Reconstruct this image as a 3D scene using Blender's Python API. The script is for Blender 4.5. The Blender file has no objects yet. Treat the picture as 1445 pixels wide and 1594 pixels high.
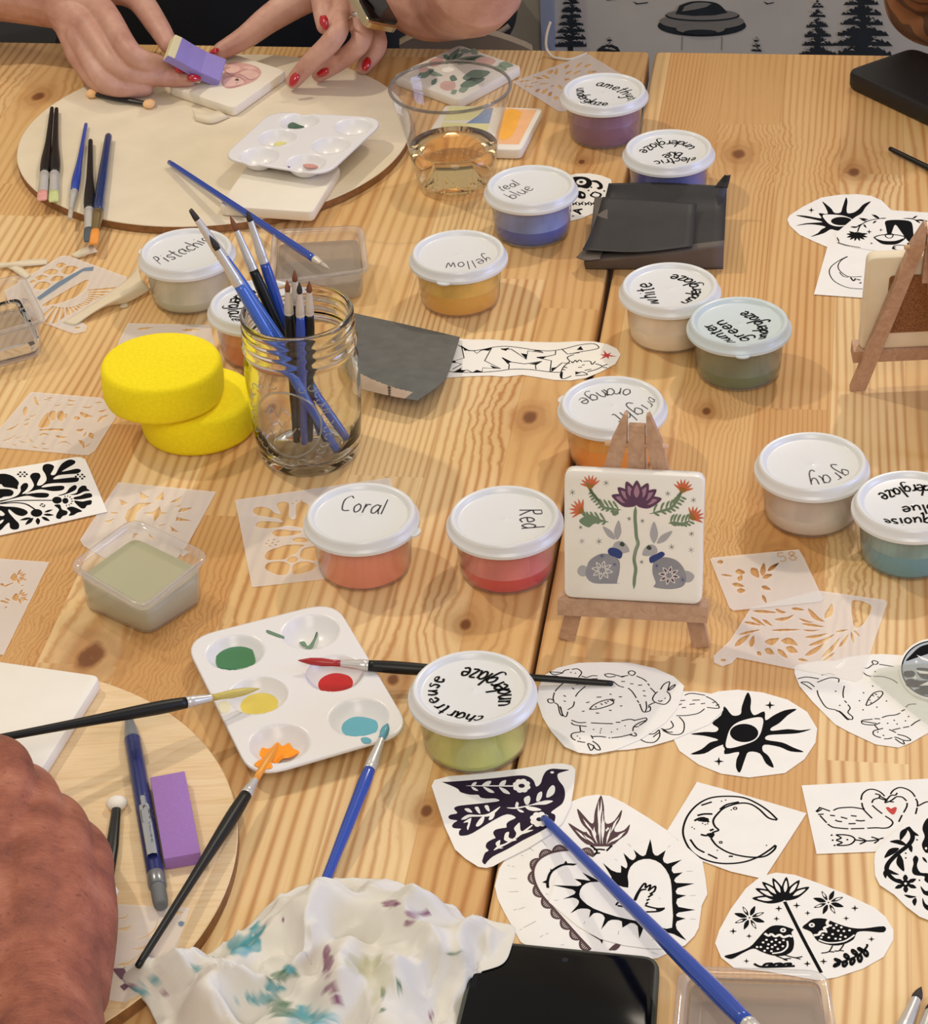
import bpy, bmesh, math, random
from mathutils import Vector, Matrix, noise
from mathutils.geometry import tessellate_polygon
random.seed(7)
PI = math.pi
scene = bpy.context.scene
COL = scene.collection

# ------------------------------------------------------------------ camera
CAM_H = 0.9204                    # camera height above the table top (table top is z = 0)
FOC, IW, IH = 3840.0, 1445.0, 1594.0
PITCH, ROLL = math.radians(34.07), math.radians(3.19)
C0 = Vector((0, 0, CAM_H))
_c, _s = math.cos(ROLL), math.sin(ROLL)
FWD = Vector((0, math.cos(PITCH), -math.sin(PITCH)))
DWN = Vector((0, -math.sin(PITCH), -math.cos(PITCH)))
RGT = Vector((1, 0, 0))
R_I = _c * RGT + _s * DWN
D_I = -_s * RGT + _c * DWN
cam_data = bpy.data.cameras.new('camera')
cam = bpy.data.objects.new('camera', cam_data)
COL.objects.link(cam)
m3 = Matrix((R_I, -D_I, -FWD)).transposed()
cam.matrix_world = Matrix.Translation(C0) @ m3.to_4x4()
cam_data.sensor_fit = 'HORIZONTAL'
cam_data.sensor_width = 36.0
cam_data.lens = FOC / IW * 36.0
cam_data.clip_start = 0.05
scene.camera = cam
cam_data.dof.use_dof = False

# ------------------------------------------------------------------ world, lamps, exposure
scene.view_settings.view_transform = 'Standard'
scene.view_settings.look = 'None'
scene.view_settings.gamma = 1.0
scene.view_settings.use_curve_mapping = False
scene.view_settings.exposure = -0.08
w = bpy.data.worlds.new('room_light')
scene.world = w
w.use_nodes = True
w.node_tree.nodes['Background'].inputs[0].default_value = (1.0, 0.93, 0.83, 1)
w.node_tree.nodes['Background'].inputs[1].default_value = 0.47

def lamp(name, loc, target, size, power, color, shape='DISK', size_y=None, spread=None):
    l = bpy.data.lights.new(name, 'AREA')
    l.shape = shape; l.size = size
    if size_y: l.size_y = size_y
    l.energy = power; l.color = color
    if spread: l.spread = spread
    o = bpy.data.objects.new(name, l)
    COL.objects.link(o)
    o.location = loc
    d = (Vector(target) - Vector(loc)).normalized()
    o.rotation_euler = d.to_track_quat('-Z', 'Y').to_euler()
    return o
WARM = (1.0, 0.89, 0.73)
lamp('ceiling_spot', (1.00, 2.90, 2.10), (0.05, 1.40, 0), 0.09, 19, WARM)
lamp('ceiling_spot', (-1.25, 2.35, 2.10), (0.0, 1.35, 0), 0.11, 19, WARM)
lamp('front_fill', (0.1, -0.5, 1.75), (0.0, 1.45, 0), 1.1, 21, (1.0, .90, .77))  # added soft fill behind the camera, lifts the shaded fronts; no real fixture
lamp('wall_fill', (0.6, 2.45, 1.5), (0.5, 2.9, -.3), 0.3, 3.0, WARM)  # added unseen fill that brightens the back wall
lamp('window_daylight', (2.6, 0.9, 0.75), (0.2, 1.45, 0), 1.1, 34, (0.38, 0.50, 1.0), 'RECTANGLE', 1.0)

# ------------------------------------------------------------------ geometry helpers
def P(px, py, z=0.0):
    """the point at height z that the photograph shows at px, py"""
    a = (px - IW / 2) / FOC; b = (py - IH / 2) / FOC
    d = FWD + a * R_I + b * D_I
    return C0 + d * ((z - CAM_H) / d.z)

def S(c):
    """sRGB hex -> linear"""
    if isinstance(c, str):
        c = c.lstrip('#'); c = [int(c[i:i + 2], 16) / 255 for i in (0, 2, 4)]
    return tuple((x / 12.92 if x <= 0.04045 else ((x + 0.055) / 1.055) ** 2.4) for x in c)

def smooth_path(pts, sub=5, closed=False):
    """Catmull-Rom through 2D or 3D tuples"""
    n = len(pts)
    if n < 3 and not closed: return [tuple(p) for p in pts]
    out = []
    rng = range(n if closed else n - 1)
    for i in rng:
        p0 = pts[(i - 1) % n] if closed or i > 0 else pts[0]
        p1 = pts[i]; p2 = pts[(i + 1) % n]
        p3 = pts[(i + 2) % n] if closed or i + 2 < n else pts[-1]
        for k in range(sub):
            t = k / sub
            out.append(tuple(0.5 * ((2 * b) + (-a + c) * t + (2 * a - 5 * b + 4 * c - d) * t * t + (-a + 3 * b - 3 * c + d) * t ** 3)
                             for a, b, c, d in zip(p0, p1, p2, p3)))
    if not closed: out.append(tuple(pts[-1]))
    return out

class MB:
    """collects shapes in world space and links them as ONE mesh object"""
    def __init__(s): s.v = []; s.f = []; s.m = []; s.sm = []
    def add(s, vs, fs, mi=0, sm=True):
        o = len(s.v); s.v += [Vector(v) for v in vs]
        for f in fs:
            s.f.append([i + o for i in f]); s.m.append(mi); s.sm.append(sm)
        return s
    def fill(s, outer, holes=(), mi=0, up=True):
        """flat filled outline (list of Vector), holes allowed"""
        polys = [[Vector(p) for p in outer]] + [[Vector(p) for p in h] for h in holes]
        vs = [p for q in polys for p in q]
        tris = tessellate_polygon(polys)
        fs = []
        for t in tris:
            a, b, c = (vs[i] for i in t)
            nz = (b - a).cross(c - a).z
            fs.append(t if (nz > 0) == up else t[::-1])
        return s.add(vs, fs, mi, False)
    def prism(s, outer, h, holes=(), mi=0, side=None):
        """outline raised by h (vector or height) from its own z"""
        hv = Vector(h) if not isinstance(h, (int, float)) else Vector((0, 0, h))
        outer = [Vector(p) for p in outer]; holes = [[Vector(p) for p in q] for q in holes]
        s.fill([p + hv for p in outer], [[p + hv for p in q] for q in holes], mi, True)
        s.fill(outer, holes, mi, False)
        for q in [outer] + holes:
            n = len(q); vs = q + [p + hv for p in q]
            s.add(vs, [(i, (i + 1) % n, n + (i + 1) % n, n + i) for i in range(n)], mi if side is None else side, False)
        return s
    def loft(s, loops, mi=0, cap0=True, cap1=True, sm=True, mis=None):
        n = len(loops[0]); vs = [p for l in loops for p in l]; fs = []
        for k in range(len(loops) - 1):
            q = [(k * n + i, k * n + (i + 1) % n, (k + 1) * n + (i + 1) % n, (k + 1) * n + i) for i in range(n)]
            o = len(s.v)
            fs += q
        base = len(s.v)
        s.add(vs, fs, mi, sm)
        if mis:
            st = len(s.m) - len(fs)
            for k in range(len(loops) - 1):
                for i in range(n): s.m[st + k * n + i] = mis[k]
        if cap0: s.f.append([base + i for i in range(n)][::-1]); s.m.append(mis[0] if mis else mi); s.sm.append(False)
        if cap1: s.f.append([base + (len(loops) - 1) * n + i for i in range(n)]); s.m.append(mis[-1] if mis else mi); s.sm.append(False)
        return s
    def lathe(s, prof, c=(0, 0, 0), n=48, mi=0, cap0=False, cap1=False, mis=None):
        c = Vector(c)
        loops = [[c + Vector((r * math.cos(2 * PI * i / n), r * math.sin(2 * PI * i / n), z)) for i in range(n)] for r, z in prof]
        return s.loft(loops, mi, cap0, cap1, True, mis)
    def tube(s, pts, rad, n=10, mi=0, caps=True, flat=1.0, upv=None):
        pts = [Vector(p) for p in pts]
        if isinstance(rad, (int, float)): rad = [rad] * len(pts)
        loops = []; prev = None
        for i, p in enumerate(pts):
            t = (pts[min(i + 1, len(pts) - 1)] - pts[max(i - 1, 0)]).normalized()
            if prev is None:
                a = Vector(upv) if upv else (Vector((0, 0, 1)) if abs(t.z) < .9 else Vector((1, 0, 0)))
            else: a = prev
            a = (a - t * a.dot(t)).normalized(); prev = a
            b = t.cross(a)
            loops.append([p + rad[i] * (flat * math.sin(2 * PI * k / n) * a + math.cos(2 * PI * k / n) * b) for k in range(n)])
        return s.loft(loops, mi, caps, caps)
    def ribbon(s, pts, w, mi=0, taper=0.0):
        """flat stroke lying in the surface of its points (all near one z)"""
        pts = [Vector(p) for p in pts]; n = len(pts)
        if n < 2: return s
        vs = []
        for i, p in enumerate(pts):
            t = pts[min(i + 1, n - 1)] - pts[max(i - 1, 0)]
            nrm = Vector((-t.y, t.x, 0))
            nrm = nrm.normalized() if nrm.length > 1e-9 else Vector((1, 0, 0))
            k = 1.0
            if taper: 
                u = i / (n - 1); k = max(0.12, min(1, u / taper, (1 - u) / taper))
            vs += [p + nrm * w * k / 2, p - nrm * w * k / 2]
        return s.add(vs, [(2 * i, 2 * i + 1, 2 * i + 3, 2 * i + 2) for i in range(n - 1)], mi, False)
    def box(s, c, dx, dy, dz, mi=0):
        """box about centre c with half-extent vectors"""
        c, dx, dy, dz = map(Vector, (c, dx, dy, dz))
        vs = [c + sx * dx + sy * dy + sz * dz for sx in (-1, 1) for sy in (-1, 1) for sz in (-1, 1)]
        fs = [(0, 1, 3, 2), (4, 6, 7, 5), (0, 4, 5, 1), (2, 3, 7, 6), (0, 2, 6, 4), (1, 5, 7, 3)]
        return s.add(vs, fs, mi, False)
    def build(s, name, mats, parent=None, loc=None, auto=None):
        me = bpy.data.meshes.new(name)
        if parent is not None:
            org = parent['_w'] if '_w' in parent else None
            org = Vector(org)
        elif loc is not None: org = Vector(loc)
        else:
            xs = [v.x for v in s.v]; ys = [v.y for v in s.v]; zs = [v.z for v in s.v]
            org = Vector(((min(xs) + max(xs)) / 2, (min(ys) + max(ys)) / 2, min(zs)))
        me.from_pydata([v - org for v in s.v], [], s.f)
        if not isinstance(mats, (list, tuple)): mats = [mats]
        for m in mats: me.materials.append(m)
        me.polygons.foreach_set('material_index', s.m)
        me.polygons.foreach_set('use_smooth', s.sm)
        bm = bmesh.new(); bm.from_mesh(me)
        bmesh.ops.remove_doubles(bm, verts=bm.verts, dist=1e-6)
        bmesh.ops.recalc_face_normals(bm, faces=bm.faces)
        bm.to_mesh(me); bm.free()
        me.update()
        if auto is not None:
            try: me.set_sharp_from_angle(angle=math.radians(auto))
            except Exception: pass
        o = bpy.data.objects.new(name, me); COL.objects.link(o)
        ORG[o.name] = org
        if parent is not None: o.parent = parent
        else: o.location = org
        o['_w'] = tuple(org)
        return o
ORG = {}

def tag(o, label, cat, group=None, kind=None):
    o['label'] = label; o['category'] = cat
    if group: o['group'] = group
    if kind: o['kind'] = kind
    return o
def thing(name, label, cat, loc, group=None):
    o = bpy.data.objects.new(name, None); COL.objects.link(o)
    o.empty_display_size = 0.02
    o.location = loc; o['_w'] = tuple(loc)
    return tag(o, label, cat, group)
def structure(o): o['kind'] = 'structure'; return o

def rrect(quad, r, k=5):
    """rounded outline of a quad (4 Vectors, counter-clockwise)"""
    out = []; n = len(quad)
    for i in range(n):
        p = quad[i]; a = quad[i - 1]; b = quad[(i + 1) % n]
        u = (a - p).normalized(); v = (b - p).normalized()
        ang = u.angle(v); t = r / math.tan(ang / 2)
        t = min(t, (a - p).length * .49, (b - p).length * .49)
        s0 = p + u * t; e0 = p + v * t
        for j in range(k + 1):
            w_ = j / k
            q = (1 - w_) ** 2 * s0 + 2 * w_ * (1 - w_) * p + w_ * w_ * e0
            out.append(q)
    return out
def inset(loop, d):
    c = sum(loop, Vector()) / len(loop)
    n = len(loop); out = []
    for i in range(n):
        t = (loop[(i + 1) % n] - loop[i - 1]); nr = Vector((-t.y, t.x, 0))
        nr = nr.normalized() if nr.length > 1e-9 else (c - loop[i]).normalized()
        out.append(loop[i] + nr * d)
    return out
def slab(mb, quad, z0, z1, r=0.006, bev=0.002, mi=0):
    """rounded, softly bevelled flat block over a ccw quad"""
    base = [Vector((p[0], p[1], 0)) for p in quad]
    A = sum((base[i].x * base[(i + 1) % len(base)].y - base[(i + 1) % len(base)].x * base[i].y) for i in range(len(base)))
    if A < 0: base = base[::-1]
    L = rrect(base, r)
    def at(d, z): return [Vector((p.x, p.y, z)) for p in inset(L, d)]
    loops = [at(bev, z0), at(bev * .3, z0 + bev * .3), at(0, z0 + bev), at(0, z1 - bev), at(bev * .3, z1 - bev * .3), at(bev, z1)]
    return mb.loft(loops, mi)

# ------------------------------------------------------------------ materials
MATS = {}
class NT:
    """small helper to write node graphs"""
    def __init__(s, name):
        s.m = bpy.data.materials.new(name); s.m.use_nodes = True
        s.t = s.m.node_tree; s.n = s.t.nodes; s.l = s.t.links
        s.bsdf = s.n['Principled BSDF']; s.out = s.n['Material Output']
    def node(s, typ, **kw):
        n = s.n.new(typ)
        for k, v in kw.items(): setattr(n, k, v)
        return n
    def put(s, sock, v):
        if hasattr(v, 'is_output'): s.l.new(v, sock)
        elif isinstance(v, (tuple, list)) and len(v) == 3 and sock.type == 'RGBA': sock.default_value = (*v, 1)
        else: sock.default_value = v
    def math(s, op, a, b=0.0, c=None, clamp=False):
        n = s.node('ShaderNodeMath', operation=op); n.use_clamp = clamp
        s.put(n.inputs[0], a); s.put(n.inputs[1], b)
        if c is not None: s.put(n.inputs[2], c)
        return n.outputs[0]
    def comb(s, x, y, z=0.0):
        n = s.node('ShaderNodeCombineXYZ')
        for i, v in enumerate((x, y, z)): s.put(n.inputs[i], v)
        return n.outputs[0]
    def coord(s, scale=(1, 1, 1), which='Object'):
        tc = s.node('ShaderNodeTexCoord'); mp = s.node('ShaderNodeMapping')
        s.l.new(tc.outputs[which], mp.inputs[0]); mp.inputs['Scale'].default_value = scale
        return mp.outputs[0]
    def noise(s, vec, scale, detail=3, rough=.5, dist=0.0):
        n = s.node('ShaderNodeTexNoise')
        s.put(n.inputs['Vector'], vec); s.put(n.inputs['Scale'], scale)
        n.inputs['Detail'].default_value = detail; n.inputs['Roughness'].default_value = rough; n.inputs['Distortion'].default_value = dist
        return n.outputs[0]
    def ramp(s, fac, stops):
        n = s.node('ShaderNodeValToRGB'); s.put(n.inputs[0], fac)
        e = n.color_ramp.elements
        while len(e) < len(stops): e.new(0.5)
        for el, (p, c) in zip(e, stops):
            el.position = p; el.color = (*c, 1) if len(c) == 3 else c
        return n.outputs[0]
    def mix(s, fac, a, b, blend='MIX'):
        n = s.node('ShaderNodeMix', data_type='RGBA', blend_type=blend)
        s.put(n.inputs[0], fac); s.put(n.inputs[6], a); s.put(n.inputs[7], b)
        return n.outputs[2]
    def bump(s, h, strength=.3, dist=.001):
        n = s.node('ShaderNodeBump'); s.put(n.inputs['Height'], h)
        n.inputs['Strength'].default_value = strength; n.inputs['Distance'].default_value = dist
        s.l.new(n.outputs[0], s.bsdf.inputs['Normal']); return n.outputs[0]
    def set(s, **kw):
        for k, v in kw.items(): s.put(s.bsdf.inputs[k.replace('_', ' ')], v)
        return s
def mat(name, color, rough=.5, metal=0.0, var=0.0, vscale=60, bump=0.0, bscale=400, coat=0.0, sss=0.0, spec=None, ndist=.0005):
    if name in MATS: return MATS[name]
    t = NT(name); c = S(color)
    t.set(Roughness=rough, Metallic=metal)
    if spec is not None: t.set(Specular_IOR_Level=spec)
    if var:
        v = t.noise(t.coord(), vscale, 4)
        t.set(Base_Color=t.ramp(v, [(0.3, tuple(x * (1 - var) for x in c)), (0.7, tuple(min(1, x * (1 + var)) for x in c))]))
    else: t.set(Base_Color=c)
    if bump: t.bump(t.noise(t.coord(), bscale, 4), bump, ndist)
    if coat: t.set(Coat_Weight=coat, Coat_Roughness=.08)
    if sss:
        t.set(Subsurface_Weight=sss, Subsurface_Radius=(.004, .002, .0012)); t.bsdf.inputs['Subsurface Scale'].default_value = 1.0
    MATS[name] = t.m; return t.m
def clear(name, tint=(1, 1, 1), haze=0.0, hazecol=(.9, .9, .9), rough=.05, gloss=1.0, edge=0.0, ior=1.45, bump=0.0, bscale=200, bdist=.0005, trl=.4):
    """thin see-through plastic or glass: see-through tint + haze, with a Fresnel gloss"""
    if name in MATS: return MATS[name]
    t = NT(name)
    tr = t.node('ShaderNodeBsdfTransparent'); tr.inputs[0].default_value = (*tint, 1)
    df = t.node('ShaderNodeBsdfDiffuse'); df.inputs[0].default_value = (*hazecol, 1)
    tl = t.node('ShaderNodeBsdfTranslucent'); tl.inputs[0].default_value = (*hazecol, 1)
    dm = t.node('ShaderNodeMixShader'); dm.inputs[0].default_value = trl
    t.l.new(df.outputs[0], dm.inputs[1]); t.l.new(tl.outputs[0], dm.inputs[2])
    mx = t.node('ShaderNodeMixShader')
    if edge:
        lw = t.node('ShaderNodeLayerWeight'); lw.inputs[0].default_value = .35
        f = t.math('MULTIPLY_ADD', lw.outputs['Facing'], edge, haze, clamp=True); t.l.new(f, mx.inputs[0])
    else: mx.inputs[0].default_value = haze
    t.l.new(tr.outputs[0], mx.inputs[1]); t.l.new(dm.outputs[0], mx.inputs[2])
    gl = t.node('ShaderNodeBsdfGlossy'); gl.inputs['Roughness'].default_value = rough
    fr = t.node('ShaderNodeLayerWeight'); fr.inputs[0].default_value = .5
    f0 = ((ior - 1) / (ior + 1)) ** 2
    fm = t.math('MULTIPLY', t.math('MULTIPLY_ADD', t.math('POWER', fr.outputs['Facing'], 4.0), 1 - f0, f0), gloss, clamp=True)
    if bump:
        bn = t.node('ShaderNodeBump'); bn.inputs['Strength'].default_value = bump; bn.inputs['Distance'].default_value = bdist
        t.l.new(t.noise(t.coord(), bscale, 3), bn.inputs['Height'])
        t.l.new(bn.outputs[0], gl.inputs['Normal']); t.l.new(bn.outputs[0], fr.inputs['Normal'])
    m2 = t.node('ShaderNodeMixShader'); t.l.new(fm, m2.inputs[0])
    t.l.new(mx.outputs[0], m2.inputs[1]); t.l.new(gl.outputs[0], m2.inputs[2])
    t.l.new(m2.outputs[0], t.out.inputs[0]); t.n.remove(t.bsdf)
    MATS[name] = t.m; return t.m
def glass(name, color=(1, 1, 1), ior=1.45, rough=0.0, bump=0.0, bscale=90, bdist=.001):
    if name in MATS: return MATS[name]
    t = NT(name); t.set(Base_Color=color, Roughness=rough, IOR=ior, Transmission_Weight=1.0)
    if bump: t.bump(t.noise(t.coord(), bscale, 2), bump, bdist)
    MATS[name] = t.m; return t.m
M_PAPER = mat('white_paper', '#eeebe6', .75, var=.02)
M_INK = mat('black_ink', '#0a0a0d', .8, spec=.12)
# ------------------------------------------------------------------ the setting: tables, floor, wall
SEAM = P(1016, 80); SEAM2 = P(760, 1400)
EY = (SEAM - SEAM2); EY.z = 0; EY.normalize()
EX = Vector((EY.y, -EY.x, 0))
TABLE_ANG = math.atan2(EX.y, EX.x)
def to_table(px, py):
    d = P(px, py) - SEAM
    return d.dot(EX), d.dot(EY)

def pine(name, offset, knots, tone=1.0):
    t = NT(name)
    tc = t.node('ShaderNodeTexCoord'); sp = t.node('ShaderNodeSeparateXYZ')
    t.l.new(tc.outputs['Object'], sp.inputs[0]); X, Y = sp.outputs[0], sp.outputs[1]
    W_, L_ = 0.052, 0.75
    i = t.math('FLOOR', t.math('DIVIDE', t.math('ADD', X, offset), W_))
    wn = t.node('ShaderNodeTexWhiteNoise', noise_dimensions='1D'); t.l.new(i, wn.inputs['W'])
    yy = t.math('ADD', Y, t.math('MULTIPLY', wn.outputs[0], 7.3))
    j = t.math('FLOOR', t.math('DIVIDE', yy, L_))
    w2 = t.node('ShaderNodeTexWhiteNoise', noise_dimensions='2D'); t.l.new(t.comb(i, j), w2.inputs['Vector'])
    rs = t.node('ShaderNodeSeparateColor'); t.l.new(w2.outputs['Color'], rs.inputs[0])
    ra, rb, rc = rs.outputs
    xs = X; core = 0.0; halo = 0.0
    wob = t.math('MULTIPLY_ADD', t.noise(t.coord((90, 60, 60)), 1.0, 3), 1.6, .25)
    for kx, ky, r in knots:
        u = t.math('SUBTRACT', X, kx); v = t.math('MULTIPLY', t.math('SUBTRACT', Y, ky), .62)
        d2 = t.math('MULTIPLY', t.math('ADD', t.math('MULTIPLY', u, u), t.math('MULTIPLY', v, v)), wob)
        g = t.math('EXPONENT', t.math('MULTIPLY', d2, -1 / (2.4 * r) ** 2))
        xs = t.math('SUBTRACT', xs, t.math('MULTIPLY', t.math('MULTIPLY', u, g), .85))
        c = t.math('EXPONENT', t.math('MULTIPLY', d2, -1 / (.55 * r) ** 2))
        core = t.math('MAXIMUM', core, c); halo = t.math('MAXIMUM', halo, g)
    off = t.comb(t.math('MULTIPLY', ra, 9.0), t.math('MULTIPLY', rb, 9.0), t.math('MULTIPLY', rc, 9.0))
    va = t.node('ShaderNodeVectorMath', operation='ADD'); t.l.new(t.comb(t.math('MULTIPLY', xs, 9), t.math('MULTIPLY', Y, 1.5)), va.inputs[0]); t.l.new(off, va.inputs[1])
    n1 = t.noise(va.outputs[0], 1.0, 2, .4)
    fr_ = t.math('MULTIPLY_ADD', t.math('MULTIPLY', rb, rb), 1250.0, 620.0)
    ph = t.math('ADD', t.math('MULTIPLY', xs, fr_), t.math('MULTIPLY', n1, t.math('MULTIPLY_ADD', ra, 46.0, 10.0)))
    ring = t.math('MULTIPLY_ADD', t.math('SINE', ph), .5, .5)
    ring = t.math('POWER', ring, 2.6)
    fib = t.noise(t.comb(t.math('MULTIPLY', X, 900), t.math('MULTIPLY', Y, 14)), 1.0, 3, .6)
    broad = t.noise(t.comb(t.math('MULTIPLY', xs, 22), t.math('MULTIPLY', Y, 2.2), t.math('MULTIPLY', rc, 20)), 1.0, 3, .55)
    lt = S('#dcb683'); md = S('#d3a86d'); dk = S('#a5652f')
    base = t.ramp(rc, [(0.0, S('#ca9a60')), (.25, S('#dcb47a')), (.5, S('#e9cb98')), (.75, S('#e0bc84')), (1.0, S('#d0a26a'))])
    col = t.mix(t.math('MULTIPLY', ring, t.math('MULTIPLY_ADD', broad, .9, .02, clamp=True)), base, md)
    col = t.mix(t.math('MULTIPLY', ring, t.math('MULTIPLY_ADD', t.math('SUBTRACT', broad, .32, clamp=True), 1.7, .10, clamp=True)), col, dk)
    col = t.mix(t.math('MULTIPLY', t.math('SUBTRACT', broad, .48, clamp=True), 1.2, clamp=True), col, S('#c08a4e'))
    col = t.mix(t.math('MULTIPLY', t.math('SUBTRACT', fib, .5, clamp=True), .55), col, dk)
    edge = t.math('ABSOLUTE', t.math('SUBTRACT', t.math('FRACT', t.math('DIVIDE', t.math('ADD', X, offset), W_)), .5))
    em = t.math('MULTIPLY', t.math('GREATER_THAN', edge, .492), .22)
    col = t.mix(em, col, dk)
    col = t.mix(t.math('MULTIPLY', halo, .38), col, S('#b27a42'))
    kn = t.math('MULTIPLY_ADD', t.noise(t.coord((60, 60, 60)), 3.0, 3), 1.2, .55, clamp=True); core = t.math('MULTIPLY', t.math('SUBTRACT', core, .30, clamp=True), 2.6, clamp=True)
    kr = t.math('MULTIPLY_ADD', t.math('SINE', t.math('MULTIPLY', halo, 34.0)), .5, .5)
    col = t.mix(t.math('MULTIPLY', t.math('SUBTRACT', halo, .62, clamp=True), 1.4, clamp=True), col, t.mix(kr, S('#8f5c30'), S('#b58048')))
    col = t.mix(t.math('MULTIPLY', core, kn, clamp=True), col, t.mix(kr, S('#5a321a'), S('#7c4c28')))
    t.set(Base_Color=col, Roughness=t.math('MULTIPLY_ADD', ring, .1, .42))
    t.set(Specular_IOR_Level=.35)
    t.bump(t.math('ADD', t.math('MULTIPLY', ring, .4), fib), .12, .0004)
    MATS[name] = t.m
    return t.m
KN_PX = [(825, 650, .011), (1150, 240, .012), (665, 1262, .007), (140, 1022, .018), (612, 1058, .008), (906, 252, .006),
         (1330, 268, .010), (1215, 872, .014), (725, 972, .008), (60, 150, .012), (420, 640, .010), (1100, 640, .007)]
kn = [(*to_table(a, b), r) for a, b, r in KN_PX]
M_PINE_L = pine('pine_panel_light', 3.011, [k for k in kn if k[0] < .02])
M_PINE_R = pine('pine_panel_knotty', 5.027, [k for k in kn if k[0] > -.02])
M_PINE_LEG = mat('pine_leg', '#caa06a', .5, var=.08, vscale=20)

def wl(x, y, z): return SEAM + EX * x + EY * y + Vector((0, 0, z))
def make_table(label, x0f, x0n, x1, mtop):
    """pine table; its far edge lies at y = 0, its seam edge runs from x0f (far) to x0n (near)"""
    root = bpy.data.objects.new('pine_table', None); COL.objects.link(root)
    root.location = (SEAM.x, SEAM.y, -.75); root.rotation_euler = (0, 0, TABLE_ANG)
    tag(root, label, 'table', 'pine tables pushed together'); root['_w'] = (0, 0, -.75)
    q = [Vector((x0f, 0, 0)), Vector((x1, 0, 0)), Vector((x1, -1.75, 0)), Vector((x0n, -1.75, 0))]
    b = MB(); slab(b, q, -.027, 0, .006, .0022); o = b.build('tabletop', mtop, root)
    xa, xb = sorted((x0f, x1))
    for fx, fy in ((xa + .07, -.07), (xb - .07, -.07), (xa + .07, -1.68), (xb - .07, -1.68)):
        l = MB()
        l.box((fx, fy, -.3885), (.03, 0, 0), (0, .03, 0), (0, 0, .3615)); l.build('leg', M_PINE_LEG, root)
    a = MB()
    a.box(((xa + xb) / 2, -.06, -.065), ((xb - xa) / 2 - .1, 0, 0), (0, .011, 0), (0, 0, .038))

    a.build('apron', M_PINE_LEG, root)
    return root
make_table('long pine table left of the seam, carrying the jar of brushes and round boards', -.0028, -.0006, -.86, M_PINE_L)
make_table('long pine table right of the seam, carrying the paper cut-outs and easels', .0028, .0006, .80, M_PINE_R)

# floor
t = NT('dark_floor'); t.set(Base_Color=t.ramp(t.noise(t.coord((1, 6, 1)), 3, 4), [(.3, S('#2d2926')), (.7, S('#3b3530'))]), Roughness=.6)
b = MB(); b.box((0, 1.5, -.76), (3.2, 0, 0), (0, 3.0, 0), (0, 0, .01)); structure(b.build('floor', t.m))

# back wall with its printed woodland and flying saucer
WALL_D = 0.80                                   # behind the far table edge, parallel to it
WN = EY
def PW(px, py):
    a = (px - IW / 2) / FOC; b_ = (py - IH / 2) / FOC
    d = FWD + a * R_I + b_ * D_I
    w0 = SEAM + EY * (WALL_D - .0006)
    return C0 + d * ((w0 - C0).dot(WN) / d.dot(WN))
t = NT('grey_wallpaper'); t.set(Base_Color=t.ramp(t.noise(t.coord(), 14, 4), [(.3, S('#b9b0a2')), (.7, S('#c2b9aa'))]), Roughness=.8)
M_WALL = t.m; M_MURAL = mat('mural_ink', '#1b2023', .8, var=.3, vscale=40); M_MURAL2 = mat('mural_grey', '#7d776d', .8)
wallb = MB()
c = SEAM + EY * (WALL_D + .05)
wallb.box(c + Vector((0, 0, .55)), EX * 3.0, EY * .05, (0, 0, 1.3))
def wfill(pts, mi=1, lift=0.0):
    v = [PW(*p) - WN * lift for p in pts]
    wallb.add(v, [list(range(len(v)))], mi, False)
def wtri(pts, mi=1, lift=0.0):
    """concave outline on the wall, filled"""
    v = [PW(*p) - WN * lift for p in pts]
    flat = [Vector((q.dot(EX), q.z, 0)) for q in v]
    wallb.add(v, tessellate_polygon([flat]), mi, False)
def ell(cx, cy, rx, ry, n=28, a0=0, a1=2 * PI):
    return [(cx + rx * math.cos(a0 + (a1 - a0) * i / n), cy + ry * math.sin(a0 + (a1 - a0) * i / n)) for i in range(n if a1 - a0 > 6.2 else n + 1)]
wtri(ell(1093, 40, 69, 17), 1)
wtri(ell(1093, 33, 66, 13), 2, .0006)
wtri(ell(1094, 24, 58, 9), 1, .0009)
wtri(ell(1094, 22, 56, 8.5), 2, .0012)
wtri([(1052, 21)] + smooth_path([(1058, 8), (1075, 2), (1096, 1), (1118, 5), (1133, 19)]) + [(1112, 23), (1080, 24)], 1, .0015)
wtri([(1062, 17)] + smooth_path([(1066, 9), (1080, 4), (1097, 3), (1108, 5)]) + [(1100, 10), (1082, 14)], 2, .0018)
wtri(ell(1091, 44, 38, 8), 2, .0018)
wtri(ell(1091, 49, 26, 4), 1, .0021)
for a, b_ in (((1062, 57), (1061, 78)), ((1124, 57), (1123, 78))):
    wtri([(a[0], a[1]), (a[0] + 1.2, a[1]), (b_[0] + 1.2, b_[1]), b_], 2)
rt = random.Random(5)
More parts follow.
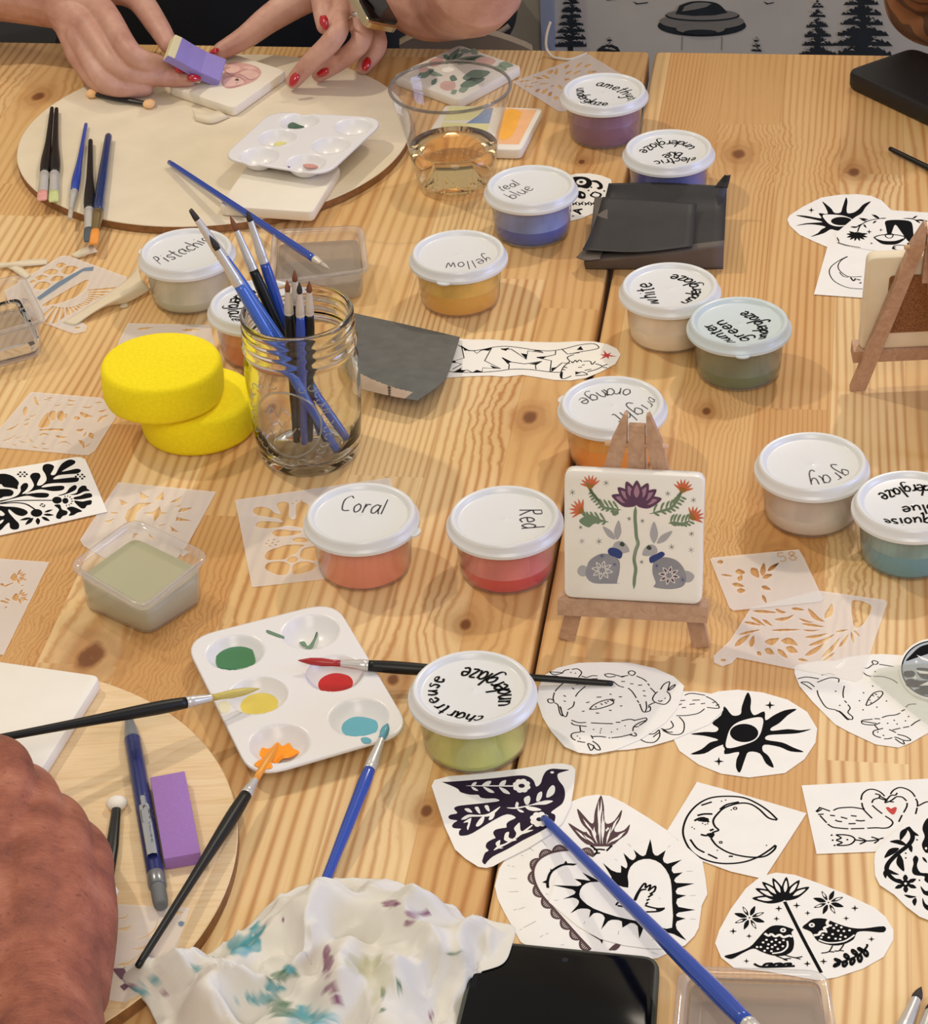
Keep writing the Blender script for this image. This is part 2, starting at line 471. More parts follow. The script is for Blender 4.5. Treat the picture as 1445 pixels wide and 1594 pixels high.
def pine_tree(cx, top, bot, hw, tiers):
    for k in range(tiers):
        y0 = top + (bot - top) * (k / tiers) * .93; y1 = top + (bot - top) * ((k + 1.25) / tiers)
        w0 = hw * (.16 + .84 * (k + 1) / tiers)
        pts = [(cx, y0)]
        nn = 5
        for q in range(nn + 1):
            f = q / nn; pts.append((cx + w0 * f ** .9 * (1 + rt.uniform(-.1, .1)), y0 + (y1 - y0) * (.35 + .65 * f) + rt.uniform(-1, 2)))
            if q < nn: pts.append((cx + w0 * (f + .08), y0 + (y1 - y0) * (.25 + .6 * f)))
        for q in range(nn, -1, -1):
            f = q / nn
            pts.append((cx - w0 * f ** .9 * (1 + rt.uniform(-.1, .1)), y0 + (y1 - y0) * (.35 + .65 * f) + rt.uniform(-1, 2)))
            if q > 0: pts.append((cx - w0 * (f - .08), y0 + (y1 - y0) * (.2 + .6 * f)))
        wtri(pts, 1, .0002 * k)
        for s_ in (-1, 1):
            for q in range(2):
                x = cx + s_ * w0 * rt.uniform(.15, .7); y = y0 + (y1 - y0) * rt.uniform(.5, .8)
                wtri([(x - 4, y), (x + 1, y - 2.6), (x + 5, y + 1), (x + 1, y - .6)], 0, .0002 * tiers + .0003)
pine_tree(1273, -6, 82, 30, 6)
pine_tree(1342, -60, 82, 50, 9)
pine_tree(890, -40, 68, 26, 10)
wtri([(884, 60), (884, 90), (893, 90), (892, 60)], 1)
for x, y in ((949, 62), (1178, 62)): pine_tree(x, y - 8, y + 16, 9, 3)
wtri([(930, 77), (938, 71), (952, 69), (962, 73), (966, 80), (930, 82)], 1, .0003)
for x0, y0, x1 in ((985, 4, 1010), (1188, 4, 1206), (940, -2, 962)): wtri([(x0, y0 - 2), (x0 + 8, y0 + 1), (x1, y0 - 1), (x1 - 2, y0 + 1), (x0 + 6, y0 + 3)], 1)
structure(wallb.build('wall_back', [M_WALL, M_MURAL, M_MURAL2]))
# pale upright trim beside the mural
b = MB(); e0 = PW(846, 40); e1 = PW(864, 40)
b.box(Vector(((e0.x + e1.x) / 2, (e0.y + e1.y) / 2, .3)) - EY * .012, EX * ((e1 - e0).length / 2), EY * .012, (0, 0, 1.05)); structure(b.build('trim_1', mat('blue_grey_paint', '#8f96a8', .5)))
# ------------------------------------------------------------------ handwriting: single-stroke letters (x right, y up, x-height 1)
G = {
 'a': (.95, [[(.8, .85), (.45, 1), (.08, .6), (.2, .1), (.55, .1), (.82, .7)], [(.84, 1), (.8, .4), (.98, .02)]]),
 'b': (.85, [[(.15, 1.8), (.12, .05)], [(.12, .5), (.45, .95), (.8, .6), (.6, .08), (.14, .1)]]),
 'c': (.8, [[(.78, .82), (.45, 1), (.08, .55), (.3, .05), (.75, .15)]]),
 'd': (.9, [[(.75, .75), (.4, .9), (.08, .45), (.35, .05), (.75, .4)], [(.8, 1.8), (.78, .02)]]),
 'e': (.85, [[(.1, .5), (.75, .58), (.6, .98), (.2, .85), (.08, .4), (.35, .02), (.8, .18)]]),
 'f': (.6, [[(.6, 1.7), (.3, 1.6), (.28, .0)], [(.05, .95), (.55, .95)]]),
 'g': (.95, [[(.8, .85), (.4, 1), (.08, .55), (.35, .1), (.78, .5)], [(.82, .98), (.8, -.4), (.45, -.85), (.1, -.55)]]),
 'h': (.85, [[(.12, 1.8), (.1, .0)], [(.12, .55), (.45, .98), (.72, .7), (.75, .0)]]),
 'i': (.35, [[(.15, .95), (.17, .0)], [(.15, 1.35), (.19, 1.4)]]),
 'l': (.35, [[(.15, 1.8), (.16, .0)]]),
 'm': (1.3, [[(.1, 1), (.1, .0)], [(.1, .6), (.4, .98), (.6, .7), (.6, .0)], [(.6, .6), (.9, .98), (1.12, .7), (1.15, .0)]]),
 'n': (.85, [[(.1, 1), (.1, .0)], [(.1, .55), (.42, .98), (.7, .7), (.74, .0)]]),
 'o': (.85, [[(.45, 1), (.1, .6), (.3, .04), (.7, .25), (.72, .75), (.42, 1)]]),
 'q': (.95, [[(.8, .85), (.4, 1), (.08, .55), (.35, .1), (.78, .5)], [(.82, .98), (.8, -.7), (1., -.5)]]),
 'r': (.65, [[(.1, 1), (.1, .0)], [(.1, .55), (.32, .95), (.62, .92)]]),
 's': (.75, [[(.68, .85), (.35, 1), (.15, .72), (.6, .35), (.5, .03), (.08, .12)]]),
 't': (.6, [[(.3, 1.6), (.28, .1), (.5, .0)], [(.02, 1.02), (.6, 1.06)]]),
 'u': (.9, [[(.1, 1), (.12, .25), (.4, .02), (.72, .4)], [(.76, 1), (.74, .25), (.88, .0)]]),
 'v': (.8, [[(.08, 1), (.38, .02), (.74, 1)]]),
 'w': (1.2, [[(.08, 1), (.25, .05), (.55, .8), (.8, .05), (1.1, 1)]]),
 'x': (.8, [[(.1, 1), (.7, 0)], [(.7, 1), (.1, 0)]]),
 'y': (.85, [[(.1, 1), (.2, .35), (.5, .2), (.75, .6)], [(.8, 1), (.7, -.3), (.4, -.8), (.1, -.6)]]),
 'z': (.8, [[(.1, .98), (.7, .98), (.12, .04), (.75, .04)]]),
 'C': (1.1, [[(1.0, 1.45), (.6, 1.75), (.12, 1.1), (.25, .15), (.95, .12)]]),
 'R': (1.1, [[(.15, 1.7), (.12, .0)], [(.12, 1.65), (.75, 1.6), (.75, 1.05), (.2, .85), (.95, .0)]]),
 'P': (1.05, [[(.2, 1.7), (.12, .0)], [(.14, 1.6), (.8, 1.6), (.8, .95), (.18, .8)]]),
 '5': (.8, [[(.7, 1.6), (.2, 1.6), (.15, .95), (.6, .95), (.7, .4), (.4, .0), (.1, .15)]]),
 '8': (.85, [[(.45, .9), (.15, 1.3), (.45, 1.65), (.72, 1.3), (.45, .9), (.1, .45), (.42, .0), (.75, .45), (.45, .9)]]),
 '.': (.4, [[(.1, .0), (.2, .05)]]), '-': (.6, [[(.1, .5), (.5, .5)]]), '/': (.6, [[(.1, 0), (.5, 1.6)]]),
 ' ': (.5, []),
}
def write(mb, text, path, h, wid, mi=1, jit=.05, rnd=random.Random(3)):
    """letters strung along a path of points; h = x-height; up is to the left of the reading direction"""
    pts = [Vector(p) for p in smooth_path([tuple(p) for p in path], 8)]
    cum = [0.0]
    for a, b in zip(pts, pts[1:]): cum.append(cum[-1] + (b - a).length)
    def at(sv):
        sv = max(0, min(cum[-1] * .9999, sv))
        for i in range(len(cum) - 1):
            if cum[i + 1] >= sv: break
        f = (sv - cum[i]) / max(1e-9, cum[i + 1] - cum[i])
        t = (pts[i + 1] - pts[i]).normalized()
        return pts[i].lerp(pts[i + 1], f), t
    tot = sum(G[ch][0] + .15 for ch in text)
    sx = cum[-1] / tot; x = 0.0
    for ch in text:
        wd, strokes = G[ch]
        base, t = at((x + wd / 2) * sx)
        nrm = Vector((-t.y, t.x, 0))
        dy = rnd.uniform(-jit, jit) * h; k = 1 + rnd.uniform(-jit, jit)
        for st in strokes:
            q = [base + t * ((px - wd / 2) * sx) + nrm * (py * h * k + dy) for px, py in smooth_path(st, 5)]
            mb.ribbon(q, wid, mi)
        x += wd + .15

# ------------------------------------------------------------------ paint tubs with snap-on lids
M_LID = mat('white_lid_plastic', '#dcdddd', .28, spec=.5)
M_LIDB = mat('pale_blue_lid_plastic', '#c9d5d9', .28, spec=.5)
M_MARK = mat('marker_black', '#08080a', .7, spec=.15)
M_MARKP = mat('marker_violet_black', '#2c2338', .6)
M_MARKG = mat('marker_grey', '#47454a', .6)
M_TUBW = clear('milky_tub_plastic', (.98, .98, .98), .10, (.96, .96, .96), .10, .9, trl=.15)
LR, LH = .0375, .0425            # lid radius, height of a closed tub
def tub_center(L, Rr, T):
    xm = (L + Rr) / 2
    a = P(xm, T, LH); c = P(xm, T + .27 * (Rr - L), .036)
    return Vector((c.x, a.y - .887 * LR, 0))
def lidpath(pts): return [P(x, y, .0396) + Vector((0, 0, 0)) for x, y in pts]
def lively(h):
    """the wet paint's own colour, a little stronger than first noted"""
    c = [int(h[i:i + 2], 16) for i in (1, 3, 5)]; m = sum(c) / 3
    return '#' + ''.join('%02x' % int(max(0, min(250, (m + (v - m) * 1.08) * 1.15))) for v in c)
def paint_tub(label, L, Rr, T, paint, film, level, writing, mark=M_MARK, wid=.0011, tab=None, lid=M_LID, smear=.5):
    c = tub_center(L, Rr, T)
    root = thing('paint_tub', label, 'paint tub', c, 'round paint tubs with snap-on lids')
    b = MB()
    b.lathe([(.0004, .0008), (.0280, .0008), (.0292, .0016), (.0300, .004), (.0326, .0345), (.0338, .0352)], c, 56)
    b.build('container', [M_TUBW], root)
    # paint: a settled pool, and the coat it leaves on the inside wall
    paint, film = lively(paint), lively(film)
    pm = mat('paint_' + paint, paint, .3, var=.03); fm = film_mat('film_' + film, film, smear)
    b = MB(); zr = lambda z: .0294 + (.0027) * z / .0345
    lv = .003 + level * .031
    b.lathe([(.0003, .0022), (.0280, .0022), (.0291, .004), (zr(lv), lv), (zr(lv) - .001, lv + .0002), (.0003, lv)], c, 48, 0)
    if level < .93: b.lathe([(zr(lv), lv), (zr(.0338), .0338)], c, 48, 1)
    b.build('paint', [pm, fm], root)
    b = MB()
    b.lathe([(.0340, .0330), (.0366, .0334), (.0375, .0342), (.0374, .0362), (.0366, .0372), (.0358, .0380), (.0352, .0405), (.0346, .0420), (.0338, .0426), (.0324, .0426),
             (.0314, .0420), (.0306, .0404), (.0298, .0396), (.0288, .0394), (.0060, .0394), (.0022, .0394), (.0012, .0396), (.0002, .0397)], c, 64)
    if tab:
        d = (P(tab[0], tab[1], .034) - (c + Vector((0, 0, .034)))); d.z = 0; d.normalize(); n = Vector((-d.y, d.x, 0))
        e = c + d * .0372 + Vector((0, 0, .0345))
        lp = [e + d * (.0035 * math.cos(a)) + n * (.0052 * math.sin(a)) for a in [i * PI / 8 - PI / 2 for i in range(9)]]
        b.prism(lp, .0012)
    n0 = len(b.v)
    for text, path, h in writing:
        write(b, text, [c + (v - c) * .95 + Vector((0, 0, .05 * v.z)) for v in lidpath(path)], h * 1.38, wid, 1)
    for v in b.v[n0:]:
        r_ = math.hypot(v.x - c.x, v.y - c.y)
        if r_ > .0235: k = (.0235 + (r_ - .0235) * .5) / r_; v.x = c.x + (v.x - c.x) * k; v.y = c.y + (v.y - c.y) * k
    b.build('lid', [lid, mark], root, auto=35)
    return root
def film_mat(name, color, cover):
    """thin uneven coat of paint on clear plastic"""
    if name in MATS: return MATS[name]
    t = NT(name)
    n = t.noise(t.coord((1, 1, .5)), 60, 3, .5)
    f = t.ramp(n, [(.35, (cover,) * 3), (.62, (min(1, cover + .3),) * 3)])
    t.set(Base_Color=S(color), Roughness=.35, Alpha=f)
    MATS[name] = t.m; return t.m
TUBS = [
 ('small tub of purple paint marked amethyst underglaze, farthest back of the tubs', 872, 1010, 113.8, '#6f4660', '#7d5878', .55,
  [('amethyst', [(926, 132), (944, 136), (964, 143), (986, 160)], .0052), ('underglaze', [(893, 137), (898, 152), (914, 163), (946, 167)], .0048)], M_MARK, .0012, None, M_LID, .75),
 ('small tub of deep blue paint marked electric blue underglaze, behind the black paper stack', 968.5, 1113.8, 201.6, '#2b3f8c', '#42529a', .5,
  [('underglaze', [(1086, 229), (1066, 219), (1035, 218), (1012, 223), (990, 236)], .0048), ('blue', [(1066, 238), (1047, 236), (1027, 243)], .0046), ('electric', [(1090, 246), (1055, 246), (1014, 252)], .0046)], M_MARK, .0012, None, M_LID, .7),
 ('small tub of blue paint with its white lid marked teal blue, beside the clear cup', 753.5, 900.2, 257.3, '#1f3f8c', '#6e82b4', .36,
  [('teal', [(779, 298), (812, 286)], .0046), ('blue', [(797, 311), (834, 293)], .0050)], M_MARKG, .0008, None, M_LID, .7),
 ('small tub of mustard yellow paint, its white lid marked yellow upside down', 637, 790.5, 358.4, '#c2922a', '#cda744', .5,
  [('yellow', [(764, 398), (735, 406), (689, 410)], .0056)], M_MARKP, .0007, (690, 443), M_LID, .75),
 ('small tub of white paint marked white underglaze, leaning against the hunter green tub', 962.8, 1122, 408.9, '#cfc3ae', '#d8cdbb', .45,
  [('white', [(1026, 475), (1019, 456), (1010, 438)], .0058), ('underglaze', [(1070, 476), (1091, 464), (1092, 445), (1076, 432), (1046, 425)], .0046)], M_MARK, .0014, None, M_LID, .85),
 ('small tub of dark green paint with a pale blue lid marked hunter green underglaze', 1067.4, 1232.5, 462.5, '#4e5e3a', '#66715a', .3,
  [('hunter', [(1145, 537), (1122, 516), (1101, 502)], .0046), ('green', [(1171, 530), (1145, 512), (1123, 496)], .0046), ('underglaze', [(1200, 531), (1196, 508), (1180, 492), (1160, 482)], .0046)], M_MARK, .0014, (1157, 562), M_LIDB, .8),
 ('small tub of light grey paint with a blank-looking white lid marked gray', 1170.6, 1354.6, 673.2, '#bfb4a8', '#c4bab0', .35,
  [('gray', [(1316, 728), (1292, 739), (1256, 743)], .0066)], M_MARKG, .0009, None, M_LID, .8),
 ('small tub of turquoise paint marked turquoise blue underglaze, at the right picture edge', 1322, 1509, 733, '#4f8390', '#84a5a5', .5,
  [('underglaze', [(1478, 758), (1440, 752), (1400, 756), (1361, 768)], .0052), ('blue', [(1456, 784), (1400, 789)], .0042), ('turquoise', [(1492, 806), (1430, 806), (1367, 810)], .0044)], M_MARK, .0014, None, M_LID, .55),
 ('small tub of salmon pink paint, its white lid marked Coral', 473, 653.2, 752.6, '#cb7f68', '#d08f78', .9,
  [('Coral', [(527, 795), (562, 797), (600, 801)], .0074)], M_MARKP, .0009, (650, 832), M_LID, .9),
 ('small tub of red paint settled at the bottom, its white lid marked Red', 693.5, 877.6, 756.8, '#b12a2a', '#c77371', .32,
  [('Red', [(811, 792), (812, 826)], .0070)], M_MARKP, .0010, None, M_LID, .8),
 ('small tub of yellow green paint marked chartreuse underglaze, beside the filled palette', 633.2, 837.5, 1013.8, '#9a9d45', '#b5b866', .12,
  [('chartreuse', [(757, 1119), (725, 1112), (700, 1104), (683, 1092), (677, 1080), (681, 1068), (694, 1055)], .0056), ('underglaze', [(801, 1099), (798, 1075), (785, 1058), (764, 1045), (722, 1035)], .0056)], M_MARK, .0015, None, M_LID, .75),
 ('small tub of pale green grey paint, lid marked Pistachio, below the far round board', 216, 367, 356, '#a5a48d', '#bcb8a6', .22,
  [('Pistachio', [(243, 414), (275, 402), (307, 386), (334, 370)], .0062)], M_MARKP, .0009, (215, 392), M_LID, .8),
 ('small tub of amber paint with a white lid, half hidden behind the jar of brushes', 322, 482, 436, '#b0641d', '#bf7a35', .55,
  [('underglaze', [(392, 448), (366, 458), (352, 474), (356, 505)], .0056)], M_MARK, .0014, None, M_LID, .9),
 ('small tub of orange paint marked bright orange, behind the easel with the rabbit tile', 867, 1039, 586, '#de8c2a', '#e39c40', .55,
  [('orange', [(986, 604), (945, 604), (893, 622)], .0060), ('bright', [(1024, 614), (1000, 630), (949, 648)], .0064)], M_MARKG, .0009, (869, 622), M_LID, .85),
]
for a in TUBS: paint_tub(*a)
# ------------------------------------------------------------------ round boards, tiles, palettes, phone, pencils
M_PLY = mat('pale_plywood', '#e0d2b8', .6, var=.05, vscale=30)
t = NT('birch_plywood'); g = t.noise(t.coord((6, 60, 6)), 4, 4, .6, 1.0)
t.set(Base_Color=t.ramp(g, [(.3, S('#d9b98c')), (.5, S('#e3c79d')), (.75, S('#e8d0aa'))]), Roughness=.55); M_BIRCH = t.m
M_PLYEDGE = mat('plywood_edge', '#8a6038', .7, var=.25, vscale=200)
def round_board(label, c, r, z0, z1, top):
    b = MB(); c = Vector((c.x, c.y, 0))
    b.lathe([(.0005, z0), (r - .0006, z0), (r, z0 + .0005), (r, z1 - .0006), (r - .0006, z1), (.0005, z1)], c, 128, 0, True, True, [1, 1, 1, 0, 0])
    return tag(b.build('round_board', [top, M_PLYEDGE], auto=30), label, 'round board')
BZ = .0075; BZ2 = .009
CA, RA = Vector((-.1970, 1.9515, 0)), .1695
CB, RB = Vector((-.3090, 1.0350, 0)), .1735
round_board('large round plywood board at the far left, holding the tile being painted', CA, RA, .0003, BZ, M_PLY)
round_board('round birch board in the near left corner under the resting hand', CB, RB, .0003, BZ2, M_BIRCH)

# ---- square ceramic tiles
M_TILE = mat('chalky_bisque', '#e9e0cf', .55, var=.02, bump=.05)
M_TILEW = mat('bare_white_bisque', '#ebe6db', .6, var=.015, bump=.05)
def pts(px, z): return [P(x, y, z) for x, y in px]
def poly(px, z, sub=4, closed=True): return [P(x, y, z) for x, y in smooth_path(px, sub, closed)]
M_PK = [mat('glaze_pink', '#e0b9ae', .6, var=.1), mat('glaze_dusty_rose', '#cfa099', .6, var=.1), mat('glaze_sage', '#8fa792', .6, var=.1), mat('glaze_dark_sage', '#6f8a78', .6),
        mat('glaze_peach', '#f0b98a', .6, var=.08), mat('glaze_orange', '#f5b347', .6, var=.08), mat('glaze_lemon', '#e3e0a0', .6), mat('glaze_blue', '#6f8fbc', .6), mat('glaze_mauve', '#b58f93', .6)]
# tile being painted with a peony
b = MB(); z = BZ + .0095
slab(b, pts([(364, 83), (446, 109), (364, 168), (261, 133)], z), BZ + .0003, z, .006, .0018)
b.fill(poly([(352, 100), (372, 97), (398, 103), (407, 113), (398, 125), (376, 134), (355, 138), (345, 130), (348, 116)], z + .00005), (), 1)
for q in ([(347, 108), (360, 101), (374, 105), (368, 112), (353, 113)], [(374, 113), (388, 109), (402, 114), (398, 122), (382, 122)], [(348, 126), (360, 120), (372, 124), (366, 133), (352, 134)], [(366, 124), (376, 121), (380, 128), (370, 132)], [(378, 104), (392, 103), (400, 108), (388, 108)]):
    b.fill(poly(q, z + .0001), (), 2)
for q in ([(346, 104), (352, 112), (360, 116), (372, 112), (385, 107)], [(360, 119), (374, 116), (390, 124), (402, 118)], [(348, 122), (362, 118), (376, 122), (384, 130)], [(352, 136), (366, 135), (376, 131)]):
    b.ribbon(poly(q, z + .00015, 4, False), .0011, 3, .3)
tag(b.build('ceramic_tile', [M_TILE, M_PK[1], M_PK[0], mat('glaze_maroon', '#a8757a', .6)], auto=40), 'square tile with a half painted pink peony, held under the red nailed hand', 'tile')
# floral tile behind the clear cup
b = MB(); z = .0095
slab(b, pts([(715, 69), (813, 103), (715, 156), (611, 117)], z), .0003, z, .006, .0018)
def leaf(b, p, q, w, z, mi, bend=0.0):
    """leaf from px p to px q"""
    (x0, y0), (x1, y1) = p, q; dx, dy = x1 - x0, y1 - y0; L = math.hypot(dx, dy); nx, ny = -dy / L, dx / L
    mx, my = (x0 + x1) / 2 + nx * bend * L, (y0 + y1) / 2 + ny * bend * L
    b.fill(poly([(x0, y0), (x0 + .3 * (mx - x0) * 1.6 + nx * w * .8, y0 + .3 * (my - y0) * 1.6 + ny * w * .8), (mx + nx * w, my + ny * w), (x1, y1), (mx - nx * w, my - ny * w), (x0 + .48 * (mx - x0) - nx * w * .8, y0 + .48 * (my - y0) - ny * w * .8)], z, 3), (), mi)
for a in (((694, 100), (716, 75), 4, 3), ((704, 92), (722, 83), 3, 3), ((702, 98), (752, 86), 3, 3), ((712, 100), (756, 87), 3, 3), ((690, 86), (700, 92), 3, 3), ((733, 77), (744, 84), 4, 2), ((716, 79), (734, 80), 3, 2),
          ((776, 100), (800, 102), 4, 2), ((768, 106), (790, 108), 4, 2), ((650, 120), (676, 108), 5, 3), ((720, 122), (764, 112), 7, 3), ((716, 134), (756, 122), 5, 3), ((730, 128), (742, 122), 4, 3), ((700, 120), (712, 124), 4, 3), ((672, 132), (680, 122), 3, 3), ((702, 146), (712, 140), 3, 2), ((714, 142), (730, 136), 4, 2), ((664, 112), (690, 118), 3, 2)):
    leaf(b, a[0], a[1], a[2] * 1.25, z + .00006, a[3])
for q, mi in (([(668, 96), (680, 90), (690, 91), (686, 100), (672, 104)], 4), ([(740, 93), (756, 88), (772, 94), (764, 101), (748, 100)], 1), ([(686, 130), (694, 126), (708, 128), (708, 138), (696, 141), (686, 137)], 1), ([(652, 106), (664, 104), (666, 110), (656, 113)], 1)):
    b.fill(poly(q, z + .0001), (), mi)
tag(b.build('ceramic_tile', [M_TILEW, M_PK[0], M_PK[2], M_PK[3], M_PK[1]], auto=40), 'square white tile painted with green leaves and pink flowers, behind the clear cup', 'tile')
# sunrise tile
b = MB(); z = .0095
slab(b, pts([(693, 163), (846, 168), (812, 233), (652, 229)], z), .0003, z, .006, .0018)
b.fill(pts([(785, 169), (836, 171), (808, 225), (766, 224)], z + .00005), (), 1)
b.fill(poly([(788, 172), (802, 170), (812, 176), (808, 186), (804, 198), (796, 212), (782, 218), (776, 204)], z + .0001), (), 2)
b.fill(pts([(700, 166), (756, 166), (742, 186), (690, 188)], z + .00005), (), 3)
b.fill(pts([(757, 167), (768, 168), (762, 192), (726, 192), (744, 180)], z + .0001), (), 4)
b.fill(pts([(690, 190), (762, 193), (752, 222), (672, 222)], z + .00005), (), 3)
tag(b.build('ceramic_tile', [M_TILEW, M_PK[4], M_PK[5], M_PK[6], M_PK[7]], auto=40), 'square tile with an orange sunrise, partly behind the clear cup of amber drink', 'tile')
# tile under the far palette
b = MB(); slab(b, pts([(389, 250), (531, 258), (487, 330), (340, 320)], BZ + .0095), BZ + .0003, BZ + .0095, .006, .0018)
tag(b.build('ceramic_tile', [M_TILE], auto=40), 'blank cream tile on the far round board, under the empty paint palette', 'tile')
# blank tile near left
b = MB(); slab(b, pts([(157, 1051), (64, 1199), (-166, 1164), (-76, 1018)], BZ2 + .0095), BZ2 + .0003, BZ2 + .0095, .006, .0018)
tag(b.build('ceramic_tile', [M_TILEW], auto=40), 'blank white tile on the near round board, behind the resting hand', 'tile')

# ---- six-well palettes
M_PAL = mat('white_palette_plastic', '#e4e2e3', .3)
def glossy(name, col): return mat(name, col, .16, var=.05, coat=.3)
def palette(label, quad, wells, z, wr, depth, puddles, group='six-well paint palettes'):
    Q4 = pts(quad, z); c = sum(Q4, Vector()) / 4
    root = thing('paint_palette', label, 'palette', (c.x, c.y, z - depth - .0005), group)
    W = [P(x, y, z) for x, y in wells]
    A = sum((Q4[i].x * Q4[(i + 1) % 4].y - Q4[(i + 1) % 4].x * Q4[i].y) for i in range(4))
    if A < 0: Q4 = Q4[::-1]
    out = rrect(Q4, .020, 7)
    dense = []
    for i in range(len(out)):
        a, d = out[i], out[(i + 1) % len(out)]; k = max(1, int((d - a).length / .0022))
        dense += [a.lerp(d, j / k) for j in range(k)]
    def hgt(p):
        h = z
        for wc in W:
            d = math.hypot(p.x - wc.x, p.y - wc.y)
            if d < wr: h = z - depth * (1 - (d / wr) ** 2.6)
            elif d < wr + .0012: h = z + .0002
        return h
    N = 58; loops = []
    for k in range(N + 1):
        f = .01 + .99 * k / N
        loops.append([Vector((q.x, q.y, hgt(q))) for q in [c.lerp(p, f) for p in dense]])
    loops.append([Vector((p.x, p.y, z - .0016)) for p in inset(dense, -.0007)])
    b = MB(); b.loft(loops, 0, True, False)
    o = b.build('tray', [M_PAL], root)
    s = o.modifiers.new('thick', 'SOLIDIFY'); s.thickness = .0009; s.offset = -1
    for name, lab, px, zz, m, th in puddles:
        L = poly(px, zz, 4); A = sum((L[i].x * L[(i + 1) % len(L)].y - L[(i + 1) % len(L)].x * L[i].y) for i in range(len(L)))
        if A < 0: L = L[::-1]
        b = MB(); up = lambda l, h: [p + Vector((0, 0, h)) for p in l]
        b.loft([L, up(L, th * .6), up(inset(L, .0006), th), ], 0, True, True)
        p = b.build(name, [m], root); p['label'] = lab
    return root
GRN, RED_, YEL, TUR, ORA = glossy('wet_green_paint', '#3f7a52'), glossy('wet_red_paint', '#c01a20'), glossy('wet_yellow_paint', '#dcc75c'), glossy('wet_turquoise_paint', '#62a9bd'), glossy('wet_orange_paint', '#fb9a1c')
DRYG = mat('dried_green_paint', '#66876f', .5)
PZ = .0128
palette('six-well white palette in the foreground with wet green, red, yellow, blue and orange paint', [(287, 995), (520, 935.5), (640.5, 1138), (393, 1210)],
        [(366, 1015), (484, 983), (402, 1082), (521, 1048), (435, 1157), (559, 1116)], PZ, .0178, .0108, [
        ('paint_puddle', 'wet green paint', [(338, 1013), (346, 1006), (366, 1012), (388, 1006), (396, 1020), (398, 1040), (380, 1047), (358, 1048), (339, 1044), (336, 1028)], .0036, GRN, .0034),
        ('paint_puddle', 'wet red paint', [(484, 1066), (498, 1053), (524, 1048), (548, 1054), (556, 1064), (546, 1076), (524, 1082), (498, 1080)], .0042, RED_, .0006),
        ('paint_puddle', 'wet yellow paint', [(362, 1094), (384, 1074), (412, 1070), (432, 1076), (440, 1090), (430, 1106), (404, 1115), (376, 1114), (362, 1106)], .0048, YEL, .0006),
        ('paint_puddle', 'wet turquoise paint', [(526, 1135), (540, 1121), (556, 1116), (580, 1120), (594, 1128), (588, 1142), (562, 1147), (538, 1145)], .0044, TUR, .0006),
        ('paint_puddle', 'wet orange paint', [(394, 1164), (408, 1165), (420, 1167), (432, 1157), (440, 1163), (450, 1158), (456, 1166), (466, 1172), (452, 1180), (440, 1182), (430, 1190), (414, 1184), (402, 1178)], .0046, ORA, .0014),
        ('paint_smear', 'orange smear on the tray rim', [(396, 1190), (408, 1182), (420, 1186), (424, 1195), (412, 1198), (400, 1194)], PZ + .0001, ORA, .0006),
        ('paint_smear', 'dried green streak', [(416, 981), (430, 986), (442, 991), (441, 994), (428, 990), (416, 985)], PZ + .0001, DRYG, .0005),
        ('paint_smear', 'dried green streak', [(466, 1001), (474, 999), (480, 1006), (490, 992), (495, 979), (496, 981), (492, 996), (484, 1012), (474, 1014), (476, 1008)], .0042, DRYG, .0006),
        ('paint_smear', 'turquoise smear on the tray rim', [(562, 1150), (570, 1148), (578, 1152), (576, 1157), (566, 1157)], PZ + .0001, TUR, .0005),
        ('paint_smear', 'cream paint blob at the tray edge', [(340, 1098), (350, 1092), (360, 1098), (356, 1110), (344, 1112)], PZ - .0008, mat('wet_cream_paint', '#e2dcbe', .4), .0012)])
PZ2 = BZ + .0095 + .0114
palette('six-well white palette lying across the blank tile on the far round board', [(423, 174), (603, 183), (507, 272), (344, 246)],
        [(467, 188), (550, 197), (432, 214), (515, 226), (404, 242), (476, 253)], PZ2, .0160, .0108, [
        ('paint_smear', 'dab of dark green paint', [(449, 194), (456, 191), (466, 195), (474, 198), (464, 200), (450, 199)], PZ2 - .0062, mat('dried_dark_green', '#3f5f4b', .5), .0008),
        ('paint_smear', 'trace of yellow paint', [(426, 225), (434, 221), (446, 222), (440, 226), (430, 228)], PZ2 - .0062, mat('dried_yellow', '#d9d58c', .5), .0007),
        ('paint_smear', 'purple paint speck', [(452, 245), (456, 243), (460, 247), (457, 251), (453, 249)], PZ2 - .004, mat('dried_purple', '#5d4a6c', .5), .0007),
        ('paint_smear', 'purple paint speck', [(440, 252), (446, 254), (444, 258), (452, 260), (446, 262), (440, 258)], PZ2 - .002, mat('dried_purple', '#5d4a6c', .5), .0007),
        ('paint_smear', 'streaky red paint', [(472, 256), (480, 254), (490, 257), (502, 256), (496, 261), (482, 262), (474, 260)], PZ2 - .0075, mat('dried_red', '#c58d85', .5), .0009)])
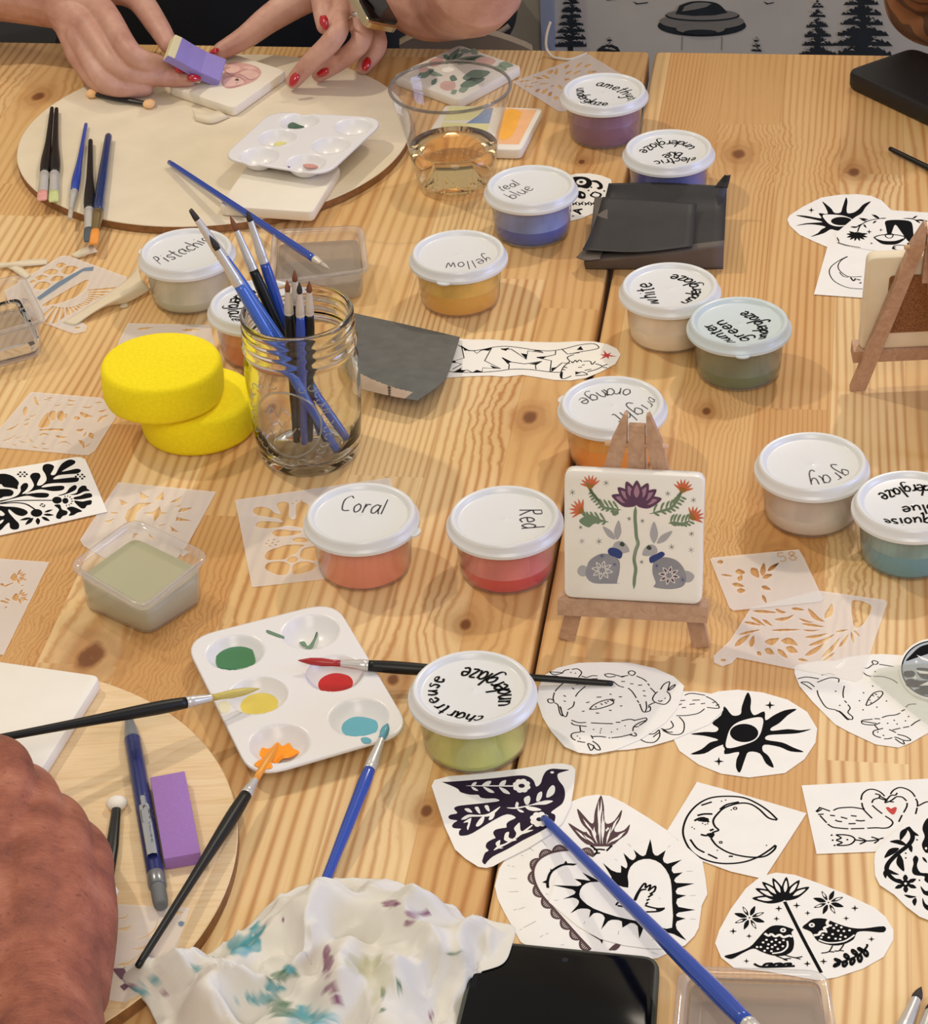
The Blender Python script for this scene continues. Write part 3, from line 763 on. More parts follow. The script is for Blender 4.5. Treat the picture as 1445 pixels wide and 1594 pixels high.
# ------------------------------------------------------------------ clear cup, jar, square tubs, sponges
M_CLEAR = clear('clear_cup_plastic', (.97, .97, .97), .02, (.9, .9, .9), .03, 1.0, .16)
M_DRINK = glass('amber_drink', (1.0, .74, .36), 1.33, 0.0)
cc = Vector((.0079, 1.8433, 0))
root = thing('plastic_cup', 'clear plastic cup part filled with amber drink, in front of the floral tile', 'cup', cc)
b = MB()
b.lathe([(.0003, .0035), (.0265, .0030), (.0290, .0004), (.0300, .0012), (.0310, .0060), (.0330, .0180), (.0338, .0190), (.0345, .0205), (.0385, .0470), (.0462, .0760), (.0472, .0775), (.0474, .0865),
         (.0500, .0872), (.0504, .0887), (.0496, .0900), (.0480, .0896)], cc, 72)
b.build('cup_wall', [M_CLEAR], root)
b = MB(); rimp = [(.0488 + .0013 * math.cos(a), .0886 + .0013 * math.sin(a)) for a in [2 * PI * i / 10 for i in range(11)]]
b.lathe(rimp, cc, 72); o = b.build('rim', [clear('rim_plastic', (.55, .53, .5), .12, (.5, .5, .5), .08, 1.0, .35)], root)
b = MB(); b.lathe([(.0003, .0042), (.0262, .0042), (.0292, .0065), (.0322, .0185), (.0362, .0368), (.0300, .0370), (.0003, .0370)], cc, 64)
o = b.build('drink', [M_DRINK], root); o['label'] = 'amber drink'
b = MB(); rr = random.Random(4)
for k in range(70):
    a = rr.uniform(0, 2 * PI); r_ = .0262 * math.sqrt(rr.uniform(.05, 1)); s_ = rr.uniform(.0003, .0008)
    b.lathe([(s_ * math.sin(t_), .0042 + s_ * (1 - math.cos(t_)) + rr.random() * .00001) for t_ in (.05, .8, 1.57, 2.3, 3.09)], cc + Vector((r_ * math.cos(a), r_ * math.sin(a), rr.uniform(0, .009) if r_ > .02 else 0)), 8)
o = b.build('bubbles', [mat('bubble_glint', '#f2e6cc', .05, spec=1.0)], root); o['kind'] = 'stuff'

# mason jar
M_GLASS = glass('jar_glass', (.97, .985, .965), 1.47, 0.0, .12, 70, .001)
jc = Vector((-.1044, 1.4455, 0))
root = thing('mason_jar', 'glass jar with a threaded mouth, holding the upright paintbrushes', 'jar', jc)
b = MB()
prof = [(.0003, .0040), (.0180, .0036), (.0270, .0012), (.0305, .0003), (.0335, .0020), (.0350, .0055), (.0362, .0100), (.0378, .0300), (.0388, .0520), (.0393, .0680), (.0390, .0765), (.0376, .0825), (.0370, .0860),
        (.0376, .0872), (.0392, .0882), (.0394, .0898), (.0378, .0915), (.0376, .0940), (.0386, .0955), (.0386, .0972), (.0377, .0988), (.0377, .1010), (.0386, .1024), (.0384, .1040), (.0376, .1052), (.0378, .1085), (.0384, .1105), (.0378, .1122), (.0362, .1128),
        (.0350, .1118), (.0346, .1080), (.0346, .0900), (.0352, .0830), (.0366, .0760), (.0369, .0600), (.0362, .0350), (.0345, .0120), (.0300, .0075), (.0003, .0070)]
b.lathe(prof, jc, 80)
b.build('glass', [M_GLASS], root)
# embossed oval and scroll work on the jar front
M_EMB = clear('jar_embossing', (.80, .82, .78), .12, (.95, .95, .92), .04, 3.0, .3, 1.5)
def jarpt(u, z):            # u: angle from the camera-facing side
    a = math.atan2(-jc.y, -jc.x) + u
    zs = [p for p in prof[5:12]]
    r = .038
    for (r0, z0), (r1, z1) in zip(zs, zs[1:]):
        if z0 <= z <= z1: r = r0 + (r1 - r0) * (z - z0) / (z1 - z0)
    return jc + Vector(((r + .0003) * math.cos(a), (r + .0003) * math.sin(a), z))
b = MB(); OU, OZ = -.36, .046
for rr_ in (1.0,):
    b.tube([jarpt(OU + .60 * rr_ * math.cos(t_), OZ + .026 * rr_ * math.sin(t_)) for t_ in [2 * PI * i / 48 for i in range(49)]], .0007, 6, 0, False)
er = random.Random(9)
for k in range(34):
    t_ = 2 * PI * k / 34; rad = er.uniform(1.16, 1.4)
    u0, z0 = OU + .60 * rad * math.cos(t_), OZ + .026 * rad * math.sin(t_)
    if not .008 < z0 < .077: continue
    sw = er.uniform(.05, .11); sg = er.choice((-1, 1))
    b.tube([jarpt(u0 + sw * math.cos(q * sg), z0 + .0022 * math.sin(q * sg)) for q in [i * .55 for i in range(9)]], .00045, 5, 0, False)
for pth in ([(-.75, .050), (-.62, .058), (-.5, .052), (-.42, .060), (-.3, .054)], [(-.72, .040), (-.6, .034), (-.48, .042), (-.36, .036), (-.2, .044)], [(-.6, .046), (-.52, .048), (-.46, .044), (-.38, .049)]):
    b.tube([jarpt(u, z_) for u, z_ in smooth_path(pth, 5)], .0005, 5, 0, False)
b.build('embossing', [M_EMB], root)

# square plastic tubs
M_TUBC = clear('clear_tub_plastic', (.95, .95, .95), .10, (.92, .9, .9), .08, 1.0, .30)
def square_tub(label, rim, base, zr, liquid, level, lmat, rr_=.013, tubm=None):
    R4 = pts(rim, zr); B4 = pts(base, 0)
    for q in (R4, B4):
        A = sum((q[i].x * q[(i + 1) % 4].y - q[(i + 1) % 4].x * q[i].y) for i in range(4))
        if A < 0: q.reverse()
    c = sum(B4, Vector()) / 4
    root = thing('square_tub', label, 'plastic tub', (c.x, c.y, 0), 'square water tubs')
    Rl = rrect(R4, rr_, 6); j = min(range(4), key=lambda i: (B4[i] - R4[0]).length); B4 = B4[j:] + B4[:j]
    Bl = rrect(B4, rr_ * .85, 6)
    up = lambda L, z: [Vector((p.x, p.y, z)) for p in L]
    lerp = lambda f, z: [Vector((a.x + (d.x - a.x) * f, a.y + (d.y - a.y) * f, z)) for a, d in zip(Bl, inset(Rl, .0045))]
    b = MB()
    b.loft([up(inset(Bl, .0045), .0008), up(inset(Bl, .0015), .0009), up(Bl, .0028), lerp(.5, zr * .5), lerp(.93, zr * .86), lerp(1, zr * .88), up(inset(Rl, .0012), zr * .885), up(Rl, zr * .91), up(Rl, zr * .97),
            up(inset(Rl, .0007), zr), up(inset(Rl, .0030), zr), up(inset(Rl, .0042), zr * .965), up(inset(Rl, .0048), zr * .88)], 0, True, False)
    b.build('tub_wall', [tubm or M_TUBC], root)
    zl = level
    f = zl / zr
    top = [p + Vector((0, 0, 0)) for p in inset(lerp(f * .96, zl), .0008)]
    b = MB(); b.loft([up(inset(Bl, .0035), .0016), up(inset(Bl, .0009), .0034), top, ], 0, True, True)
    o = b.build('liquid', [lmat], root); o['label'] = liquid
    return root
square_tub('square tub of cloudy green wash water in front of the sun and moon stencil', [(104, 879), (208, 803), (329, 862), (222, 949)], [(127, 946), (213, 888), (322, 936), (232, 994)], .034, 'cloudy green grey water', .0235,
           clear('cloudy_green_water', (.7, .7, .6), .85, S('#d2d0b0'), .05, .6, 0, 1.33, trl=.3), .012)
square_tub('square tub of grey wash water behind the jar, a blue brush resting on its rim', [(417, 440), (575, 420), (566, 350), (424, 356)], [(430, 481), (566, 466), (560, 400), (435, 410)], .031, 'grey wash water', .019,
           clear('grey_water', (.80, .77, .72), .42, (.68, .63, .56), .05, .6, 0, 1.33), .011)
square_tub('square tub of clear water at the left picture edge', [(36, 424), (73, 497), (-66, 535), (-98, 458)], [(31, 490), (68, 557), (-58, 591), (-88, 523)], .034, 'clear water', .016,
           glass('clear_water', (.97, .985, .985), 1.33, 0.0), .011)
square_tub('square tub of milky water at the bottom picture edge, beside the bird cut-out', [(1057, 1502), (1289, 1509), (1312, 1664), (1042, 1658)], [(1082, 1548), (1275, 1554), (1294, 1690), (1070, 1686)], .034, 'milky water', .020,
           clear('milky_water', (.80, .76, .70), .50, (.70, .62, .54), .05, .6, 0, 1.33), .012)

# yellow sponges
t = NT('yellow_sponge')
t.set(Base_Color=t.ramp(t.noise(t.coord(), 420, 3), [(.3, S('#f3dc08')), (.7, S('#fbe614'))]), Roughness=.95, Subsurface_Weight=.0)
t.bump(t.noise(t.coord(), 1500, 3, .6), .3, .0005); M_SPONGE = t.m
M_SPW = mat('sponge_cut_side', '#e8dc4a', .95, var=.08, vscale=500, bump=.5, bscale=900, ndist=.0008)
def round_sponge(label, c, r, h, tilt):
    b = MB(); pr = [(.0003, 0), (r - .004, 0), (r - .001, .0012), (r, .004), (r + .0006, h * .5), (r, h - .004), (r - .0012, h - .0012), (r - .004, h), (.0003, h)]
    b.lathe(pr, (0, 0, 0), 72, 0)
    Mx = Matrix.Translation(c) @ Matrix.Rotation(tilt[0], 4, 'X') @ Matrix.Rotation(tilt[1], 4, 'Y')
    b.v = [Mx @ v for v in b.v]
    return tag(b.build('round_sponge', [M_SPONGE], loc=c), label, 'sponge', 'round yellow sponges')
lc = P(312, 665); uc = P(249, 561, .0585)
round_sponge('round yellow sponge lying flat on the table, underneath another sponge', Vector((lc.x, lc.y, .0002)), .0405, .0275, (0, 0))
round_sponge('round yellow sponge on top of the pair, left of the jar', Vector((uc.x, uc.y, .0300)), .0420, .0285, (-.01, .02))
# ------------------------------------------------------------------ paintbrushes
H_BLUE = mat('blue_lacquer', '#2447a6', .25, coat=.4); H_NAVY = mat('navy_lacquer', '#1d3566', .25, coat=.4); H_BLACK = mat('black_lacquer', '#0d0d0d', .42, spec=.4)
H_LBLUE = mat('light_blue_lacquer', '#3a66c4', .25, coat=.4)
FERR = mat('aluminium_ferrule', '#d2cfcb', .3, .45); FERW = mat('pale_ferrule', '#d8cebf', .4, .4); FERB = mat('brass_ferrule', '#9c8a63', .35, .9)
def bristle(name, c): return mat('bristle_' + name, c, .6, var=.1, vscale=300)
BR_BROWN = bristle('brown', '#7a4528'); BR_DARK = bristle('dark', '#2b2422'); BR_CLEAR = bristle('clear', '#b9ada0')
def brush(label, pts3, r, handle, ferrule, bris, flat=1.0, group=None, tipshape='round', load=None, tail=.45, bulge=1.0):
    """pts3: handle end, ferrule start, bristle start, tip (on one line); r = radius at the ferrule"""
    E0, F, Bs, T = [Vector(p) for p in pts3]
    o = E0
    root = thing('paintbrush', label, 'paintbrush', o, group)
    ax = (F - E0)
    b = MB(); prof = [(0, .25), (.01, tail * .8), (.03, tail), (.3, tail + .1), (.55, tail + .25), (.78, 1.12 * bulge), (.9, 1.18 * bulge), (1, 1.0)]
    sp = smooth_path(prof, 3)
    b.tube([E0 + ax * f for f, _ in sp], [max(.0003, r * k) for _, k in sp], 12)
    h = b.build('handle', [handle], root)
    b = MB(); ax2 = Bs - F; fl = flat
    n = 12; loops = []
    t = ax2.normalized(); up = Vector((0, 0, 1)); up = (up - t * up.dot(t)).normalized(); sd = t.cross(up)
    rings = [(0, 1.04, 1.04), (.06, 1.09, 1.09), (.1, 1.0, 1.0), (.14, 1.09, 1.09), (.2, 1.02, 1.02), (.26, 1.07, 1.07), (.32, 1.0, 1.0), (1, .72 * fl if fl > 1 else .62, .72 / fl if fl > 1 else .62)]
    for f, kw, kh in rings:
        c = F + ax2 * f
        loops.append([c + r * (kw * math.cos(2 * PI * i / n) * sd + kh * math.sin(2 * PI * i / n) * up) for i in range(n)])
    b.loft(loops); b.build('ferrule', [ferrule], root, auto=40)
    b = MB(); ax3 = T - Bs; loops = []
    kw0, kh0 = rings[-1][1] * .94, rings[-1][2] * .94
    if tipshape == 'flat': br = [(0, 1, 1), (.3, 1.08, .95), (.8, 1.05, .6), (1, .95, .25)]
    else: br = [(0, 1, 1), (.25, 1.15, 1.15), (.55, .85, .85), (.8, .45, .45), (1, .08, .08)]
    if load: br = [(0, 1.05, 1.05), (.2, 1.05, 1.05), (.45, 1.35, 1.35), (.7, 1.15, 1.15), (.88, .6, .6), (1, .12, .12)]
    for f, kw, kh in br:
        c = Bs + ax3 * f
        loops.append([c + r * (kw * kw0 * math.cos(2 * PI * i / n) * sd + kh * kh0 * math.sin(2 * PI * i / n) * up) for i in range(n)])
    b.loft(loops); b.build('bristles', [bris], root)
    return root
def lay(px4, z):
    """four pixel points of a brush at heights z (one number or four)"""
    zz = [z] * 4 if isinstance(z, (int, float)) else z
    p = [P(x, y, h) for (x, y), h in zip(px4, zz)]
    a, d = p[0], p[3]; ax = (d - a)             # put them on one straight line
    return [a + ax * max(0, min(1, (q - a).dot(ax) / ax.dot(ax))) for q in p]
GD = 'brushes set out on the far round board'
zb = BZ + .0042
brush('black flat brush with pink paint on its tip, leftmost on the far round board', lay([(81, 168), (71.6, 271), (68.6, 298), (65, 312)], zb), .0040, H_BLACK, FERR, bristle('pink', '#d99a90'), 1.5, GD, 'flat')
brush('black flat brush with pale green paint on its tip, on the far round board', lay([(88, 169), (84, 271), (83, 298), (83.6, 314)], zb), .0040, H_BLACK, FERR, bristle('pale_green', '#c3cb8c'), 1.5, GD, 'flat')
brush('thin bright blue brush on the far round board, second thinnest of its row', lay([(134, 193), (116, 299), (110.7, 326), (108.5, 340)], zb - .001), .0034, H_BLUE, FERR, BR_CLEAR, 1.0, GD, 'flat', None, .5)
brush('black brush with a slate grey painted tip, hanging over the round board edge', lay([(141, 218.5), (138.6, 327.6), (137.9, 356), (138, 376)], zb), .0040, H_BLACK, FERR, bristle('slate', '#4a545c'), 1.4, GD, 'flat', None, .5)
brush('navy blue brush with an orange painted tip, hanging over the round board edge', lay([(169, 211.7), (153.6, 330.6), (148, 359), (145.5, 380)], zb + .0004), .0044, H_NAVY, FERB, bristle('orange', '#e8963c'), 1.2, GD, 'flat', None, .75, .92)
brush('thin blue brush lying from the far round board across to a square tub rim', lay([(263, 252), (489, 405), (500, 411), (513, 419)], [.0118, .0352, .0364, .0376]), .0030, H_BLUE, FERW, BR_CLEAR, 1.0, None, 'round', None, .75, .9)
# brushes in the jar
def injar(A, R, ys):
    """on the line from foot A (px, py, z) over rim point R: the points whose image row is each of ys"""
    a = P(*A); d = P(*R) - a; out = [a]
    for y in ys:
        t = 0.3
        for _ in range(60):
            p = a + d * t; q = p - C0
            v = q.dot(D_I) / q.dot(FWD) * FOC + IH / 2
            t += (v - y) * .0012 * 3
        out.append(a + d * t)
    return out
GJ = 'brushes standing in the glass jar'
brush('blue brush with a worn dark flat tip, reaching highest left out of the jar', injar((545, 690, .012), (398, 475, .1130), (402, 342, 326)), .0036, H_LBLUE, FERR, BR_DARK, 1.0, GJ, 'flat', None, .8)
brush('blue brush with a fine black tip, lowest of the slanted brushes in the jar', injar((527, 706, .012), (404, 498, .1130), (443, 388, 366)), .0036, H_LBLUE, FERR, BR_DARK, 1.0, GJ, 'round', None, .8)
brush('black slanted brush with a brown tip in the jar', injar((510, 690, .012), (414, 466, .1130), (420, 359, 335)), .0032, H_BLACK, FERR, BR_BROWN, 1.0, GJ, 'round', None, .8)
brush('bright blue slanted brush with a black tip, rightmost of the slanted ones in the jar', injar((500, 676, .012), (428, 459, .1130), (409, 344, 328)), .0033, H_BLUE, FERR, BR_DARK, 1.0, GJ, 'round', None, .8)
def stand(label, foot, ys, xs, r, h, bris):
    a = P(*foot); top = P(xs, ys[2], .128); d = top - a
    brush(label, [a] + [a + d * f for f in ys[3]], r, h, FERW, bris, 1.0, GJ, 'round', None, .85)
FR = (.80, .935, 1.0)
for lab, foot, x, y, h, bris in (
    ('short upright black brush with a brown tip, leftmost of the four upright in the jar', (462, 690, .010), 447, 436, H_BLACK, BR_BROWN),
    ('short upright brush with a brown tip standing tallest behind the others in the jar', (470, 676, .010), 458.5, 420, H_BLACK, BR_BROWN),
    ('short upright blue brush with a black tip in the jar', (474, 694, .010), 466, 439, H_BLUE, BR_DARK),
    ('short upright black brush with a brown tip, rightmost of the four upright in the jar', (482, 688, .010), 481.5, 437, H_BLACK, BR_BROWN)):
    a = P(*foot); d = P(x, y, .140) - a
    brush(lab, [a] + [a + d * f for f in FR], .0030, h, FERW, bris, 1.0, GJ, 'round', None, .8)
# brushes round the filled palette
RP, YP, OP, TP = mat('bristle_red_paint', '#a8282a', .3), mat('bristle_yellow_paint', '#c3b25e', .35), mat('bristle_orange_paint', '#e79a35', .35), mat('bristle_turquoise_paint', '#5c9cb0', .3)
brush('black brush loaded with red paint, lying across the palette and behind the chartreuse tub', lay([(955, 1064), (573, 1039), (530, 1034.5), (464, 1028)], [.0024, .0166, .0180, .0200]), .0033, H_BLACK, FERR, RP, 1.0, None, 'round', 1, .55)
brush('black brush loaded with yellow paint, held in the hand in the near left corner', lay([(-70, 1162), (291, 1097), (329, 1087), (404, 1072)], [.056, .0290, .0262, .0205]), .0034, H_BLACK, FERR, YP, 1.0, None, 'round', 1, .6)
brush('black brush loaded with orange paint, lying from the palette over the birch board', lay([(214, 1505), (388, 1232), (402, 1207), (433, 1158)], [.0235, .0172, .0172, .0110]), .0034, H_BLACK, FERR, OP, 1.0, None, 'round', 1, .55)
brush('blue brush with turquoise paint, its handle going under the paper towel', lay([(497, 1396), (573, 1200), (590, 1152), (604, 1126)], [.0035, .0130, .0160, .0180]), .0034, H_BLUE, FERR, TP, 1.0, None, 'round', 1, .8)
brush('long blue brush handle lying over the heart and bird cut-outs towards the bottom edge', lay([(846, 1273), (1165, 1594), (1200, 1630), (1225, 1655)], [.0035, .0520, .0565, .0600]), .0041, H_BLUE, FERR, BR_BROWN, 1.0, None, 'round', None, .62, .98)
brush('black brush handle at the right edge below the tablet', lay([(1385, 231), (1560, 318), (1590, 333), (1615, 345)], .0036), .0036, H_BLACK, FERR, BR_BROWN, 1.0, None, 'round', None, .55)
brush('fine brush with a dark pointed tip, in the bottom right corner', lay([(1330, 1790), (1404, 1615), (1424, 1556), (1434.5, 1536)], .0044), .0042, H_BLACK, FERR, BR_DARK, 1.0, 'brushes in the bottom right corner')
brush('second brush right beside the dark tipped one, mostly outside the right edge', lay([(1385, 1790), (1433, 1625), (1447, 1575), (1453, 1558)], .0044), .0042, H_BLACK, FERR, BR_DARK, 1.0, 'brushes in the bottom right corner')

# ------------------------------------------------------------------ mechanical pencil
def onaxis(A, B, r):
    """local frame along a lying rod: f(along 0..1, angle, radius)"""
    ax = B - A; t = ax.normalized(); up = Vector((0, 0, 1)); sd = t.cross(up).normalized(); up = sd.cross(t)
    return lambda f, a, k=1.0: A + ax * f + r * k * (math.cos(a) * up + math.sin(a) * sd)
A, B_ = P(198.5, 1106, BZ2 + .0046), P(251, 1411, BZ2 + .0046); pr = .0050
root = thing('mechanical_pencil', 'dark blue mechanical pencil with grey cone, clip and rubber, on the birch board', 'pencil', A)
ax = B_ - A
def rod(name, spec, m, k=16):
    b = MB(); b.tube([A + ax * f for f, _ in spec], [pr * r for _, r in spec], k); return b.build(name, m, root, auto=35)
GREYP = mat('grey_plastic', '#7b7e82', .3); DKP = mat('dark_metal_tip', '#3c3f42', .4, .6)
rod('tip', [(0, .16), (.03, .2), (.035, .38), (.055, .42)], [DKP])
rod('cone', [(.05, .5), (.10, .72), (.155, .92), (.165, .98)], [GREYP])
rod('lead_barrel', [(.165, .93), (.86, .93)], [mat('blue_barrel', '#101f66', .3)])
rod('barrel', [(.16, 1.0), (.18, 1.02), (.86, 1.02), (.865, .9)], [clear('smoky_barrel', (.88, .90, .97), .02, (.42, .46, .56), .08, .6, .10)])
rod('collar', [(.85, .95), (.855, 1.03), (.905, 1.03), (.91, .92)], [mat('collar_metal', '#85888b', .3, .5)])
e = rod('rubber', [(.905, .84), (.975, .84), (.995, .76), (1.0, .6)], [mat('grey_rubber', '#6a6d70', .7)])
fx = onaxis(A, B_, pr)
b = MB()
def strip(f0, f1, w, k0, k1, mi=0):
    lo = [[fx(f, a, k) for a, k in ((-w, k0), (-w * .6, k1), (0, k1 * 1.03), (w * .6, k1), (w, k0))] for f in (f0, f0 + .004, f1 - .004, f1)]
    vs = [p for l in lo for p in l]; b.add(vs, [(5 * i + j, 5 * i + j + 1, 5 * i + j + 6, 5 * i + j + 5) for i in range(3) for j in range(4)], mi)
strip(.55, .795, .62, 1.04, 1.42); strip(.50, .56, .3, 1.02, 1.2)
M_LBLK = mat('label_print', '#1b1c20', .6)
def onclip(text, f0, f1, side, h, wid):
    base = [fx(f, side, 1.47) + Vector((0, 0, .0001)) for f in (f0, (f0 + f1) / 2, f1)]
    write(b, text, base, h, wid, 1, 0)
G['B'] = (1.0, [[(.12, 1.6), (.12, 0)], [(.12, 1.6), (.7, 1.5), (.65, .95), (.14, .85)], [(.14, .85), (.85, .75), (.8, .1), (.12, 0)]])
G['I'] = (.4, [[(.2, 1.6), (.2, 0)]]); G['H'] = (1.0, [[(.1, 1.6), (.1, 0)], [(.85, 1.6), (.85, 0)], [(.1, .8), (.85, .8)]])
G['0'] = (.9, [[(.45, 1.6), (.1, .9), (.4, 0), (.75, .7), (.45, 1.6)]]); G['9'] = (.9, [[(.7, 1.1), (.4, .8), (.1, 1.2), (.45, 1.6), (.72, 1.1), (.6, 0)]]); G['2'] = (.9, [[(.1, 1.2), (.5, 1.6), (.7, 1.1), (.1, .02), (.8, .02)]]); G['#'] = (1.0, [[(.3, 1.5), (.25, .1)], [(.7, 1.5), (.65, .1)], [(.1, 1.05), (.9, 1.05)], [(.08, .5), (.88, .5)]])
sdv = (B_ - A).normalized().cross(Vector((0, 0, 1))).normalized()
onclip('BIC', .585, .632, -.28, .00135, .00042)
onclip('0.9mm HB #2', .645, .745, -.10, .00062, .00016)
bx = [fx(f, a, 1.47) + Vector((0, 0, .00008)) for f, a in ((.578, -.40), (.578, .30), (.640, .30), (.640, -.40), (.578, -.40))]
b.ribbon(bx, .0003, 1)
b.ribbon([fx(f, a, 1.47) for f, a in ((.556, -.05), (.573, .08))], .0006, 1); b.ribbon([fx(f, a, 1.47) for f, a in ((.560, .14), (.566, -.2))], .0003, 1)
c = b.build('clip', [mat('clip_grey', '#94979a', .3), M_LBLK], root, auto=40); c['label'] = 'grey clip with printed lettering'

# purple sanding sponges, applicators
M_PURP = mat('purple_foam', '#9a72b6', .85, var=.06, vscale=900, bump=.25, bscale=1500)
b = MB(); slab(b, pts([(233.5, 1210), (287.5, 1200), (312, 1327), (255, 1337)], BZ2 + .0085), BZ2 + .0003, BZ2 + .0085, .0008, .0003)
tag(b.build('sponge_block', [M_PURP], auto=30), 'purple rectangular sponge block beside the mechanical pencil', 'sponge block')
def applicator(label, ends, z, foam, cut=False):
    a, d = P(*ends[0], z), P(*ends[1], z); ax = (d - a); L = ax.length; t = ax.normalized(); sd = t.cross(Vector((0, 0, 1)))
    root = thing('foam_applicator', label, 'applicator', a)
    b = MB(); b.tube([a + t * (.0070), a + t * .0095, a + ax * .5, d - t * .0095, d - t * .0070], [.0018, .0026, .0036, .0026, .0018], 12, 0, True, .6); b.build('handle', [mat('black_stick', '#161616', .35)], root)
    for p, s_ in ((a, 1), (d, -1)):
        b = MB(); b.tube([p + t * s_ * q for q in (0, .0006, .002, .0055, .0085, .0100, .0104)], [.0004, .0028, .0052, .0063, .0050, .0030, .0014], 14, 0, True, .62); b.build('foam_tip', [foam], root)
applicator('double ended foam applicator with peach tips, under the red nailed hand', ((136, 144), (240, 163)), BZ + .0034, mat('peach_foam', '#f2c38c', .9, bump=.2, bscale=1500))
applicator('white tipped foam applicator on the birch board, partly under the resting hand', ((183, 1241), (166, 1400)), BZ2 + .0034, mat('white_foam', '#ece6dc', .9, bump=.2, bscale=1500))

# ------------------------------------------------------------------ table easels
t = NT('beech_wood'); g = t.noise(t.coord((30, 30, 30)), 6, 4, .6, .8)
t.set(Base_Color=t.ramp(g, [(.3, S('#ab8468')), (.7, S('#c29d80'))]), Roughness=.55); M_BEECH = t.m
def easel(label, foot_mid, ux, back):
    """mini easel: x along ux, y towards the rear leg, z up"""
    n = Vector((back.x, back.y, 0)).normalized()
    root = thing('table_easel', label, 'easel', foot_mid, 'miniature wooden table easels')
    a = math.radians(12); up = Vector((0, 0, 1)) * math.cos(a) + n * math.sin(a); fr = n * math.cos(a) - Vector((0, 0, 1)) * math.sin(a)
    L = lambda x, s_, d: foot_mid + ux * x + up * s_ + fr * d
    def bar(name, p, q, w0, w1, dpt, wd=None, tip=False):
        axd = (q - p).normalized(); s_ = axd.cross(fr).normalized()
        b = MB(); ends = [(p, w0), (q, w1)]
        loops = [[c + s_ * w * sx + fr * dpt * sy for sx, sy in ((-1, -1), (1, -1), (1, 1), (-1, 1))] for c, w in ends]
        b.loft(loops, 0, True, True, False); return b.build(name, [M_BEECH], root)
    H_ = .149
    for sx in (-1, 1):
        p0, p1, p2 = L(sx * .0415, .0008, .004), L(sx * .0105, .132, .004), L(sx * .0066, H_ + .001, .004)
        s_ = (p1 - p0).normalized().cross(fr).normalized(); bl = MB()
        bl.loft([[c + s_ * w * a_ + fr * .0032 * b_ for a_, b_ in ((-1, -1), (1, -1), (1, 1), (-1, 1))] for c, w in ((p0, .0052), (p1, .0047), (p2, .0010))], 0, True, True, False); bl.build('leg', [M_BEECH], root)
    bar('centre_block', L(0, .100, .0045), L(0, H_ - .006, .0045), .0050, .0050, .0028)
    rear_top = L(0, H_ - .012, .0045); rear_foot = Vector((foot_mid.x, foot_mid.y, 0)) + n * .098 + Vector((0, 0, .0006))
    axd = (rear_foot - rear_top).normalized(); up2 = ux.cross(axd).normalized()
    b = MB(); b.loft([[c + ux * .0042 * sx + up2 * .0026 * sy for sx, sy in ((-1, -1), (1, -1), (1, 1), (-1, 1))] for c in (rear_top, rear_foot)], 0, True, True, False); b.build('rear_leg', [M_BEECH], root)
    b = MB(); b.tube([L(-.0190, .1300, .0040), L(.0190, .1300, .0040)], .0017, 10); b.build('dowel', [mat('pale_dowel', '#d6ad84', .5)], root)
    b = MB(); c = L(0, .0285, -.0055); b.box(c, ux * .0455, up * .0052, fr * .0065); b.build('ledge', [M_BEECH], root)
    return L, up, fr
F1, F2 = P(882, 999), P(1091, 1011)
e1x = (F2 - F1).normalized(); e1m = (F1 + F2) / 2
L1, up1, fr1 = easel('small wooden easel holding the painted rabbit tile', e1m, e1x, Vector((-e1x.y, e1x.x, 0)))
f1 = P(1333, 601); e2x = Vector((math.cos(-.02), math.sin(-.02), 0))
e2m = f1 + e2x * .0415
L2, up2_, fr2 = easel('small wooden easel seen from behind at the right edge', e2m, -e2x, Vector((e2x.y, -e2x.x, 0)))

# rabbit tile: painted face built in the plane of the tile
TW = .0835
class Face:
    """traces painted shapes in the plane of a leaning tile"""
    def __init__(s, o, ux, up): s.o, s.ux, s.up = o, ux, up; s.n = ux.cross(up).normalized(); s.b = MB()
    def at(s, px, py):
        d = FWD + (px - IW / 2) / FOC * R_I + (py - IH / 2) / FOC * D_I
        q = C0 + d * ((s.o - C0).dot(s.n) / d.dot(s.n)) - s.o
        return (q.dot(s.ux), q.dot(s.up))
    def fill(s, px, mi, z=.0001, sub=4):
        L = [Vector((*s.at(x, y), z)) for x, y in (smooth_path(px, sub, True) if sub else px)]; s.b.fill(L, (), mi); return s
    def line(s, px, w, mi, z=.00015, taper=.0, sub=4):
        s.b.ribbon([Vector((*s.at(x, y), z)) for x, y in smooth_path(px, sub)], w, mi, taper); return s
tb = L1(0, .0339, -.0096)
FC = Face(tb, e1x, up1)
# tile body in face coordinates (z out of the face is towards the viewer)
q = [Vector((-TW / 2, 0, 0)), Vector((TW / 2, 0, 0)), Vector((TW / 2, TW, 0)), Vector((-TW / 2, TW, 0))]
slab(FC.b, q, -.0088, 0, .006, .0016)
c8 = lambda x, y: (860 + x * 260 / 1445, 720 + y * 260 / 1445)
def F_(ptl, mi, z=.0001, sub=4): FC.fill([c8(*p) for p in ptl], mi, z, sub)
def Ln(ptl, w, mi, z=.0002, taper=.3): FC.line([c8(*p) for p in ptl], w, mi, z, taper)
PUR, PINKP, GRNP, ORNG, GRY, NAV, OLV, DKG, GRYL, WHT = range(1, 11)
def petal(cx, cy, tx, ty, w, mi, z):
    dx, dy = tx - cx, ty - cy; L_ = math.hypot(dx, dy); nx, ny = -dy / L_ * w, dx / L_ * w
    F_([(cx, cy), (cx + dx * .35 + nx, cy + dy * .35 + ny), (cx + dx * .7 + nx * .75, cy + dy * .7 + ny * .75), (tx, ty), (cx + dx * .7 - nx * .75, cy + dy * .7 - ny * .75), (cx + dx * .35 - nx, cy + dy * .35 - ny)], mi, z, 3)
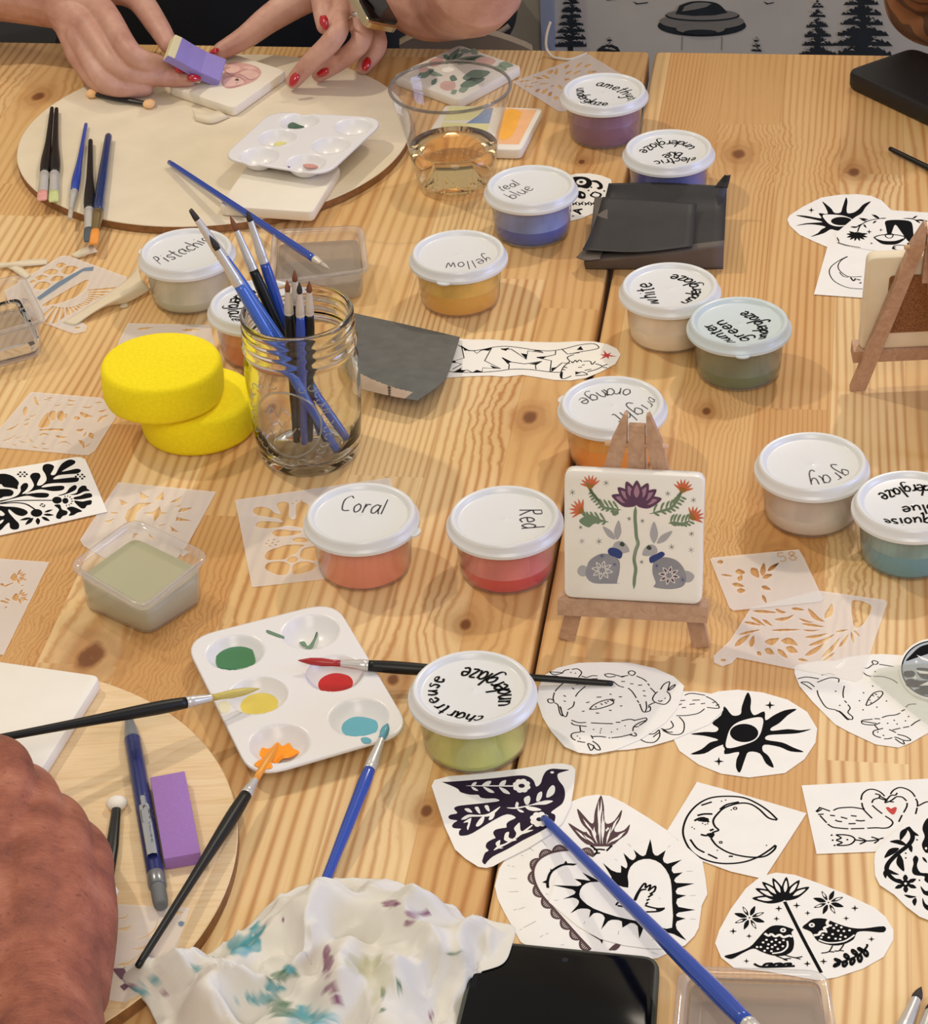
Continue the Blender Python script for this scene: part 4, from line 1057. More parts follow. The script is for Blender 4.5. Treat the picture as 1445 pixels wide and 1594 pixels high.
for i, (tx, ty) in enumerate([(512, 282), (948, 312), (566, 214), (902, 232), (640, 162), (830, 176), (732, 152)]):
    petal(728, 368, tx, ty, 52, PUR, .0001 + .00004 * i)
    cx, cy = 728 + (tx - 728) * .30, 368 + (ty - 368) * .30
    petal(cx, cy, 728 + (tx - 728) * .82, 368 + (ty - 368) * .82, 24, PINKP, .00012 + .00004 * i)
Ln([(722, 375), (716, 470), (722, 560), (728, 640), (742, 700), (722, 760), (708, 840), (722, 920), (712, 1000), (706, 1094)], .0020, GRNP, .0002, .06)
Ln([(730, 640), (738, 700), (714, 780), (706, 850)], .0004, GRYL, .00025)
def flower(cx, cy, ang, s_):
    for k in range(7):
        a = ang + (k - 3) * .42
        petal(cx - 10 * math.cos(ang), cy - 10 * math.sin(ang), cx + s_ * math.cos(a), cy + s_ * math.sin(a), 11, ORNG, .0001 + .00003 * k)
    F_([(cx - 40 * math.sin(ang) * .9, cy + 40 * math.cos(ang) * .9), (cx + 14 * math.cos(ang), cy + 14 * math.sin(ang)), (cx + 40 * math.sin(ang) * .9, cy - 40 * math.cos(ang) * .9), (cx - 30 * math.cos(ang), cy - 30 * math.sin(ang))], OLV, .0004)
flower(330, 196, -1.75, 92); flower(1130, 232, -1.35, 92); flower(245, 412, -2.6, 100); flower(1220, 470, -.75, 96)
def sprig(path, side):
    Ln(path, .0016, GRNP, .0002, .2)
    for i in range(len(path) - 1):
        for f in (.2, .7):
            x = path[i][0] + (path[i + 1][0] - path[i][0]) * f; y = path[i][1] + (path[i + 1][1] - path[i][1]) * f
            for s_ in (-1, 1): Ln([(x, y), (x + side * 26 + 10 * s_, y - 18 + 34 * s_), (x + side * 44 + 8 * s_, y - 26 + 52 * s_)][:3], .0013, GRNP, .00022)
sprig([(345, 235), (360, 290), (400, 330), (440, 385), (520, 400), (600, 410)], -1); sprig([(1115, 285), (1080, 330), (1030, 390), (960, 415), (840, 444)], 1)
sprig([(275, 470), (330, 500), (400, 500), (490, 515)], -1); sprig([(1190, 500), (1130, 530), (1060, 520), (1005, 525)], 1)
F_([(232, 510), (270, 470), (330, 450), (400, 480), (440, 510), (360, 530), (310, 560)], GRNP, .00018); F_([(520, 420), (560, 416), (575, 440), (540, 460), (518, 446)], GRNP, .0002)
# rabbits
for body, head, ear1, ear2, tail, eye, scarf, mi in (
    ([(300, 900), (330, 840), (420, 790), (520, 800), (580, 850), (582, 940), (560, 1040), (580, 1046), (480, 1048), (350, 1040), (290, 980)], [(520, 740), (545, 690), (600, 680), (640, 710), (668, 765), (630, 782), (580, 790), (530, 770)], ((545, 665), (436, 552), 26), ((560, 668), (575, 500), 30), [(218, 925), (250, 890), (300, 905), (300, 970), (255, 985), (222, 960)], (605, 708), [(480, 770), (500, 738), (560, 742), (606, 780), (590, 830), (540, 815), (500, 800)], GRY),
    ([(870, 880), (900, 830), (990, 820), (1080, 850), (1140, 920), (1160, 1000), (1130, 1070), (1020, 1095), (880, 1078), (895, 1040), (868, 960)], [(778, 790), (800, 740), (840, 710), (890, 720), (910, 770), (870, 800), (800, 808)], ((880, 700), (880, 510), 34), ((905, 700), (1040, 592), 28), [(1150, 940), (1200, 950), (1230, 985), (1200, 1030), (1150, 1030)], (838, 738), [(842, 820), (900, 790), (950, 770), (972, 800), (900, 850), (850, 868)], GRY)):
    F_(tail, GRYL, .0001); F_(body, GRY, .00014); F_(head, GRYL, .00018); petal(*ear1[0], *ear1[1], ear1[2], GRYL, .00016); petal(*ear2[0], *ear2[1], ear2[2], GRYL, .00017)
    F_(scarf, NAV, .00024); ex, ey = eye
    F_([(ex - 22, ey - 8), (ex, ey - 24), (ex + 22, ey), (ex + 8, ey + 18), (ex - 16, ey + 10)], DKG, .00026)
for cx, cy in ((432, 930), (1010, 975)):
    for k in range(8):
        a = k * PI / 4 + .2
        petal(cx + 22 * math.cos(a), cy + 20 * math.sin(a), cx + 96 * math.cos(a), cy + 84 * math.sin(a), 17, WHT, .00024); petal(cx + 36 * math.cos(a), cy + 33 * math.sin(a), cx + 80 * math.cos(a), cy + 70 * math.sin(a), 9, PUR if cx > 700 else GRY, .00028)
def star(cx, cy, r_, mi):
    for k in range(3):
        a = k * PI / 3 + .4; Ln([(cx - r_ * math.cos(a), cy - r_ * math.sin(a)), (cx + r_ * math.cos(a), cy + r_ * math.sin(a))], .0019, mi, .0002, .2)
for x, y, r_, mi in ((174, 258, 26, DKG), (466, 176, 26, DKG), (1000, 268, 24, DKG), (1222, 324, 24, DKG), (245, 560, 18, DKG), (665, 486, 20, DKG), (780, 505, 20, DKG), (256, 680, 26, GRY), (404, 682, 28, DKG), (1205, 616, 24, DKG), (1033, 730, 26, DKG), (1202, 756, 28, GRY), (773, 860, 18, DKG), (430, 806, 22, NAV), (540, 880, 16, NAV), (903, 892, 18, NAV), (1130, 1014, 28, NAV)): star(x, y, r_, mi)
Mf = Matrix((e1x, up1, FC.n)).transposed().to_4x4(); Mf.translation = tb
FC.b.v = [Mf @ v for v in FC.b.v]
tag(FC.b.build('ceramic_tile', [mat('glossy_tile', '#efebe2', .18, coat=.5), mat('glaze_plum', '#5b3a56', .3), mat('glaze_lilac', '#a27b90', .3), mat('glaze_stem', '#71866a', .3), mat('glaze_vermilion', '#cd6a45', .3), mat('glaze_grey', '#8b8b92', .35, var=.12), mat('glaze_navy', '#2c3c78', .3), mat('glaze_olive', '#9c6a2e', .3), mat('glaze_dark_green', '#37443c', .3), mat('glaze_light_grey', '#a7a5a8', .35, var=.08), mat('glaze_white', '#d8d2cc', .3)], auto=40),
    'glazed tile painted with two grey rabbits under flowers, standing on the easel', 'tile')
# the other easel's tile, back view with cork pad
t2 = L2(0, .0339, -.0096); n2 = (-e2x).cross(up2_).normalized()
b = MB(); slab(b, q, -.0088, 0, .006, .0016)
Mf = Matrix((-e2x, up2_, n2)).transposed().to_4x4(); Mf.translation = t2
b.v = [Mf @ v for v in b.v]
root = thing('ceramic_tile', 'cream tile with a cork backed rear, on the easel at the right edge', 'tile', t2)
b.build('tile_body', [mat('cream_bisque', '#e6d9bf', .55, var=.03)], root, auto=40)
b = MB(); slab(b, [v * .62 + Vector((0, TW * .19, 0)) for v in q], -.0102, -.00885, .003, .0004); b.v = [Mf @ v for v in b.v]
t = NT('cork'); t.set(Base_Color=t.ramp(t.noise(t.coord(), 700, 3), [(.35, S('#6e4526')), (.65, S('#96653c'))]), Roughness=.9); b.build('cork_pad', [t.m], root)
# ------------------------------------------------------------------ printed paper cut-outs
M_RED = mat('red_ink', '#c23a34', .7); M_PLUM = mat('plum_ink', '#2a1f31', .8, spec=.12); M_GRYI = mat('grey_ink', '#a9b0b8', .7); M_BRI = mat('brown_ink', '#4a2f33', .7)
INKS = [M_PAPER, M_INK, M_RED, M_PLUM, M_GRYI, M_BRI]
class Sheet:
    """a flat printed paper at height z; shapes are traced in a zoomed view (x0, y0, scale)"""
    def __init__(s, z, crop, th=.00018): s.z, s.c, s.th, s.b, s.k = z, crop, th, MB(), 0
    def W(s, p, dz=0.0): return P(s.c[0] + p[0] / s.c[2], s.c[1] + p[1] / s.c[2], s.z + s.th + dz)
    def dz(s): s.k += 1; return .00006 + .0000012 * s.k
    def paper(s, px, sub=0):
        q = smooth_path(px, sub, True) if sub else px
        s.b.prism([Vector((v.x, v.y, s.z)) for v in (s.W(p) for p in q)], s.th); return s
    def fill(s, px, holes=(), mi=1, sub=4):
        f = lambda q: [s.W(p, d) for p in (smooth_path(q, sub, True) if sub else q)]
        d = s.dz(); s.b.fill(f(px), [f(h) for h in holes], mi); return s
    def line(s, px, w=.0006, mi=1, taper=.0, sub=5):
        d = s.dz(); s.b.ribbon([s.W(p, d) for p in smooth_path(px, sub)], w * 1.18, mi, taper); return s
    def dash(s, *segs, w=.0006, mi=1):
        for q in segs: s.line(q, w, mi)
        return s
    def dots(s, ps, r, mi=1, ry=None):
        for x, y in ps: s.fill([(x + r * math.cos(a), y + (ry or r * .75) * math.sin(a)) for a in [i * PI / 4 for i in range(8)]], (), mi, 2)
        return s
    def leaf(s, p, q, w, mi=1, bend=0.0):
        (x0, y0), (x1, y1) = p, q; dx, dy = x1 - x0, y1 - y0; L = math.hypot(dx, dy); nx, ny = -dy / L, dx / L
        bx, by = nx * bend * L, ny * bend * L
        s.fill([(x0, y0), (x0 + dx * .3 + nx * w * .8 + bx * .8, y0 + dy * .3 + ny * w * .8 + by * .8), (x0 + dx * .6 + nx * w * .8 + bx, y0 + dy * .6 + ny * w * .8 + by), (x1, y1),
                (x0 + dx * .6 - nx * w * .8 + bx, y0 + dy * .6 - ny * w * .8 + by), (x0 + dx * .3 - nx * w * .8 + bx * .8, y0 + dy * .3 - ny * w * .8 + by * .8)], (), mi, 3); return s
    def spark(s, x, y, r, mi=1):
        q = []
        for i in range(8):
            a = i * PI / 4 - PI / 2; k = r if i % 2 == 0 else r * .3; q.append((x + k * math.cos(a), y + k * .85 * math.sin(a)))
        s.fill(q, (), mi, 0); return s
    def done(s, label, group='printed paper cut-outs', name='paper_cutout', mats=None):
        return tag(s.b.build(name, mats or INKS), label, 'paper cut-out', group)

# ---- two leaping-rabbit rings and the swan strip between them
s = Sheet(.0011, (830, 1020, 4.661))
s.paper([(30, 330), (40, 230), (90, 140), (180, 90), (330, 55), (500, 50), (700, 54), (880, 92), (1020, 152), (1096, 222), (1080, 300), (1050, 380), (960, 490), (780, 610), (590, 690), (440, 718), (330, 706), (230, 664), (130, 550), (70, 450)])
W_ = .00062
s.dash([(120, 120), (150, 140), (210, 130), (190, 124), (120, 120)], [(105, 160), (140, 150), (180, 150)], [(212, 130), (230, 110), (265, 102)], [(280, 102), (320, 98), (348, 116), (350, 134), (330, 160)], [(350, 150), (390, 160), (430, 148), (468, 150)], [(390, 180), (420, 172), (470, 170)],
       [(220, 200), (180, 238), (160, 262)], [(155, 270), (146, 310), (152, 335)], [(152, 330), (130, 318), (108, 320), (112, 340), (135, 346), (155, 336)], [(155, 345), (180, 360), (195, 420), (215, 438), (195, 370)], [(200, 375), (215, 430), (240, 445), (252, 410)], [(252, 395), (290, 370), (300, 335)], [(308, 300), (330, 268), (380, 225)], [(318, 206), (322, 214)],
       [(222, 290), (238, 300)], [(222, 330), (238, 336)], [(282, 236), (300, 246)], w=W_)
s.dots([(275, 124), (308, 130)], 5)
s.dash([(640, 154), (560, 134), (520, 140), (548, 158), (600, 152)], [(580, 188), (620, 220), (660, 232)], [(640, 154), (690, 146)], [(700, 140), (692, 122), (716, 112), (742, 126), (724, 146), (704, 142)], [(750, 150), (800, 172), (826, 192)], [(832, 205), (845, 220)], [(852, 236), (890, 274)],
       [(925, 248), (950, 210), (990, 192), (984, 230), (976, 258)], [(976, 258), (1000, 230), (1032, 212), (1020, 232), (985, 256)], [(970, 262), (992, 284), (994, 320), (960, 354), (915, 350), (880, 336), (868, 314), (884, 282), (905, 264)], [(640, 160), (665, 152)], [(690, 238), (720, 264), (750, 310)], [(756, 326), (768, 344)],
       [(774, 352), (792, 400), (810, 412), (850, 400), (848, 370), (835, 380)], [(820, 334), (824, 380), (815, 408)], [(835, 366), (860, 352), (890, 340)], [(640, 190), (668, 190)], [(705, 206), (728, 207)], [(762, 217), (792, 216)], [(795, 258), (815, 258)], [(800, 292), (820, 296)], w=W_)
s.dots([(958, 312)], 5); s.line([(908, 328), (925, 334), (938, 326)], W_)
s.dash([(278, 470), (330, 488), (385, 487)], [(278, 488), (300, 505), (390, 516)], [(340, 515), (345, 552)], [(345, 550), (375, 556)], [(346, 556), (290, 565), (276, 585), (290, 606), (310, 616)], [(320, 622), (350, 628), (378, 632)], [(395, 640), (420, 690), (440, 660), (400, 638)], [(432, 622), (470, 650), (488, 685), (455, 680), (436, 650)],
       [(420, 580), (436, 606)], [(430, 590), (480, 588), (530, 594)], [(548, 598), (560, 600)], [(570, 598), (640, 590), (720, 570)], [(700, 575), (740, 586), (750, 575), (735, 560)], [(725, 550), (730, 520), (770, 490), (826, 470)], [(826, 470), (820, 455), (780, 462), (730, 474)], [(640, 476), (700, 464), (740, 472)], [(600, 486), (635, 486)], [(420, 490), (500, 494), (580, 496)], [(770, 510), (800, 490), (822, 476)], [(735, 520), (768, 516)], w=W_)
s.dots([(322, 586), (340, 602), (440, 538), (495, 532), (490, 546), (488, 562), (570, 557), (612, 536), (668, 512)], 5)
s.line([(410, 392), (440, 360), (500, 332), (556, 320), (584, 334), (578, 352), (530, 372), (470, 388), (410, 392)], W_)
for a in ([(450, 370), (462, 378)], [(490, 350), (506, 358)], [(520, 340), (536, 350)], [(540, 338), (548, 330)], [(565, 328), (560, 316)], [(575, 334), (592, 320)], [(570, 330), (578, 314)], [(386, 344), (410, 338)], [(462, 304), (496, 302)], [(555, 283), (570, 282)], [(622, 302), (645, 300)], [(356, 406), (374, 405)], [(456, 418), (480, 420)], [(552, 398), (570, 400)], [(632, 368), (648, 366)]): s.line(a, W_, 1, 0, 1)
s.done('cut-out of three leaping rabbits round a carrot, directly right of the chartreuse tub')
s = Sheet(.0007, (830, 1020, 4.661))
s.paper([(640, 560), (900, 300), (1092, 262), (1180, 262), (1300, 280), (1384, 352), (1380, 400), (1280, 500), (1010, 614), (850, 660), (690, 684), (590, 690)])
s.dash([(1100, 290), (1150, 276), (1250, 290)], [(1255, 298), (1310, 326), (1340, 356), (1346, 384), (1262, 378)], [(1320, 340), (1300, 344)], [(1350, 356), (1326, 366)], [(1245, 388), (1200, 420), (1120, 436), (1040, 438)], [(1060, 360), (1080, 352)], [(1065, 330), (1105, 326)], [(1156, 326), (1210, 324)], [(1135, 356), (1176, 352)], [(1218, 352), (1250, 348)], [(1080, 380), (1110, 378)],
       [(1060, 446), (1095, 490), (1092, 550), (1060, 574), (1000, 572), (940, 544)], [(1000, 476), (1018, 510), (1000, 530), (960, 540), (940, 534)], [(930, 530), (980, 556), (1014, 556)], [(780, 610), (820, 630), (880, 630), (918, 590), (916, 540)], [(840, 572), (880, 568), (914, 540)], [(872, 594), (890, 578), (918, 560)], w=W_)
s.done('strip with line drawn swans, sticking out between the rabbit cut-out and black sun eye')
s = Sheet(.0003, (1300, 960, 7.248))
s.paper([(-455, 560), (-400, 540), (-200, 500), (0, 500), (120, 458), (320, 430), (520, 420), (770, 434), (900, 430), (1150, 700), (1150, 1250), (1051, 1310), (860, 1420), (720, 1476), (460, 1440), (160, 1300), (0, 1212), (-250, 960), (-400, 780), (-455, 640)])
s.dash([(310, 620), (360, 660), (412, 672)], [(430, 672), (540, 676), (640, 706), (710, 750)], [(320, 575), (370, 580), (420, 545), (440, 540)], [(440, 540), (420, 510), (440, 495), (484, 510), (480, 530), (450, 540)], [(500, 536), (600, 552), (662, 562)], [(108, 780), (96, 830), (92, 880), (98, 915)], [(108, 945), (134, 972)], [(146, 990), (172, 1030), (148, 1080), (200, 1130), (190, 1160), (150, 1150)], [(-200, 740), (-60, 690), (40, 700), (40, 740)], [(0, 1048), (60, 1080), (130, 1150), (150, 1156), (60, 1070), (20, 1066)],
       [(-260, 820), (-330, 770), (-380, 740), (-300, 740), (-230, 790)], [(-420, 700), (-320, 680), (-180, 700)], [(-150, 660), (-60, 640), (0, 660)], [(-200, 830), (-180, 900), (-100, 1020), (0, 1048)],
       [(350, 1000), (380, 930), (440, 860), (520, 840), (540, 870), (490, 930), (400, 990), (352, 1002)], [(420, 880), (440, 896)], [(450, 868), (478, 880)], [(386, 938), (404, 944)], [(400, 975), (415, 965)], [(480, 900), (496, 910)],
       [(530, 1138), (600, 1116), (680, 1108), (738, 1086)], [(750, 1066), (790, 1046)], [(800, 1020), (840, 990), (920, 984)], [(445, 1150), (510, 1152)], [(425, 1155), (380, 1160), (306, 1172), (320, 1210), (440, 1220), (510, 1196)], [(310, 1180), (380, 1190), (470, 1204)], [(446, 1220), (490, 1270)], [(490, 1272), (545, 1258)], [(490, 1272), (440, 1288), (432, 1320), (460, 1346), (520, 1364)], [(555, 1376), (600, 1376), (648, 1364)],
       [(612, 1272), (690, 1306)], [(650, 1278), (740, 1256)], [(770, 1250), (840, 1238)], [(858, 1230), (910, 1190), (966, 1162)], [(706, 1326), (800, 1350), (856, 1392), (780, 1394), (700, 1362), (670, 1360)], [(680, 1376), (740, 1420), (784, 1436), (770, 1400)], w=W_)
s.dots([(455, 618), (427, 782), (324, 857), (278, 947), (583, 950), (474, 1020), (318, 1050), (670, 1168), (596, 1202), (702, 1210), (832, 1126), (797, 1174), (55, 1000), (10, 840), (485, 1300), (548, 1338)], 9)
s.done('cut-out of leaping rabbits partly under the clear film and round badge, right edge')
# ---- black sun eyes
def sun_eye(z, crop, outline, rays, eye, pupil, sparks, label, lid=None):
    s = Sheet(z, crop); s.paper(outline)
    for r in rays: s.fill(r, (), 1, 3)
    s.fill(eye[0], (), 1, 3); s.fill(eye[1], (), 0, 4); s.fill(pupil, (), 1, 4)
    for x, y, r in sparks: s.spark(x, y, r)
    return s.done(label)
def el(cx, cy, rx, ry, n=14): return [(cx + rx * math.cos(2 * PI * i / n), cy + ry * math.sin(2 * PI * i / n)) for i in range(n)]
sun_eye(.0003, (820, 1000, 2.312), [(525, 340), (560, 250), (620, 200), (690, 176), (760, 170), (850, 180), (940, 206), (1010, 250), (1046, 310), (1040, 360), (1000, 420), (930, 470), (800, 486), (700, 472), (620, 440), (550, 390)],
        [[(668, 290), (700, 262), (712, 230), (740, 262), (770, 258), (775, 230), (795, 180), (808, 205), (806, 240), (820, 262), (856, 248), (860, 280), (890, 262), (930, 244), (972, 240), (940, 262), (910, 290), (880, 308), (884, 318), (940, 312), (985, 316), (1025, 312), (980, 326), (930, 330), (870, 334), (862, 350), (920, 360), (960, 378), (998, 394), (950, 392), (910, 376), (856, 368), (850, 390), (872, 410), (890, 450), (862, 436), (840, 400), (800, 394), (786, 420), (768, 468), (754, 450), (756, 420), (764, 394), (712, 402), (716, 368), (680, 378), (640, 400), (590, 402), (630, 384), (660, 360), (690, 350), (640, 336), (590, 330), (640, 322), (680, 322), (690, 308)]],
        ([(714, 384), (712, 340), (724, 300), (770, 272), (852, 264), (852, 310), (836, 350), (790, 376)], [(722, 380), (722, 340), (740, 302), (780, 280), (846, 270), (848, 308), (830, 346), (790, 366)]), el(783, 326, 51, 33), [(876, 226, 19), (692, 428, 19)], 'oval cut-out of a large black sun with an eye, below the two stencils')
sun_eye(.0003, (1220, 290, 6.422), [(38, 330), (60, 290), (200, 200), (380, 112), (560, 84), (740, 78), (880, 96), (980, 140), (1080, 240), (1000, 420), (700, 600), (560, 620), (430, 604), (300, 548), (160, 484), (60, 390)],
        [[(440, 275), (420, 210), (386, 150), (440, 190), (480, 225), (510, 265), (570, 262), (590, 210), (625, 112), (640, 150), (632, 220), (640, 268), (700, 262), (750, 230), (800, 180), (874, 150), (820, 210), (780, 270), (700, 320), (640, 410), (560, 440), (520, 440), (470, 430), (400, 470), (270, 505), (340, 470), (380, 430), (420, 405), (340, 386), (240, 380), (126, 394), (220, 370), (330, 362), (390, 356), (300, 330), (200, 310), (124, 290), (220, 294), (320, 312), (380, 316), (352, 268)]],
        ([(380, 285), (470, 276), (600, 288), (700, 330), (640, 390), (560, 410), (470, 392), (415, 350)], [(392, 290), (470, 282), (600, 294), (690, 334), (640, 384), (560, 402), (476, 386), (424, 346)]), el(580, 348, 105, 42), [(278, 238, 34)], 'cut-out of a black sun with an eye, topmost on the right, partly covered')
s = Sheet(.0006, (1220, 290, 6.422))
s.paper([(440, 600), (520, 470), (700, 400), (1100, 500), (1200, 900), (1180, 1130), (780, 1114), (304, 1080)])
s.dash([(640, 700), (560, 740), (480, 800), (458, 860), (490, 930), (560, 980), (660, 1016), (790, 1026)], [(640, 704), (580, 738), (546, 790), (560, 840), (620, 890), (680, 905), (780, 902)], [(560, 860), (600, 900), (650, 908)], w=.0007); s.dash([(670, 910), (700, 945), (720, 920)], [(730, 930), (770, 936)], [(760, 970), (780, 960)], w=.0011)
s.done('square cut-out of a thin crescent moon, half hidden by the right edge easel')
s = Sheet(.0010, (1220, 290, 6.422))
s.paper([(520, 470), (700, 320), (880, 225), (1070, 238), (1440, 262), (1760, 300), (1800, 640), (1500, 690), (1140, 670), (900, 640), (700, 610), (540, 560)])
s.fill([(1015, 356), (1060, 338), (1180, 336), (1270, 352), (1292, 400), (1300, 480), (1318, 560), (1258, 560), (1180, 460), (1120, 384), (1090, 440), (1074, 480), (1040, 478), (1024, 410)], (), 1, 3)
s.line([(905, 510), (960, 490), (1060, 482), (1160, 490), (1215, 514), (1140, 570), (1060, 580), (980, 568), (905, 510)], .0011); s.fill([(915, 520), (1000, 545), (1120, 545), (1200, 520), (1140, 568), (1060, 578), (980, 566)], (), 1, 3)
s.line([(1020, 480), (1060, 470), (1095, 480), (1085, 510), (1050, 518), (1020, 500), (1020, 480)], .0008)
s.dash([(1240, 570), (1270, 610), (1330, 620), (1365, 590), (1360, 560), (1300, 556), (1240, 570)], [(1270, 590), (1275, 604)], [(1300, 596), (1302, 610)], [(1320, 590), (1326, 606)], [(1370, 580), (1500, 570)], [(1090, 620), (1120, 590), (1230, 590)], w=.0009)
s.fill([(1210, 645), (1330, 650), (1500, 620), (1700, 600), (1500, 650), (1340, 664)], (), 1, 3); s.fill([(1080, 625), (1130, 600), (1110, 620), (1140, 634)], (), 1, 2)
for a, q, w_ in (((960, 325), (880, 280), 10), ((930, 345), (890, 370), 9), ((1030, 318), (950, 322), 5), ((960, 320), (905, 282), 8), ((850, 335), (750, 318), 9), ((830, 350), (770, 330), 8), ((800, 380), (830, 415), 10), ((790, 375), (720, 410), 8), ((740, 410), (668, 405), 9), ((1210, 320), (1300, 322), 5), ((1290, 322), (1340, 294), 9), ((1310, 330), (1370, 368), 9), ((1330, 335), (1440, 345), 9)): s.leaf(a, q, w_)
s.line([(1020, 318), (940, 325), (850, 345), (770, 390), (740, 455)], .0009); s.line([(1200, 320), (1280, 325), (1340, 340), (1440, 350)], .0008)
for a in (-2.9, -2.4, 2.8, 2.3, 1.8, 1.3, .8, .3, -.3): s.leaf((735, 485), (735 + 110 * math.cos(a) * (1 if abs(a) < 2.6 else 1), 490 + 58 * math.sin(a)), 14)
s.fill(el(735, 480, 60, 22), (), 1, 2); s.spark(857, 454, 28); s.spark(974, 436, 20); s.spark(880, 570, 16); s.spark(1430, 428, 26); s.spark(1392, 486, 16); s.line([(540, 560), (640, 590), (770, 612)], .0007); s.leaf((535, 505), (560, 565), 7)
s.done('cut-out of a striped night cap over a bowl, half behind the right easel tile')
# ---- leaf tiger strip
s = Sheet(.0003, (680, 500, 4.817))
s.paper([(50, 425), (-60, 410), (-40, 140), (170, 130), (250, 138), (400, 137), (560, 148), (760, 156), (900, 158), (1060, 150), (1180, 152), (1280, 172), (1350, 205), (1380, 250), (1340, 320), (1230, 380), (1120, 425), (1000, 444), (880, 440), (760, 420), (640, 402), (510, 416), (400, 408), (250, 412)])
WT = .0007
s.dash([(160, 178), (240, 218), (330, 214), (430, 194), (520, 188), (620, 198), (740, 216), (850, 222), (960, 206), (1060, 180), (1160, 168), (1200, 178), (1215, 200), (1170, 214), (1100, 226), (1000, 245)], [(85, 376), (200, 384), (340, 382), (470, 372), (560, 360), (700, 362), (850, 380), (950, 384)], w=WT)
def spiky(ptl): s.line(ptl, WT, 1, 0, 1)
spiky([(186, 182), (205, 276), (120, 300), (185, 322), (120, 360)]); spiky([(230, 220), (280, 222), (300, 242), (330, 220), (412, 200), (360, 296), (480, 356), (345, 350), (340, 378), (300, 366), (270, 386), (230, 366), (170, 372)])
spiky([(480, 206), (560, 210), (600, 236), (672, 286), (684, 222), (800, 236)]); spiky([(540, 212), (530, 204)]); spiky([(490, 272), (544, 324), (540, 358)]); spiky([(490, 272), (560, 306), (660, 320), (790, 300), (740, 330), (745, 360)]); spiky([(750, 272), (860, 296), (850, 380)]); spiky([(750, 270), (830, 264), (890, 250), (892, 222)]); spiky([(940, 210), (980, 246), (1070, 236)]); spiky([(860, 378), (940, 312), (1000, 316)])
for q in ([(186, 184), (240, 216), (210, 222)], [(330, 214), (412, 200), (390, 222)], [(100, 300), (135, 294), (150, 312), (110, 312)], [(120, 384), (190, 346), (180, 364), (220, 368), (190, 386)], [(400, 330), (480, 356), (420, 352)], [(480, 210), (545, 198), (520, 222)], [(630, 240), (672, 286), (680, 248)], [(490, 272), (530, 318), (560, 306)], [(720, 222), (800, 232), (760, 214)], [(750, 272), (830, 262), (800, 280)], [(860, 378), (860, 350), (900, 344)], [(690, 320), (790, 302), (740, 326)], [(1080, 186), (1100, 216), (1050, 214)], [(260, 386), (300, 366), (345, 382)]): s.fill(q, (), 1, 0)
s.dash([(1000, 300), (980, 270), (1030, 250)], [(1000, 300), (950, 345), (930, 400), (950, 432), (1010, 410)], [(1010, 300), (1020, 312), (1040, 292), (1052, 306), (1070, 290), (1090, 304)], [(1100, 300), (1150, 300), (1165, 324), (1190, 300)], [(1190, 318), (1240, 336), (1200, 360), (1130, 380)], [(1060, 390), (1090, 380), (1130, 400), (1040, 408)], [(1110, 370), (1130, 364), (1160, 360)], [(1060, 346), (1090, 344)], [(1090, 330), (1110, 326)], [(1245, 345), (1280, 350)], [(1240, 338), (1280, 322)], [(950, 340), (980, 350)], [(945, 360), (965, 366)], w=WT)
s.fill([(925, 390), (945, 380), (940, 432), (925, 418)], (), 1, 2); s.fill([(1040, 376), (1080, 386), (1040, 400)], (), 1, 0)
q = []
for i in range(12):
    a = i * PI / 6 + .2; k = (78 if i % 4 == 0 else 52) if i % 2 == 0 else 20; q.append((1275 + k * math.cos(a), 256 + k * .55 * math.sin(a)))
s.fill(q, (), 2, 0)
s.done('long narrow cut-out of a striped cat with a red star, under the grey tracing sheet')
# ---- black panda face behind the teal blue tub
s = Sheet(.0003, (870, 250, 5.161))
s.paper([(60, 120), (150, 104), (250, 102), (340, 118), (420, 150), (440, 250), (380, 330), (276, 424), (180, 464), (100, 484), (0, 480)])
s.fill([(110, 140), (160, 128), (220, 134), (262, 160), (264, 196), (230, 224), (180, 216), (120, 206)], [el(182, 172, 40, 24)], 1); s.fill(el(180, 172, 16, 9), (), 1)
s.fill([(262, 160), (310, 160), (350, 190), (352, 222), (322, 232), (304, 218), (326, 208), (310, 182), (270, 170)], (), 1); s.line([(285, 250), (310, 258), (336, 268), (330, 290), (290, 294), (258, 278), (285, 252)], .0016); s.fill([(160, 244), (210, 260), (214, 300), (180, 306), (150, 290)], [[(180, 266), (202, 274), (190, 288)]], 1)
for x in (130, 180, 230, 275): s.line([(x - 20, 360), (x, 344), (x + 18, 330)], .0010); s.leaf((x - 10, 352), (x - 22, 334), 7); s.leaf((x + 4, 342), (x + 16, 356), 7)
s.dash([(118, 398), (160, 420)], [(118, 400), (190, 388)], [(190, 388), (150, 402)], [(150, 404), (176, 432)], w=.0018); s.dots([(240, 240), (262, 214), (366, 244)], 8); s.line([(106, 446), (124, 444)], .0012)
s.done('cut-out with a bold black face drawing, between the teal blue tub and black paper')
